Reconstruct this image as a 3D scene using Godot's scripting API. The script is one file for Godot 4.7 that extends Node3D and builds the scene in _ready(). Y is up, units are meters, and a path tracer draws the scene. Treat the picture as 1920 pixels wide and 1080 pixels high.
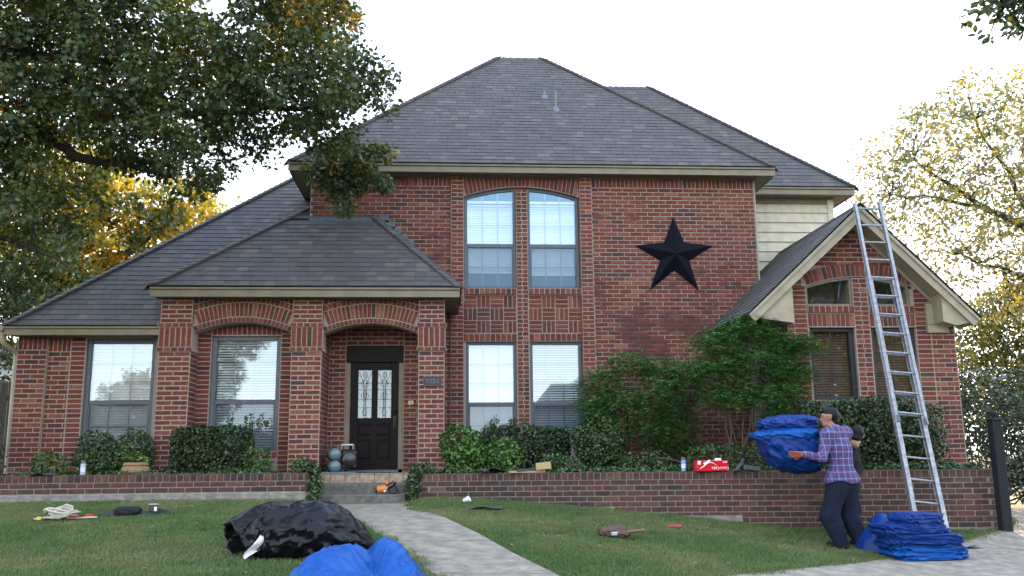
extends Node3D

var rng := RandomNumberGenerator.new()
var used := {}
var in_world := []   # things whose parts are given in the coordinates of the scene
var M := {}
var house: Node3D
var brick_count := 0
var brick_budget := 300
var rest_bricks: MB
var brick_meshes := {}
var shingle_count := 0
var rest_shingles: MB
var shingle_meshes := {}
var noise := FastNoiseLite.new()


# ---------------------------------------------------------------- mesh collecting
class MB:
	var v := PackedVector3Array()
	var n := PackedVector3Array()
	var c := PackedColorArray()

	func tri(a: Vector3, b: Vector3, d: Vector3, nn: Vector3, col := Color.WHITE) -> void:
		v.push_back(a)
		if (b - a).cross(d - a).dot(nn) > 0.0:
			v.push_back(d); v.push_back(b)
		else:
			v.push_back(b); v.push_back(d)
		for i in 3:
			n.push_back(nn)
			c.push_back(col)

	func quad(a: Vector3, b: Vector3, d: Vector3, e: Vector3, nn: Vector3, col := Color.WHITE) -> void:
		tri(a, b, d, nn, col)
		tri(a, d, e, nn, col)

	func face(a: Vector3, b: Vector3, d: Vector3, e: Vector3, out: Vector3, col := Color.WHITE) -> void:
		# flat quad whose normal is computed and turned towards out
		var nn := (d - a).cross(e - b)
		if nn.length_squared() < 1e-14:
			return
		nn = nn.normalized()
		if nn.dot(out) < 0.0:
			nn = -nn
		quad(a, b, d, e, nn, col)

	func face3(a: Vector3, b: Vector3, d: Vector3, out: Vector3, col := Color.WHITE) -> void:
		var nn := (b - a).cross(d - a)
		if nn.length_squared() < 1e-16:
			return
		nn = nn.normalized()
		if nn.dot(out) < 0.0:
			nn = -nn
		tri(a, b, d, nn, col)

	func smooth_tri(p: Array, q: Array, col := Color.WHITE) -> void:
		var o := [0, 1, 2]
		if (p[1] - p[0]).cross(p[2] - p[0]).dot(q[0] + q[1] + q[2]) > 0.0:
			o = [0, 2, 1]
		for i in o:
			v.push_back(p[i]); n.push_back(q[i]); c.push_back(col)

	func box(at: Vector3, size: Vector3, col := Color.WHITE, bs := Basis.IDENTITY, bev := 0.0) -> void:
		var h := size * 0.5
		var k := minf(bev, minf(h.x, minf(h.y, h.z)) * 0.9)
		var g := h - Vector3(k, k, k)
		for ax in 3:
			for s in [-1.0, 1.0]:
				var u := (ax + 1) % 3
				var w := (ax + 2) % 3
				var p := []
				for q in [[-1, -1], [1, -1], [1, 1], [-1, 1]]:
					var t := Vector3.ZERO
					t[ax] = s * h[ax]
					t[u] = q[0] * g[u]
					t[w] = q[1] * g[w]
					p.append(at + bs * t)
				var nn := Vector3.ZERO
				nn[ax] = s
				quad(p[0], p[1], p[2], p[3], bs * nn, col)
		if k <= 0.0:
			return
		for ax in 3:
			var u := (ax + 1) % 3
			var w := (ax + 2) % 3
			for su in [-1.0, 1.0]:
				for sw in [-1.0, 1.0]:
					var p := []
					for q in [[-1.0, 0], [1.0, 0], [1.0, 1], [-1.0, 1]]:
						var t := Vector3.ZERO
						t[ax] = q[0] * g[ax]
						t[u] = su * (h[u] if q[1] == 0 else g[u])
						t[w] = sw * (g[w] if q[1] == 0 else h[w])
						p.append(at + bs * t)
					var nn := Vector3.ZERO
					nn[u] = su
					nn[w] = sw
					quad(p[0], p[1], p[2], p[3], bs * nn.normalized(), col)
		for sx in [-1.0, 1.0]:
			for sy in [-1.0, 1.0]:
				for sz in [-1.0, 1.0]:
					var s := Vector3(sx, sy, sz)
					tri(at + bs * (s * Vector3(h.x, g.y, g.z)), at + bs * (s * Vector3(g.x, h.y, g.z)), at + bs * (s * Vector3(g.x, g.y, h.z)), bs * s.normalized(), col)

	func span(x0: float, x1: float, y0: float, y1: float, z0: float, z1: float, col := Color.WHITE, bev := 0.0) -> void:
		box(Vector3((x0 + x1) / 2, (y0 + y1) / 2, (z0 + z1) / 2), Vector3(absf(x1 - x0), absf(y1 - y0), absf(z1 - z0)), col, Basis.IDENTITY, bev)

	func prism(poly: PackedVector2Array, o: Vector3, u: Vector3, w: Vector3, d: Vector3, col := Color.WHITE) -> void:
		# polygon (in u, w at o) pushed along d
		var t := Geometry2D.triangulate_polygon(poly)
		var dn := d.normalized()
		for i in range(0, t.size(), 3):
			var a: Vector3 = o + u * poly[t[i]].x + w * poly[t[i]].y
			var b: Vector3 = o + u * poly[t[i + 1]].x + w * poly[t[i + 1]].y
			var e: Vector3 = o + u * poly[t[i + 2]].x + w * poly[t[i + 2]].y
			tri(a, b, e, -dn, col)
			tri(a + d, b + d, e + d, dn, col)
		var cw := Geometry2D.is_polygon_clockwise(poly)
		for i in poly.size():
			var p := poly[i]
			var q := poly[(i + 1) % poly.size()]
			var e2 := (q - p).orthogonal()
			if cw:
				e2 = -e2
			var out := u * e2.x + w * e2.y
			var a := o + u * p.x + w * p.y
			var b := o + u * q.x + w * q.y
			face(a, b, b + d, a + d, out, col)

	func grid(p: PackedVector3Array, nu: int, nv: int, wrap_u := false, flip := false, col := Color.WHITE, cols := PackedColorArray()) -> void:
		# smooth surface over p[j * nu + i]
		var nn := PackedVector3Array()
		nn.resize(nu * nv)
		for j in nv:
			for i in nu:
				var i0 := i - 1
				var i1 := i + 1
				if wrap_u:
					i0 = (i0 + nu) % nu
					i1 = i1 % nu
				else:
					i0 = maxi(i0, 0)
					i1 = mini(i1, nu - 1)
				var du := p[j * nu + i1] - p[j * nu + i0]
				var dv := p[mini(j + 1, nv - 1) * nu + i] - p[maxi(j - 1, 0) * nu + i]
				var q := du.cross(dv)
				if q.length_squared() < 1e-16:
					var jj := clampi(j, 1, nv - 2)
					du = p[jj * nu + i1] - p[jj * nu + i0]
					dv = p[(jj + 1) * nu + i] - p[(jj - 1) * nu + i]
					q = du.cross(dv)
				nn[j * nu + i] = q.normalized() * (-1.0 if flip else 1.0)
		var lim := nu if wrap_u else nu - 1
		for j in nv - 1:
			for i in lim:
				var a := j * nu + i
				var b := j * nu + (i + 1) % nu
				var e := a + nu
				var f := b + nu
				for t in [[a, b, f], [a, f, e]]:
					var o: Array = t
					if (p[t[1]] - p[t[0]]).cross(p[t[2]] - p[t[0]]).dot(nn[t[0]] + nn[t[1]] + nn[t[2]]) > 0.0:
						o = [t[0], t[2], t[1]]
					for q in o:
						v.push_back(p[q])
						n.push_back(nn[q])
						c.push_back(cols[q] if cols.size() else col)

	func tube(pts: Array, rad, sides := 8, col := Color.WHITE, flat := 1.0) -> void:
		var m := pts.size()
		var p := PackedVector3Array()
		var up := Vector3.UP
		var prev := Vector3.ZERO
		for j in m:
			var t: Vector3 = (pts[mini(j + 1, m - 1)] - pts[maxi(j - 1, 0)]).normalized()
			var a: Vector3
			if j == 0:
				a = t.cross(up)
				if a.length() < 0.05:
					a = t.cross(Vector3.RIGHT)
			else:
				a = prev - t * prev.dot(t)
			a = a.normalized()
			prev = a
			var b := t.cross(a).normalized()
			var r: float = rad[j] if rad is Array else rad
			for i in sides:
				var an := TAU * i / sides
				p.push_back(pts[j] + a * cos(an) * r + b * sin(an) * r * flat)
		grid(p, sides, m, true, false, col)
		for e in [0, m - 1]:
			var ctr: Vector3 = pts[e]
			var out: Vector3 = (pts[0] - pts[1]) if e == 0 else (pts[m - 1] - pts[m - 2])
			for i in sides:
				tri(ctr, p[e * sides + i], p[e * sides + (i + 1) % sides], out.normalized(), col)

	func lathe(o: Vector3, prof: Array, sides := 20, col := Color.WHITE, axis := Vector3.UP) -> void:
		# prof: [radius, height] upwards; sharp profiles repeat a point
		var bx := axis.cross(Vector3(0.3, 0.1, 1)).normalized()
		var bz := axis.cross(bx).normalized()
		var p := PackedVector3Array()
		for q in prof:
			for i in sides:
				var an := TAU * i / sides
				p.push_back(o + axis * q[1] + (bx * cos(an) + bz * sin(an)) * maxf(q[0], 0.0005))
		grid(p, sides, prof.size(), true, true, col)

	func mesh(m: Material = null) -> ArrayMesh:
		var a := []
		a.resize(Mesh.ARRAY_MAX)
		a[Mesh.ARRAY_VERTEX] = v
		a[Mesh.ARRAY_NORMAL] = n
		a[Mesh.ARRAY_COLOR] = c
		var r := ArrayMesh.new()
		r.add_surface_from_arrays(Mesh.PRIMITIVE_TRIANGLES, a)
		if m:
			r.surface_set_material(0, m)
		return r


func put(mb: MB, called: String, m: Material, parent: Node = null, stuff := false) -> MeshInstance3D:
	var o := MeshInstance3D.new()
	o.mesh = mb.mesh(m)
	o.name = called if parent else numbered(called)
	(parent if parent else self).add_child(o, true)
	if parent in in_world:
		o.position = -parent.position
	if stuff:
		o.set_meta("kind", "stuff")
	return o


func numbered(called: String) -> String:
	if not used.has(called):
		used[called] = 0
		return called
	used[called] += 1
	return "%s_%03d" % [called, used[called]]


func thing(called: String, label: String, category: String, at := Vector3.ZERO, turn := 0.0, group := "") -> Node3D:
	var o := Node3D.new()
	o.name = numbered(called)
	add_child(o)
	o.position = at
	o.rotation.y = turn
	if turn == 0.0:
		in_world.append(o)
	return tag(o, label, category, group)


func tag(o: Node3D, label: String, category: String, group := "", kind := "") -> Node3D:
	o.set_meta("label", label)
	if category:
		o.set_meta("category", category)
	if group:
		o.set_meta("group", group)
	if kind:
		o.set_meta("kind", kind)
	return o


func struct(mb: MB, called: String, m: Material, label: String) -> MeshInstance3D:
	var o := put(mb, called, m)
	o.set_meta("kind", "structure")
	o.set_meta("label", label)
	return o


func lin(r: float, g: float, b: float, a := 1.0) -> Color:
	var c := Color(r, g, b).linear_to_srgb()
	c.a = a
	return c


func grain(sd: int, freq: float, lo: float, hi: float, size := 256, oct := 4, kind := FastNoiseLite.TYPE_SIMPLEX_SMOOTH) -> ImageTexture:
	# seamless grey noise between lo and hi
	var f := FastNoiseLite.new()
	f.seed = sd
	f.noise_type = kind
	f.frequency = freq
	f.fractal_octaves = oct
	var im := f.get_seamless_image(size, size, false, false, 0.15, true)
	im.convert(Image.FORMAT_L8)
	var d := im.get_data()
	var t := PackedByteArray()
	t.resize(256)
	for i in 256:
		t[i] = int(clampf(lerpf(lo, hi, i / 255.0), 0, 1) * 255)
	for i in d.size():
		d[i] = t[d[i]]
	return ImageTexture.create_from_image(Image.create_from_data(size, size, false, Image.FORMAT_L8, d))


func bumps(sd: int, freq: float, size := 256, oct := 4, strength := 2.0) -> ImageTexture:
	var f := FastNoiseLite.new()
	f.seed = sd
	f.noise_type = FastNoiseLite.TYPE_SIMPLEX_SMOOTH
	f.frequency = freq
	f.fractal_octaves = oct
	var im := f.get_seamless_image(size, size, false, false, 0.15, true)
	im.convert(Image.FORMAT_RGBA8)
	im.bump_map_to_normal_map(strength)
	return ImageTexture.create_from_image(im)


func mat(key: String, col: Color, rough := 0.85, tex: Texture2D = null, scale := 1.0, normal: Texture2D = null, metal := 0.0, vertex := false) -> StandardMaterial3D:
	var m := StandardMaterial3D.new()
	m.resource_name = key
	m.albedo_color = col
	m.roughness = rough
	m.metallic = metal
	m.vertex_color_use_as_albedo = vertex
	if tex or normal:
		m.uv1_triplanar = true
		m.uv1_world_triplanar = true
		m.uv1_scale = Vector3.ONE * scale
	if tex:
		m.albedo_texture = tex
	if normal:
		m.normal_enabled = true
		m.normal_texture = normal
	M[key] = m
	return m


func curve(x: float, pts: Array) -> float:
	if x <= pts[0][0]:
		return pts[0][1]
	for i in pts.size() - 1:
		if x <= pts[i + 1][0]:
			return lerpf(pts[i][1], pts[i + 1][1], (x - pts[i][0]) / (pts[i + 1][0] - pts[i][0]))
	return pts[-1][1]


func ground(x: float, z: float) -> float:
	# the lawn falls towards the street and to the drive on the right
	var d := -z
	var l := curve(d, [[0.0, -0.2], [6.0, 0.4], [8.0, 0.58], [9.0, 0.67], [11.0, 0.87], [13.3, 1.03], [15.0, 1.05]])
	var r := curve(d, [[0.0, -0.27], [9.9, 0.32], [11.5, 0.41], [12.9, 0.59], [15.0, 0.6]])
	var t := pow(clampf((x + 0.6) / 5.2, 0.0, 1.0), 1.3)
	l -= 0.11 * smoothstep(10.8, 13.3, d) * exp(-pow((x + 1.2) / 0.85, 4.0))   # the path runs a little below the lawn at the steps
	if d < 0.0:
		return lerpf(-0.2, -0.27, t)
	return lerpf(l, r, t)


# ---------------------------------------------------------------- bodies and bundles from a distance field
func blob(mb: MB, bones: Array, cell: float, k: float, col := Color.WHITE) -> void:
	# bones: [a, b, ra, rb] or [a, b, ra, rb, flat axis, flatness]
	var lo := Vector3.ONE * 1e9
	var hi := -lo
	for b in bones:
		for e in 2:
			var r: float = b[2 + e] + cell * 3.0
			lo = lo.min(b[e] - Vector3.ONE * r)
			hi = hi.max(b[e] + Vector3.ONE * r)
	var nx := int((hi.x - lo.x) / cell) + 2
	var ny := int((hi.y - lo.y) / cell) + 2
	var nz := int((hi.z - lo.z) / cell) + 2
	var f := PackedFloat32Array()
	f.resize(nx * ny * nz)
	f.fill(1.0)
	for b in bones:
		var a: Vector3 = b[0]
		var ba: Vector3 = b[1] - a
		var bb := maxf(ba.length_squared(), 1e-9)
		var rm: float = maxf(b[2], b[3]) + k + cell * 2.0
		var p0: Vector3 = ((a.min(b[1]) - Vector3.ONE * rm - lo) / cell).floor()
		var p1: Vector3 = ((a.max(b[1]) + Vector3.ONE * rm - lo) / cell).ceil()
		var ra: float = b[2]
		var rb: float = b[3]
		var sq: bool = b.size() > 4
		var fa: Vector3 = b[4] if sq else Vector3.ZERO
		var fs: float = (1.0 / b[5] - 1.0) if sq else 0.0
		for z in range(maxi(0, int(p0.z)), mini(nz, int(p1.z) + 1)):
			for y in range(maxi(0, int(p0.y)), mini(ny, int(p1.y) + 1)):
				var row := (z * ny + y) * nx
				for x in range(maxi(0, int(p0.x)), mini(nx, int(p1.x) + 1)):
					var q := lo + Vector3(x, y, z) * cell - a
					var h := clampf(q.dot(ba) / bb, 0.0, 1.0)
					q -= ba * h
					if sq:
						q += fa * (q.dot(fa) * fs)
					var d := q.length() - lerpf(ra, rb, h)
					var o := f[row + x]
					var m := maxf(k - absf(o - d), 0.0) / k
					f[row + x] = minf(o, d) - m * m * k * 0.25
	var at := PackedInt32Array()
	at.resize(nx * ny * nz)
	at.fill(-1)
	var vs := PackedVector3Array()
	var ns := PackedVector3Array()
	var off := [0, 1, nx, nx + 1, nx * ny, nx * ny + 1, nx * ny + nx, nx * ny + nx + 1]
	for z in nz - 1:
		for y in ny - 1:
			for x in nx - 1:
				var i := (z * ny + y) * nx + x
				var g0 := f[i]
				if g0 > cell * 2.5 or g0 < -cell * 2.5:
					continue
				var g := [g0, f[i + off[1]], f[i + off[2]], f[i + off[3]], f[i + off[4]], f[i + off[5]], f[i + off[6]], f[i + off[7]]]
				var neg := 0
				for q in 8:
					if g[q] < 0.0:
						neg += 1
				if neg == 0 or neg == 8:
					continue
				var s := Vector3.ZERO
				var cnt := 0
				for e in [[0, 1], [2, 3], [4, 5], [6, 7], [0, 2], [1, 3], [4, 6], [5, 7], [0, 4], [1, 5], [2, 6], [3, 7]]:
					var ga: float = g[e[0]]
					var gb: float = g[e[1]]
					if (ga < 0.0) != (gb < 0.0):
						var t := ga / (ga - gb)
						var ca := Vector3(e[0] & 1, (e[0] >> 1) & 1, e[0] >> 2)
						var cb := Vector3(e[1] & 1, (e[1] >> 1) & 1, e[1] >> 2)
						s += ca.lerp(cb, t)
						cnt += 1
				at[i] = vs.size()
				vs.push_back(lo + (Vector3(x, y, z) + s / cnt) * cell)
				ns.push_back(Vector3(g[1] + g[3] + g[5] + g[7] - g[0] - g[2] - g[4] - g[6], g[2] + g[3] + g[6] + g[7] - g[0] - g[1] - g[4] - g[5], g[4] + g[5] + g[6] + g[7] - g[0] - g[1] - g[2] - g[3]).normalized())
	for z in range(1, nz - 1):
		for y in range(1, ny - 1):
			for x in range(1, nx - 1):
				var i := (z * ny + y) * nx + x
				if at[i] < 0:
					continue
				var s0 := f[i] < 0.0
				if s0 != (f[i + 1] < 0.0):
					fan(mb, vs, ns, at[i], at[i - nx], at[i - nx - nx * ny], at[i - nx * ny], col)
				if s0 != (f[i + nx] < 0.0):
					fan(mb, vs, ns, at[i], at[i - 1], at[i - 1 - nx * ny], at[i - nx * ny], col)
				if s0 != (f[i + nx * ny] < 0.0):
					fan(mb, vs, ns, at[i], at[i - 1], at[i - 1 - nx], at[i - nx], col)


func fan(mb: MB, vs: PackedVector3Array, ns: PackedVector3Array, a: int, b: int, c: int, d: int, col: Color) -> void:
	if a < 0 or b < 0 or c < 0 or d < 0:
		return
	mb.smooth_tri([vs[a], vs[b], vs[c]], [ns[a], ns[b], ns[c]], col)
	mb.smooth_tri([vs[a], vs[c], vs[d]], [ns[a], ns[c], ns[d]], col)


# ---------------------------------------------------------------- light, camera, materials
func lights() -> void:
	var cam := Camera3D.new()
	cam.name = "camera"
	cam.fov = 35.25
	cam.far = 400.0
	cam.near = 0.05
	cam.position = Vector3(0, 1.6, 0)
	cam.basis = Basis(Vector3.UP, deg_to_rad(-4.0)) * Basis(Vector3.RIGHT, deg_to_rad(10.5)) * Basis(Vector3.BACK, deg_to_rad(-0.58))
	add_child(cam)
	cam.current = true
	var e := Environment.new()
	var ps := ProceduralSkyMaterial.new()
	ps.sky_top_color = Color(0.66, 0.74, 0.85)
	ps.sky_horizon_color = Color(0.99, 0.98, 0.955)
	ps.sky_curve = 0.22
	ps.ground_horizon_color = Color(0.55, 0.56, 0.52)
	ps.ground_bottom_color = Color(0.25, 0.27, 0.22)
	ps.energy_multiplier = 1.0
	ps.sun_angle_max = 3.0
	ps.use_debanding = false
	var sky := Sky.new()
	sky.sky_material = ps
	e.background_mode = Environment.BG_SKY
	e.sky = sky
	e.background_energy_multiplier = 1.6
	e.tonemap_mode = Environment.TONE_MAPPER_LINEAR
	e.tonemap_exposure = 3.25
	e.sdfgi_enabled = true
	e.ssao_enabled = true
	e.ssil_enabled = true
	var we := WorldEnvironment.new()
	we.name = "world_environment"
	we.environment = e
	add_child(we)
	# low evening sun behind the house, a little to the right
	var sun := DirectionalLight3D.new()
	sun.name = "sun"
	sun.light_energy = 1.5
	sun.light_color = Color(1.0, 0.86, 0.66)
	sun.light_angular_distance = 0.5
	sun.shadow_enabled = true
	sun.rotation_degrees = Vector3(-17.0, 163.0, 0.0)
	add_child(sun)


func materials() -> void:
	var g1 := grain(1, 0.02, 0.70, 1.0)
	var g2 := grain(2, 0.06, 0.76, 1.0)
	var g3 := grain(3, 0.012, 0.86, 1.0)
	var fine := grain(4, 0.11, 0.66, 1.0)
	var b1 := bumps(5, 0.05, 256, 4, 3.0)
	var b2 := bumps(6, 0.12, 256, 3, 4.0)
	var m: StandardMaterial3D
	mat("brick", Color.WHITE, 0.92, g1, 3.1, b2, 0.0, true)
	M.brick.normal_scale = 0.5
	mat("mortar", Color.WHITE, 0.95, g2, 2.7, b2, 0.0, true)
	mat("old_brick", Color.WHITE, 0.95, g1, 2.3, b2, 0.0, true)
	mat("shingle", Color.WHITE, 0.8, fine, 3.7, b2, 0.0, true)
	mat("roof_felt", lin(0.03, 0.03, 0.032), 0.95)
	mat("trim", lin(0.21, 0.18, 0.115), 0.6, g3, 0.9)
	mat("rake_paint", lin(0.36, 0.315, 0.22), 0.6, g3, 0.9)
	mat("soffit", lin(0.2, 0.175, 0.12), 0.75, g3, 0.9)
	mat("siding", lin(0.56, 0.51, 0.375), 0.65, g3, 1.3)
	mat("flashing", lin(0.12, 0.145, 0.17), 0.5, g1, 1.7, null, 0.3)
	mat("window_frame", lin(0.075, 0.09, 0.115), 0.45, g3, 2.0)
	mat("black_frame", lin(0.018, 0.019, 0.022), 0.45)
	mat("muntin", lin(0.17, 0.2, 0.225), 0.4)
	mat("blind", lin(0.66, 0.70, 0.71), 0.55)
	mat("wood_blind", lin(0.13, 0.07, 0.028), 0.5, g1, 4.0)
	mat("room", lin(0.24, 0.22, 0.2), 0.9)
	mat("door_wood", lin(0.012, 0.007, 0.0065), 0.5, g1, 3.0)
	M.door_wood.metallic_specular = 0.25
	mat("lead", lin(0.03, 0.03, 0.033), 0.4, null, 1.0, null, 0.6)
	mat("concrete", lin(0.30, 0.27, 0.235), 0.92, g1, 0.9, b1)
	mat("old_concrete", lin(0.17, 0.155, 0.13), 0.95, g1, 1.6, b1)
	mat("path_concrete", lin(0.32, 0.27, 0.21), 0.92, grain(7, 0.013, 0.68, 1.0, 512, 6), 0.55, b1)
	mat("tile", lin(0.42, 0.30, 0.205), 0.6, g1, 2.0)
	mat("soil", lin(0.045, 0.034, 0.022), 1.0, g1, 1.5, b1)
	mat("turf", lin(0.085, 0.088, 0.042), 1.0, g1, 1.3, b1)
	mat("grass", Color.WHITE, 0.75, null, 1.0, null, 0.0, true)
	M.grass.backlight_enabled = true
	M.grass.backlight = Color(0.25, 0.35, 0.12)
	mat("leaf", Color.WHITE, 0.5, null, 1.0, null, 0.0, true)
	M.leaf.backlight_enabled = true
	M.leaf.backlight = Color(0.85, 0.8, 0.36)
	mat("shrub_leaf", Color.WHITE, 0.45, null, 1.0, null, 0.0, true)
	M.shrub_leaf.backlight_enabled = true
	M.shrub_leaf.backlight = Color(0.35, 0.5, 0.15)
	mat("bark", lin(0.055, 0.043, 0.033), 0.95, g1, 2.5, b1)
	mat("twig", lin(0.09, 0.065, 0.045), 0.95)
	mat("star_metal", lin(0.005, 0.006, 0.012), 0.65, g1, 2.2)
	M.star_metal.metallic_specular = 0.2
	mat("aluminium", lin(0.42, 0.43, 0.46), 0.42, g1, 2.6, null, 0.55)
	mat("galvanised", lin(0.16, 0.18, 0.195), 0.5, g1, 2.4, null, 0.4)
	mat("tarp", lin(0.006, 0.036, 0.19), 0.38, g3, 2.0, b1)
	M.tarp.normal_scale = 0.35
	mat("tarp_light", lin(0.004, 0.07, 0.30), 0.40, g3, 2.0, b1)
	M.tarp_light.normal_scale = 0.35
	mat("black_plastic", lin(0.006, 0.006, 0.008), 0.3, null, 2.0, b1)
	M.black_plastic.normal_scale = 0.3
	M.black_plastic.metallic_specular = 0.32
	mat("black_matt", lin(0.016, 0.017, 0.02), 0.7)
	mat("white_paint", lin(0.75, 0.75, 0.73), 0.5)
	mat("coloured", Color.WHITE, 0.55, null, 1.0, null, 0.0, true)
	mat("coloured_gloss", Color.WHITE, 0.25, null, 1.0, null, 0.0, true)
	mat("denim", lin(0.014, 0.021, 0.04), 0.9, g1, 4.0, b2)
	mat("skin", lin(0.30, 0.15, 0.095), 0.6)
	mat("hair", lin(0.008, 0.007, 0.007), 0.5)
	mat("dark_cloth", lin(0.014, 0.015, 0.02), 0.9)
	mat("clay_pot", lin(0.33, 0.215, 0.11), 0.85, g1, 5.0)
	mat("fence_wood", lin(0.06, 0.05, 0.042), 0.9, g1, 2.0)
	for k in ["denim", "dark_cloth", "hair", "black_matt", "checked_cloth", "tarp", "tarp_light"]:
		if M.has(k):
			M[k].metallic_specular = 0.3
	# window glass with a mirror-like coat, as reflective double glazing has
	var w := Image.create(4, 4, false, Image.FORMAT_RGB8)
	w.fill(Color.WHITE)
	var white := ImageTexture.create_from_image(w)
	for q in [["glass", 0.19, Color(0.86, 0.95, 1.0)], ["sky_tint_glass", 0.19, Color(0.70, 0.87, 1.0)], ["dark_glass", 0.12, Color(0.86, 0.95, 1.0)]]:  # blue tint of the upper panes stands in for mirrored blue sky
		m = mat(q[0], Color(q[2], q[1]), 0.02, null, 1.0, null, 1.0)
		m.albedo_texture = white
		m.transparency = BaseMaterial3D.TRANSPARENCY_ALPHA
	m = mat("insect_screen", Color(0.22, 0.29, 0.34, 0.38), 0.9)
	m.albedo_texture = white
	m.transparency = BaseMaterial3D.TRANSPARENCY_ALPHA
	# checked shirt
	var im := Image.create(96, 96, false, Image.FORMAT_RGB8)
	for y in 96:
		for x in 96:
			var c := Color(0.19, 0.23, 0.45)
			var sx := x % 48
			var sy := y % 48
			if sx < 20: c = c.lerp(Color(0.38, 0.17, 0.27), 0.5)
			if sy < 20: c = c.lerp(Color(0.40, 0.15, 0.24), 0.5)
			if sx >= 30 and sx < 35: c = c.lerp(Color(0.62, 0.68, 0.82), 0.6)
			if sy >= 30 and sy < 35: c = c.lerp(Color(0.62, 0.68, 0.82), 0.6)
			im.set_pixel(x, y, c)
	mat("checked_cloth", Color.WHITE, 0.9, ImageTexture.create_from_image(im), 6.0, b2)


# ---------------------------------------------------------------- bricks
const CO := 0.0758    # course
const BL := 0.2275    # brick and joint
const JT := 0.0158


func brick_tone(t: int, old := false) -> Color:
	var c: Array
	if old:
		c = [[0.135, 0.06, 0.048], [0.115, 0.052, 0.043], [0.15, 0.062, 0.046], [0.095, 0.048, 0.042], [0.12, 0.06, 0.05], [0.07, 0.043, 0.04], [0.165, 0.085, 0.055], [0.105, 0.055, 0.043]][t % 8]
	else:
		c = [[0.229, 0.056, 0.034], [0.203, 0.048, 0.032], [0.250, 0.070, 0.039], [0.181, 0.043, 0.029], [0.276, 0.086, 0.048], [0.213, 0.052, 0.032], [0.160, 0.041, 0.029], [0.240, 0.063, 0.032], [0.132, 0.043, 0.032], [0.309, 0.120, 0.068], [0.086, 0.045, 0.037], [0.218, 0.058, 0.039]][t % 12]
	return Color(c[0], c[1], c[2])


func pick_tone(old := false) -> int:
	if old:
		return rng.randi() % 8
	var r := rng.randf()
	if r < 0.055: return 10
	if r < 0.09: return 9
	if r < 0.17: return 8
	return [0, 1, 2, 3, 4, 5, 6, 7, 11, 0, 1, 5, 3][rng.randi() % 13]


func brick_solid(mb: MB, o: Vector3, bu: Vector3, bv: Vector3, n: Vector3, w: float, h: float, d: float, col: Color) -> void:
	var x := w * 0.5
	var y := h * 0.5
	var k := minf(0.005, d * 0.45)
	var a := [[-x, -y], [x, -y], [x, y], [-x, y]]
	var sgn := [[1, 1], [-1, 1], [-1, -1], [1, -1]]
	var f := []
	var b := []
	for i in 4:
		b.append(o + bu * a[i][0] + bv * a[i][1])
		f.append(o + bu * (a[i][0] + sgn[i][0] * k) + bv * (a[i][1] + sgn[i][1] * k) + n * d)
	mb.quad(f[0], f[1], f[2], f[3], n, col)
	var outs := [-bv, bu, bv, -bu]
	for i in 4:
		var j := (i + 1) % 4
		mb.quad(b[i], b[j], f[j], f[i], (outs[i] * 0.75 + n * 0.6).normalized(), col)


# fr = [origin, right, outwards, up]
func brick(par: Node3D, fr: Array, cx: float, cy: float, w: float, h: float, rot := 0.0, d := 0.008, solo := false, dark := 0.0, old := false) -> void:
	if w < 0.018 or h < 0.012:
		return
	var t := pick_tone(old)
	var bu: Vector3 = fr[1]
	var bv: Vector3 = fr[3]
	if rot != 0.0:
		var u0 := bu
		bu = u0 * cos(rot) + bv * sin(rot)
		bv = bv * cos(rot) - u0 * sin(rot)
	var o: Vector3 = fr[0] + fr[1] * cx + fr[3] * cy
	d += rng.randf_range(-0.0015, 0.002)
	if solo and brick_count < brick_budget:
		brick_count += 1
		var ww := roundf(w * 250.0) / 250.0
		var hh := roundf(h * 250.0) / 250.0
		var key := [ww, hh, t, old]
		if not brick_meshes.has(key):
			var mb := MB.new()
			brick_solid(mb, Vector3.ZERO, Vector3.RIGHT, Vector3.UP, Vector3.BACK, ww, hh, 0.013, brick_tone(t, old))
			brick_meshes[key] = mb.mesh(M.old_brick if old else M.brick)
		var mi := MeshInstance3D.new()
		mi.mesh = brick_meshes[key]
		mi.name = "brick_%03d" % brick_count
		mi.transform = Transform3D(Basis(bu, bv, fr[2]), o + fr[2] * (d - 0.013))
		par.add_child(mi)
		return
	var col := brick_tone(t, old) * rng.randf_range(0.88, 1.1)
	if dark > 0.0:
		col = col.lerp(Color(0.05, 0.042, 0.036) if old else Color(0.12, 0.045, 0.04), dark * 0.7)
	brick_solid(rest_bricks, o, bu, bv, fr[2], w, h, d, col)


func run_bond(par: Node3D, fr: Array, x0: float, x1: float, y0: float, y1: float, solo := false, phase := 0.0, spans = null, d := 0.008, old := false, stain_at = null) -> void:
	var rows := maxi(1, int(round((y1 - y0) / CO)))
	var ch := (y1 - y0) / rows
	for r in rows:
		var y := y0 + (r + 0.5) * ch
		var ivs: Array = spans.call(y, ch) if spans != null else [[x0, x1]]
		var s := phase + (BL * 0.5 if r % 2 else 0.0)
		for iv in ivs:
			var k := floorf((iv[0] - s) / BL)
			var x := s + k * BL
			while x < iv[1] - 0.01:
				var a := maxf(x, iv[0])
				var b := minf(x + BL, iv[1])
				if b - a > 0.03:
					var dk: float = stain_at.call((a + b) * 0.5, y) if stain_at != null else 0.0
					brick(par, fr, (a + b) * 0.5 + rng.randf_range(-0.002, 0.002), y + rng.randf_range(-0.0012, 0.0012), b - a - JT, ch - JT, rng.randf_range(-0.004, 0.004), d, solo, dk, old)
				x += BL


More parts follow.
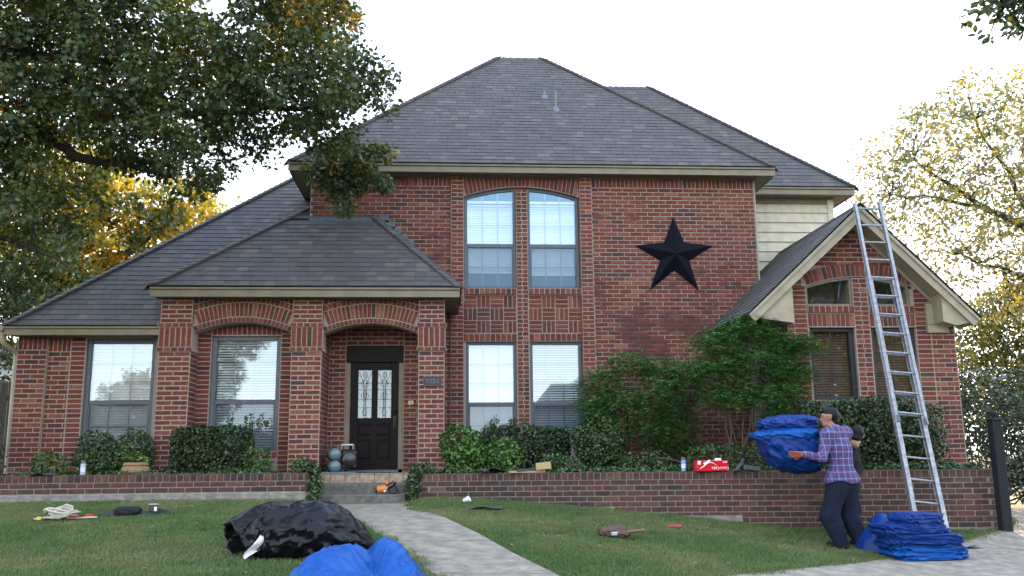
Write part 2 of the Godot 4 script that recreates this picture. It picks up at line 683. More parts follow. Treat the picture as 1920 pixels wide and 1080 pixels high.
func stack_row(par: Node3D, fr: Array, x0: float, x1: float, y0: float, y1: float, pitch: float, solo := false, d := 0.008, old := false) -> void:
	# one row of bricks side by side, each of about that pitch (soldiers, rowlocks)
	var cnt := maxi(1, int(round((x1 - x0) / pitch)))
	var w := (x1 - x0) / cnt
	for i in cnt:
		brick(par, fr, x0 + (i + 0.5) * w, (y0 + y1) * 0.5, w - JT, y1 - y0 - JT, rng.randf_range(-0.006, 0.006), d, solo, 0.0, old)


func pier(par: Node3D, fr: Array, x0: float, x1: float, y0: float, y1: float, across: int, solo := false, d := 0.008) -> void:
	# across = 1: alternately one stretcher and two halves; 2: two stretchers / half, whole, half; 0: two halves
	var rows := maxi(1, int(round((y1 - y0) / CO)))
	var ch := (y1 - y0) / rows
	for r in rows:
		var cuts: Array
		if across == 0:
			cuts = [0.0, 0.46, 1.0] if r % 2 else [0.0, 0.54, 1.0]
		elif across == 1:
			cuts = [0.0, 0.5, 1.0] if r % 2 else [0.0, 1.0]
		elif across == 3:
			cuts = [0.0, 1.0]
		else:
			cuts = [0.0, 0.25, 0.75, 1.0] if r % 2 else [0.0, 0.5, 1.0]
		for i in cuts.size() - 1:
			var a := lerpf(x0, x1, cuts[i])
			var b := lerpf(x0, x1, cuts[i + 1])
			brick(par, fr, (a + b) * 0.5, y0 + (r + 0.5) * ch, b - a - JT, ch - JT, rng.randf_range(-0.004, 0.004), d, solo)


func ring(par: Node3D, fr: Array, cx: float, cy: float, r0: float, r1: float, half: float, cnt: int, solo := false, d := 0.008) -> void:
	# radial bricks of an arch between radii r0 and r1, over cx +- half
	var am := asin(clampf(half / r1, -1.0, 1.0))
	for i in cnt:
		var a := lerpf(-am, am, (i + 0.5) / cnt)
		var rm := (r0 + r1) * 0.5
		var w := 2.0 * am * rm / cnt
		brick(par, fr, cx + sin(a) * rm, cy + cos(a) * rm, w - JT, r1 - r0 - JT, -a, d, solo)


func stain(x: float, y: float) -> float:
	# patches where the joints of the main wall are smeared over with red, as the photograph shows below the star and beside the left pier
	var s := 0.0
	for q in [[4.6, 3.9, 0.9, 0.7], [3.3, 4.0, 0.5, 0.5], [-0.2, 5.1, 0.45, 0.45], [0.6, 4.1, 0.3, 0.35], [4.1, 4.6, 0.35, 0.3], [5.3, 4.2, 0.4, 0.6], [3.9, 3.3, 0.9, 0.4]]:
		var dd: float = Vector2((x - q[0]) / q[2], (y - q[1]) / q[3]).length()
		s = maxf(s, 1.25 - dd)
	s += noise.get_noise_2d(x * 70.0, y * 110.0) * 1.1 + noise.get_noise_2d(x * 300.0, y * 400.0) * 0.6 - 0.45
	return clampf(s * 1.5, 0.0, 0.85)


const MORTAR := Color(0.45, 0.37, 0.305)


func mortar_sheet(mb: MB, x0: float, x1: float, y0: float, y1: float, z: float, skip: Callable) -> void:
	var s := 0.055
	var nx := int(ceil((x1 - x0) / s))
	var ny := int(ceil((y1 - y0) / s))
	var dx := (x1 - x0) / nx
	var dy := (y1 - y0) / ny
	for j in ny:
		for i in nx:
			var x := x0 + i * dx
			var y := y0 + j * dy
			if skip.call(x + dx * 0.5, y + dy * 0.5):
				continue
			var col := MORTAR.lerp(Color(0.15, 0.06, 0.05), stain(x, y)) * rng.randf_range(0.82, 1.08)
			mb.quad(Vector3(x, y, z), Vector3(x + dx, y, z), Vector3(x + dx, y + dy, z), Vector3(x, y + dy, z), Vector3.BACK, col)


# ---------------------------------------------------------------- the house
func slab_wall(called: String, boxes: Array, polys := []) -> MeshInstance3D:
	# mortar body: boxes [x0, x1, y0, y1, z front, z back]; polys [points, z front, z back]
	var mb := MB.new()
	for b in boxes:
		mb.span(b[0], b[1], b[2], b[3], b[4], b[5], MORTAR)
	for p in polys:
		mb.prism(p[0], Vector3(0, 0, p[1]), Vector3.RIGHT, Vector3.UP, Vector3(0, 0, p[2] - p[1]), MORTAR)
	return put(mb, called, M.mortar, house)


func arc_points(cx: float, cy: float, r: float, half: float, cnt := 20) -> PackedVector2Array:
	var p := PackedVector2Array()
	var a := asin(half / r)
	for i in cnt + 1:
		var t := lerpf(-a, a, float(i) / cnt)
		p.push_back(Vector2(cx + sin(t) * r, cy + cos(t) * r))
	return p


func front(z: float) -> Array:
	return [Vector3(0, 0, z), Vector3.RIGHT, Vector3.BACK, Vector3.UP]


func top_at(x: float, w: Dictionary) -> float:
	# height of an arched window head
	if not w.has("r"):
		return w.y1
	var dx: float = x - w.cx
	return w.cy + sqrt(maxf(w.r * w.r - dx * dx, 0.0))


func window(w: Dictionary) -> MeshInstance3D:
	# keys: x0 x1 y0 y1 z (front of frame), rail, cols, rows_up, rows_low, frame, glass, blind; r cx cy for an arched head
	var fw: float = w.get("fw", 0.052)
	var dp := 0.075
	var z: float = w.z
	var mb := MB.new()
	mb.span(w.x0, w.x0 + fw, w.y0, top_at(w.x0 + fw * 0.5, w), z, z - dp, Color.WHITE, 0.006)
	mb.span(w.x1 - fw, w.x1, w.y0, top_at(w.x1 - fw * 0.5, w), z, z - dp, Color.WHITE, 0.006)
	mb.span(w.x0 + fw, w.x1 - fw, w.y0, w.y0 + fw * 0.9, z - 0.002, z - dp, Color.WHITE, 0.006)
	if w.has("r"):
		var p := PackedVector2Array()
		for i in 13:
			var x := lerpf(w.x0, w.x1, i / 12.0)
			p.push_back(Vector2(x, top_at(x, w)))
		for i in 13:
			var x := lerpf(w.x1, w.x0, i / 12.0)
			p.push_back(Vector2(x, top_at(x, w) - fw))
		mb.prism(p, Vector3(0, 0, z - 0.003), Vector3.RIGHT, Vector3.UP, Vector3(0, 0, -dp + 0.004), Color.WHITE)
	else:
		mb.span(w.x0 + fw, w.x1 - fw, w.y1 - fw, w.y1, z - 0.002, z - dp, Color.WHITE, 0.006)
	var fr := put(mb, "window", M[w.frame], house)
	var gx0: float = w.x0 + fw
	var gx1: float = w.x1 - fw
	var gy0: float = w.y0 + fw * 0.9
	var rails := []
	if w.has("rail"):
		var rb := MB.new()
		rb.span(gx0, gx1, w.rail - 0.035, w.rail + 0.035, z - 0.008, z - 0.06, Color.WHITE, 0.006)
		for s in [gx0 + 0.011, gx1 - 0.011]:
			rb.span(s - 0.011, s + 0.011, gy0, w.rail - 0.035, z - 0.01, z - 0.05, Color.WHITE, 0.003)
		put(rb, "sash_rail", M[w.frame], fr)
		rails = [[gy0, w.rail - 0.035, w.rows_low], [w.rail + 0.035, 0.0, w.rows_up]]
	else:
		rails = [[gy0, 0.0, w.get("rows_up", 1)]]
	for q in rails:
		var y0: float = q[0]
		var y1: float = q[1] if q[1] > 0.0 else w.y1 - fw
		var arched: bool = q[1] == 0.0 and w.has("r")
		var zz := z - 0.035
		var poly := PackedVector2Array([Vector2(gx0, y0), Vector2(gx1, y0)])
		if arched:
			for i in 13:
				var x := lerpf(gx1, gx0, i / 12.0)
				poly.push_back(Vector2(x, top_at(x, w) - fw * 0.9))
		else:
			poly.push_back(Vector2(gx1, y1))
			poly.push_back(Vector2(gx0, y1))
		var gb := MB.new()
		var tr := Geometry2D.triangulate_polygon(poly)
		for i in range(0, tr.size(), 3):
			gb.tri(Vector3(poly[tr[i]].x, poly[tr[i]].y, zz), Vector3(poly[tr[i + 1]].x, poly[tr[i + 1]].y, zz), Vector3(poly[tr[i + 2]].x, poly[tr[i + 2]].y, zz), Vector3.BACK)
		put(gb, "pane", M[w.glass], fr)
		var mt := MB.new()
		var yt: float = w.get("grid_top", y1) if arched else y1
		for i in range(1, w.cols):
			var x := lerpf(gx0, gx1, float(i) / w.cols)
			var ytop := top_at(x, w) - fw if arched else y1
			mt.span(x - 0.009, x + 0.009, y0, ytop, zz - 0.004, zz - 0.012)
		var rows: int = q[2]
		for j in range(1, rows):
			var y := lerpf(y0, yt, float(j) / rows)
			mt.span(gx0, gx1, y - 0.009, y + 0.009, zz - 0.0045, zz - 0.0115)
		if mt.v.size():
			put(mt, "glazing_bars", M[w.get("bars", "muntin")], fr)
		if q[1] > 0.0 and w.get("screen", true):
			var sb := MB.new()
			sb.quad(Vector3(gx0, y0, z - 0.018), Vector3(gx1, y0, z - 0.018), Vector3(gx1, y1, z - 0.018), Vector3(gx0, y1, z - 0.018), Vector3.BACK)
			put(sb, "insect_screen", M.insect_screen, fr)
	# slatted blind behind the glass
	if w.has("blind"):
		var bb := MB.new()
		var y: float = w.get("blind_bottom", gy0 + 0.01)
		var bt: float = w.get("blind_top", w.y1 - fw)
		var pitch := 0.043
		var tilt: float = w.get("tilt", 1.05)
		while y < bt:
			bb.box(Vector3((gx0 + gx1) / 2, y, z - 0.115), Vector3(gx1 - gx0 - 0.01, 0.003, 0.048), Color.WHITE * rng.randf_range(0.94, 1.0), Basis(Vector3.BACK, rng.randf_range(-0.0022, 0.0022)) * Basis(Vector3.RIGHT, tilt + rng.randf_range(-0.09, 0.09)))
			y += pitch
		bb.span(gx0 + 0.005, gx1 - 0.005, bt, bt + 0.045, z - 0.085, z - 0.14)
		put(bb, "blind_slats", M[w.blind], fr, true)
	# the room behind
	var rm := MB.new()
	var dz: float = w.get("deep", 1.2)
	var rx0: float = w.x0 - 0.05
	var rx1: float = w.x1 + 0.05
	var ry0: float = w.y0 - 0.1
	var ry1: float = w.y1 + 0.12
	rm.span(rx0 - 0.05, rx1 + 0.05, ry0, ry1, z - dz, z - dz - 0.05)
	rm.span(rx0 - 0.05, rx0, ry0, ry1, z - 0.15, z - dz)
	rm.span(rx1, rx1 + 0.05, ry0, ry1, z - 0.15, z - dz)
	rm.span(rx0 - 0.05, rx1 + 0.05, ry0 - 0.05, ry0, z - 0.15, z - dz - 0.05)
	rm.span(rx0 - 0.05, rx1 + 0.05, ry1, ry1 + 0.05, z - 0.15, z - dz - 0.05)
	put(rm, "window_recess", M.room, fr)
	return fr


func trim_bar(called: String, x0: float, x1: float, y0: float, y1: float, z0: float, z1: float, m := "trim", bev := 0.008) -> MeshInstance3D:
	var mb := MB.new()
	mb.span(x0, x1, y0, y1, z0, z1, Color.WHITE, bev)
	return put(mb, called, M[m], house)


func eave_front(x0: float, x1: float, y: float, z: float, back: float, depth := 0.165) -> void:
	# fascia with a lipped top, and the soffit behind it
	var mb := MB.new()
	mb.span(x0, x1, y - depth, y - 0.055, z - 0.018, z - 0.045, Color.WHITE, 0.004)
	mb.span(x0 - 0.005, x1 + 0.005, y - 0.05, y - 0.012, z + 0.006, z - 0.04, Color.WHITE, 0.006)
	put(mb, "fascia", M.trim, house)
	var sb := MB.new()
	sb.span(x0 + 0.03, x1 - 0.03, y - depth + 0.012, y - depth + 0.03, z - 0.047, back)
	put(sb, "soffit", M.soffit, house)


func main_block() -> void:
	var z := -16.0
	var up1 := {"x0": 0.262, "x1": 1.206, "y0": 4.573, "y1": 6.42, "z": z - 0.085, "rail": 5.37, "cols": 3, "rows_up": 3, "rows_low": 2, "frame": "window_frame", "glass": "sky_tint_glass", "blind": "blind", "tilt": 1.25, "cx": 1.31, "cy": 3.39, "r": 3.072, "grid_top": 6.47, "blind_bottom": 4.90, "blind_top": 6.19}
	var up2 := up1.duplicate()
	up2.x0 = 1.413
	up2.x1 = 2.36
	up2.blind_bottom = 4.86
	up2.blind_top = 6.19
	var low1 := {"x0": 0.29, "x1": 1.19, "y0": 1.75, "y1": 3.607, "z": z - 0.085, "rail": 2.5, "cols": 3, "rows_up": 3, "rows_low": 2, "frame": "window_frame", "glass": "glass", "blind": "blind", "tilt": 1.1}
	var low2 := low1.duplicate()
	low2.x0 = 1.43
	low2.x1 = 2.36
	low2.tilt = 0.55
	var wall := slab_wall("wall", [[-2.512, 0.262, 1.2, 6.72, z - 0.03, z - 0.3], [2.37, 5.666, 1.2, 6.72, z - 0.03, z - 0.3], [1.206, 1.413, 1.2, 6.42, z - 0.012, z - 0.2],
		[0.262, 1.206, 3.607, 4.56, z - 0.012, z - 0.2], [1.413, 2.37, 3.607, 4.56, z - 0.012, z - 0.2], [0.262, 1.206, 1.2, 1.75, z - 0.03, z - 0.2], [1.413, 2.37, 1.2, 1.75, z - 0.03, z - 0.2],
		[0.262, 0.29, 1.75, 3.607, z - 0.03, z - 0.2], [1.413, 1.43, 1.75, 3.607, z - 0.03, z - 0.2], [1.19, 1.206, 1.75, 3.607, z - 0.03, z - 0.2],
		[0.023, 0.247, 1.2, 6.706, z + 0.045, z - 0.029], [2.377, 2.597, 1.2, 6.706, z + 0.045, z - 0.029]])
	var head := arc_points(1.31, 3.39, 3.072, 1.06)
	head.push_back(Vector2(2.37, 6.72))
	head.push_back(Vector2(0.25, 6.72))
	slab_wall("wall", [], [[head, z - 0.012, z - 0.3]])
	var sheet := MB.new()
	mortar_sheet(sheet, -2.512, 0.02, 1.3, 6.64, z, func(x, y): return y < 4.2 and x < -0.35)
	mortar_sheet(sheet, 2.6, 5.666, 1.3, 6.64, z, func(_x, _y): return false)
	put(sheet, "mortar_joints", M.mortar, wall)
	var f := front(z)
	run_bond(wall, f, -2.505, 0.02, 4.15, 6.461, false, 0.03, null, 0.012, false, stain)
	run_bond(wall, f, -0.35, 0.02, 1.35, 4.15, false, 0.06)
	stack_row(wall, f, -2.505, 0.02, 6.461, 6.636, 0.0775)
	run_bond(wall, f, 2.605, 5.66, 1.35, 6.461, false, 0.0, null, 0.012, false, stain)
	stack_row(wall, f, 2.605, 5.66, 6.461, 6.636, 0.0775)
	var fp := front(z + 0.045)
	pier(wall, fp, 0.023, 0.247, 1.35, 6.706, 1)
	pier(wall, fp, 2.377, 2.597, 1.35, 6.706, 1)
	var fc := front(z - 0.012)
	pier(wall, fc, 1.206, 1.413, 1.35, 6.44, 0)
	for s in [-1.0, 1.0]:   # the returns of the piers
		var fs := [Vector3(0.247 if s < 0 else 2.377, 0, z), Vector3(0, 0, s), Vector3(-s, 0, 0), Vector3.UP]
		for r in 70:
			brick(wall, fs, 0.0, 1.35 + (r + 0.5) * CO, 0.075, CO - JT, 0, 0.006)
	# flat-topped arch of slightly fanned bricks over the upper windows
	var cnt := 28
	for i in cnt:
		var x := lerpf(0.255, 2.37, (i + 0.5) / cnt)
		var y0 := 3.39 + sqrt(3.085 * 3.085 - (x - 1.31) * (x - 1.31))
		var lean := clampf(-(x - 1.31) * 0.2, -0.24, 0.24)
		brick(wall, fc, x + sin(-lean) * 0.0, (y0 + 6.632) * 0.5, 0.0755 - JT, 6.632 - y0 - 0.006, lean, 0.016)
	for q in [[0.25, 1.2], [1.418, 2.372]]:
		# projecting sill, basket weave, row of headers
		var sl := slab_wall("sill", [[q[0], q[1], 4.452, 4.56, z + 0.04, z - 0.011]])
		stack_row(sl, front(z + 0.04), q[0], q[1], 4.449, 4.563, 0.0955, false, 0.008)
		var c4: float = (q[1] - q[0]) / 4.0
		for r in 3:
			for c in 4:
				var xa: float = q[0] + c * c4
				var ya := 4.44 - (r + 1) * 0.2275
				for b in 3:
					if (r + c) % 2 == 0:
						brick(wall, fc, xa + c4 * 0.5, ya + (b + 0.5) * 0.0758, c4 - JT, 0.0758 - JT, 0, 0.014, false, stain(xa, ya))
					else:
						brick(wall, fc, xa + (b + 0.5) * c4 / 3.0, ya + 0.1137, c4 / 3.0 - JT, 0.2275 - JT, 0, 0.014, false, stain(xa, ya))
		stack_row(wall, fc, q[0], q[1], 3.612, 3.752, 0.0955, false, 0.016)
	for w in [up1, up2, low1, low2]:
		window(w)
	# trim and eaves
	for q in [[-2.53, 0.0], [0.265, 2.36], [2.615, 5.69]]:
		trim_bar("frieze", q[0], q[1], 6.632, 6.708, z + 0.05, z - 0.01)
	eave_front(-2.88, 5.993, 6.806, -15.7, z + 0.01)
	var sd := MB.new()
	sd.span(-2.83, -2.515, 6.628, 6.646, -15.76, -22.9)
	sd.span(5.669, 5.95, 6.628, 6.646, -15.76, -22.9)
	put(sd, "soffit", M.soffit, house)
	var fs2 := MB.new()
	fs2.span(5.95, 5.975, 6.616, 6.79, -15.75, -23.0)
	fs2.span(-2.86, -2.835, 6.616, 6.79, -15.75, -23.0)
	put(fs2, "fascia", M.trim, house)
	# corner bead and side walls
	slab_wall("side_wall", [[-2.512, -2.3, 1.2, 6.72, z - 0.301, -23.0], [5.45, 5.666, 1.2, 6.72, z - 0.301, -23.0], [-2.3, 5.45, 1.2, 6.72, -22.8, -23.0], [-2.3, 5.45, 6.64, 6.72, -16.4, -22.7]])
	trim_bar("corner_bead", 5.667, 5.69, 3.9, 6.63, z + 0.012, z - 0.02, "rake_paint", 0.003)


func hip_roof(called: String, pts: Array, faces: Array) -> MeshInstance3D:
	var mb := MB.new()
	var mid := Vector3.ZERO
	for p in pts:
		mid += p / pts.size()
	for f in faces:
		var c := Vector3.ZERO
		for i in f:
			c += pts[i] / f.size()
		for i in range(1, f.size() - 1):
			mb.face3(pts[f[0]], pts[f[i]], pts[f[i + 1]], c - mid)
	return put(mb, called, M.roof_felt, house)


func shingle_colour() -> Color:
	var r := rng.randf()
	var k := rng.randf_range(0.9, 1.1)
	if r < 0.10: return Color(0.132, 0.113, 0.1) * k
	if r < 0.28: return Color(0.099, 0.089, 0.083) * k
	if r < 0.5: return Color(0.078, 0.071, 0.069) * k
	return Color(0.09, 0.082, 0.08) * k


func shingle_solid(mb: MB, c: Array, nn: Vector3, t: float, col: Color) -> void:
	# c: bottom left, bottom right, top right, top left on the roof plane; the butt stands proud
	var u: Vector3 = (c[1] - c[0]).normalized()
	var a: Vector3 = c[0] + nn * t
	var b: Vector3 = c[1] + nn * t
	mb.face(a, b, c[2] + nn * 0.002, c[3] + nn * 0.002, nn, col)
	mb.face(c[0] - nn * 0.004, c[1] - nn * 0.004, b, a, -((c[3] - c[0]).normalized()), col)
	mb.face3(c[0], a, c[3], -u, col)
	mb.face3(c[1], b, c[2], u, col)


# o: eave corner, u: along the eave, s: up the slope; span_at(d) gives the interval of the course d metres (in plan) behind the eave
func shingle_field(par: Node3D, o: Vector3, u: Vector3, s: Vector3, plan: float, run: float, span_at: Callable, solo := false, from := 0.0) -> void:
	var nn := s.cross(u).normalized()
	if nn.y < 0.0:
		nn = -nn
	var ex := 0.142
	var rows := int(run / ex)
	ex = run / rows
	for r in rows:
		if r * ex < from:
			continue
		var d0 := r * ex
		var d1 := minf((r + 1.12) * ex, run)
		var i0: Array = span_at.call(d0 * plan)
		var i1: Array = span_at.call(d1 * plan)
		var x: float = minf(i0[0], i1[0]) - rng.randf() * 0.2
		var last: float = maxf(i0[1], i1[1])
		while x < last:
			var w := rng.randf_range(0.13, 0.27)
			var e := x + w - 0.004
			var c := []
			for q in [[x, 0], [e, 0], [e, 1], [x, 1]]:
				var iv: Array = i0 if q[1] == 0 else i1
				c.append(o + u * clampf(q[0], iv[0], iv[1]) + s * (d0 if q[1] == 0 else d1))
			x += w
			if (c[1] - c[0]).length() + (c[2] - c[3]).length() < 0.03:
				continue
			var t := 0.008 + (rng.randf() * 0.005)
			var col := shingle_colour()
			if solo and shingle_count < 300:
				shingle_count += 1
				var mb := MB.new()
				shingle_solid(mb, [c[0] - c[0], c[1] - c[0], c[2] - c[0], c[3] - c[0]], nn, t, col)
				var mi := MeshInstance3D.new()
				mi.mesh = mb.mesh(M.shingle)
				mi.name = "shingle_%03d" % shingle_count
				mi.position = c[0]
				par.add_child(mi)
			else:
				shingle_solid(rest_shingles, c, nn, t, col)


func ridge_caps(a: Vector3, b: Vector3, na: Vector3, nb: Vector3, half := 0.13) -> void:
	# overlapping cap shingles along a hip from a (low) to b (high); na, nb lie in the two slopes, away from the hip
	var l := (b - a).length()
	var cnt := int(l / 0.145)
	var dir := (b - a) / l
	for i in cnt:
		var p := a + dir * (i * l / cnt)
		var q := p + dir * (l / cnt * 1.35)
		var lift0 := Vector3.UP * 0.042
		var lift1 := Vector3.UP * 0.02
		var col := shingle_colour() * 0.95
		for s in [na, nb]:
			rest_shingles.face(p + lift0, q + lift1, q + lift1 + s * half, p + lift0 + s * half, Vector3.UP, col)
			rest_shingles.face(p + lift0, p + lift0 + s * half, p + s * half + lift0 - Vector3.UP * 0.03, p + lift0 - Vector3.UP * 0.03, -dir, col)
			rest_shingles.face(p + lift0 + s * half, q + lift1 + s * half, q + s * half - Vector3.UP * 0.01, p + s * half, s, col)


func roofs() -> void:
	# main hip roof
	var y := 6.806
	var e0 := Vector3(-2.88, y, -15.7)
	var e1 := Vector3(5.993, y, -15.7)
	var r0 := Vector3(1.03, 10.62, -19.56)
	var r1 := Vector3(2.18, 10.62, -19.56)
	var k0 := Vector3(-2.88, y, -23.42)
	var k1 := Vector3(5.993, y, -23.42)
	var rf := hip_roof("roof", [e0, e1, r0, r1, k0, k1], [[0, 1, 3, 2], [1, 5, 3], [0, 2, 4], [4, 2, 3, 5], [0, 1, 5, 4]])
	var s := Vector3(0, 3.814, -3.86)
	var run := s.length()
	s /= run
	shingle_field(rf, e0 + Vector3(0, 0, 0.02), Vector3.RIGHT, s, 3.86 / run, run, func(d): return [d * 1.013, 8.873 - d * 0.988])
	var dn := Vector3(0.5, -0.62, 0.6).normalized()
	ridge_caps(e1, r1, Vector3(0.64, -0.64, -0.42).normalized(), Vector3(-0.9, 0.02, 0.43).normalized())
	ridge_caps(e0, r0, Vector3(-0.64, -0.64, -0.42).normalized(), Vector3(0.9, 0.02, 0.43).normalized())
	ridge_caps(r0, r1, Vector3(0, -0.7, 0.72), Vector3(0, -0.7, -0.72))
	# roof of the block behind on the right
	var f0 := Vector3(4.9, y, -16.9)
	var f1 := Vector3(8.08, y, -16.9)
	var g0 := Vector3(1.5, 10.22, -20.17)
	var g1 := Vector3(4.81, 10.22, -20.17)
	var rr := hip_roof("rear_roof", [f0, f1, g0, g1, Vector3(4.9, y, -23.4), Vector3(8.08, y, -23.4), Vector3(4.6, y - 0.03, -16.9)], [[0, 1, 3, 2], [1, 5, 3], [4, 2, 3, 5], [0, 1, 5, 4]])
	s = Vector3(0, 3.414, -3.27)
	run = s.length()
	s /= run
	shingle_field(rr, Vector3(0, y, -16.88), Vector3.RIGHT, s, 3.27 / run, run, func(d): return [maxf(5.85 - 1.05 * d, 1.6), 8.08 - d])
	ridge_caps(f1, g1, Vector3(0.64, -0.64, -0.42).normalized(), Vector3(-0.9, 0.02, 0.43).normalized())
	ridge_caps(Vector3(2.0, 10.22, -20.17), g1, Vector3(0, -0.7, 0.72), Vector3(0, -0.7, -0.72))
	# low roof of the left wing
	var l0 := Vector3(-6.96, 3.68, -14.5)
	var t0 := Vector3(-2.35, 3.68 + 4.61 * 0.965, -19.11)
	var j0 := Vector3(-4.57, 3.68, -14.5)
	var j1 := Vector3(-4.57, 3.68 + 0.62 * 0.965, -15.12)
	var j2 := Vector3(-2.35, 3.68 + 0.62 * 0.965, -15.12)
	var lr := hip_roof("left_wing_roof", [l0, j0, j1, j2, t0, Vector3(-6.96, 3.68, -20.0), Vector3(-2.35, 3.68, -20.0)], [[0, 1, 2, 4], [2, 3, 4], [0, 4, 5], [5, 4, 6], [0, 1, 2, 5], [2, 3, 6, 5]])
	s = Vector3(0, 0.965, -1).normalized()
	run = 4.55 * sqrt(1 + 0.965 * 0.965)
	shingle_field(lr, l0 + Vector3(0, 0, 0.02), Vector3.RIGHT, s, 4.55 / run, run, func(d): return [d, 2.40 if d < 0.66 else 4.6])
	ridge_caps(l0, t0, Vector3(-0.64, -0.64, -0.42).normalized(), Vector3(0.9, 0.02, 0.43).normalized())
	# porch roof
	var p0 := Vector3(-4.69, 4.27, -14.24)
	var p1 := Vector3(0.19, 4.245, -14.24)
	var q1 := Vector3(-1.29, 5.83, -15.99)
	var q0 := Vector3(-2.93, 5.83, -16.0)
	var h0 := Vector3(-2.515, 6.2, -16.42)
	var pr := hip_roof("porch_roof", [p0, p1, q1, q0, Vector3(-4.69, 4.27, -15.1), Vector3(0.19, 4.245, -15.99), Vector3(-4.69, 4.24, -15.99)], [[0, 1, 2, 3], [1, 5, 2], [0, 3, 4], [0, 1, 5, 6]])
	var pl := MB.new()
	pl.face3(q0, h0, Vector3(-2.515, 5.83, -16.0), Vector3(0, 1, 0.3))
	pl.face3(q0, h0, Vector3(-2.515, 6.2, -17.1), Vector3(-1, 1, 0))
	pl.face3(q0, Vector3(-4.69, 4.27, -15.1), Vector3(-2.515, 6.2, -17.1), Vector3(-1, 1, 0))
	put(pl, "porch_roof", M.roof_felt, house)
	s = Vector3(0, 1.56, -1.75)
	run = s.length()
	s /= run
	shingle_field(pr, p0 + Vector3(0, 0, 0.015), Vector3.RIGHT, s, 1.75 / run, run * 0.955, func(d): return [d, 4.88 - d * 0.846], true)
	# the last courses left of the corner of the main block
	shingle_field(pr, p0 + Vector3(0, 0, 0.015), Vector3.RIGHT, s, 1.75 / run, run * 1.24, func(d): return [d, 2.17], false, run * 0.96)
	ridge_caps(p0, h0, Vector3(-0.64, -0.64, -0.42).normalized(), Vector3(0.9, 0.02, 0.43).normalized())
	ridge_caps(p1, q1, Vector3(0.5, -0.2, -0.6).normalized(), Vector3(-0.9, 0.02, 0.43).normalized(), 0.12)
	# lead flashing where the porch roof meets the wall: a strip, and steps up the right side
	var fl := MB.new()
	var fa := Vector3(-2.51, 5.71, -15.86)
	fl.face(fa, Vector3(-1.22, 5.71, -15.86), Vector3(-1.28, 5.85, -15.975), Vector3(-2.51, 5.85, -15.975), Vector3(0, 1, 1))
	fl.span(-2.51, -1.25, 5.84, 5.87, -15.972, -15.985)
	put(fl, "flashing", M.flashing, house)
	for i in 13:
		var t := (i + 0.5) / 13.0
		var c := p1.lerp(q1, t)
		var sb := MB.new()
		sb.box(Vector3(c.x + 0.05, c.y + 0.07, -15.972), Vector3(0.17, 0.16, 0.012), Color.WHITE, Basis(Vector3.BACK, rng.randf_range(-0.08, 0.08)))
		put(sb, "step_flashing", M.flashing, house)
	for q in [[1.98, 9.0, -17.92, 0.0], [2.16, 8.55, -17.47, 0.28]]:
		# roof vents: flashing cone and pipe
		var vb := MB.new()
		vb.lathe(Vector3(q[0], q[1] - 0.12, q[2]), [[0.12, 0.0], [0.105, 0.05], [0.07, 0.13], [0.055, 0.17], [0.024, 0.2], [0.024, 0.26 + q[3]], [0.0, 0.26 + q[3]]], 14)
		vb.box(Vector3(q[0], q[1] - 0.02, q[2]), Vector3(0.42, 0.012, 0.4), Color.WHITE, Basis(Vector3.RIGHT, 0.78))
		put(vb, "roof_vent", M.galvanised, house)


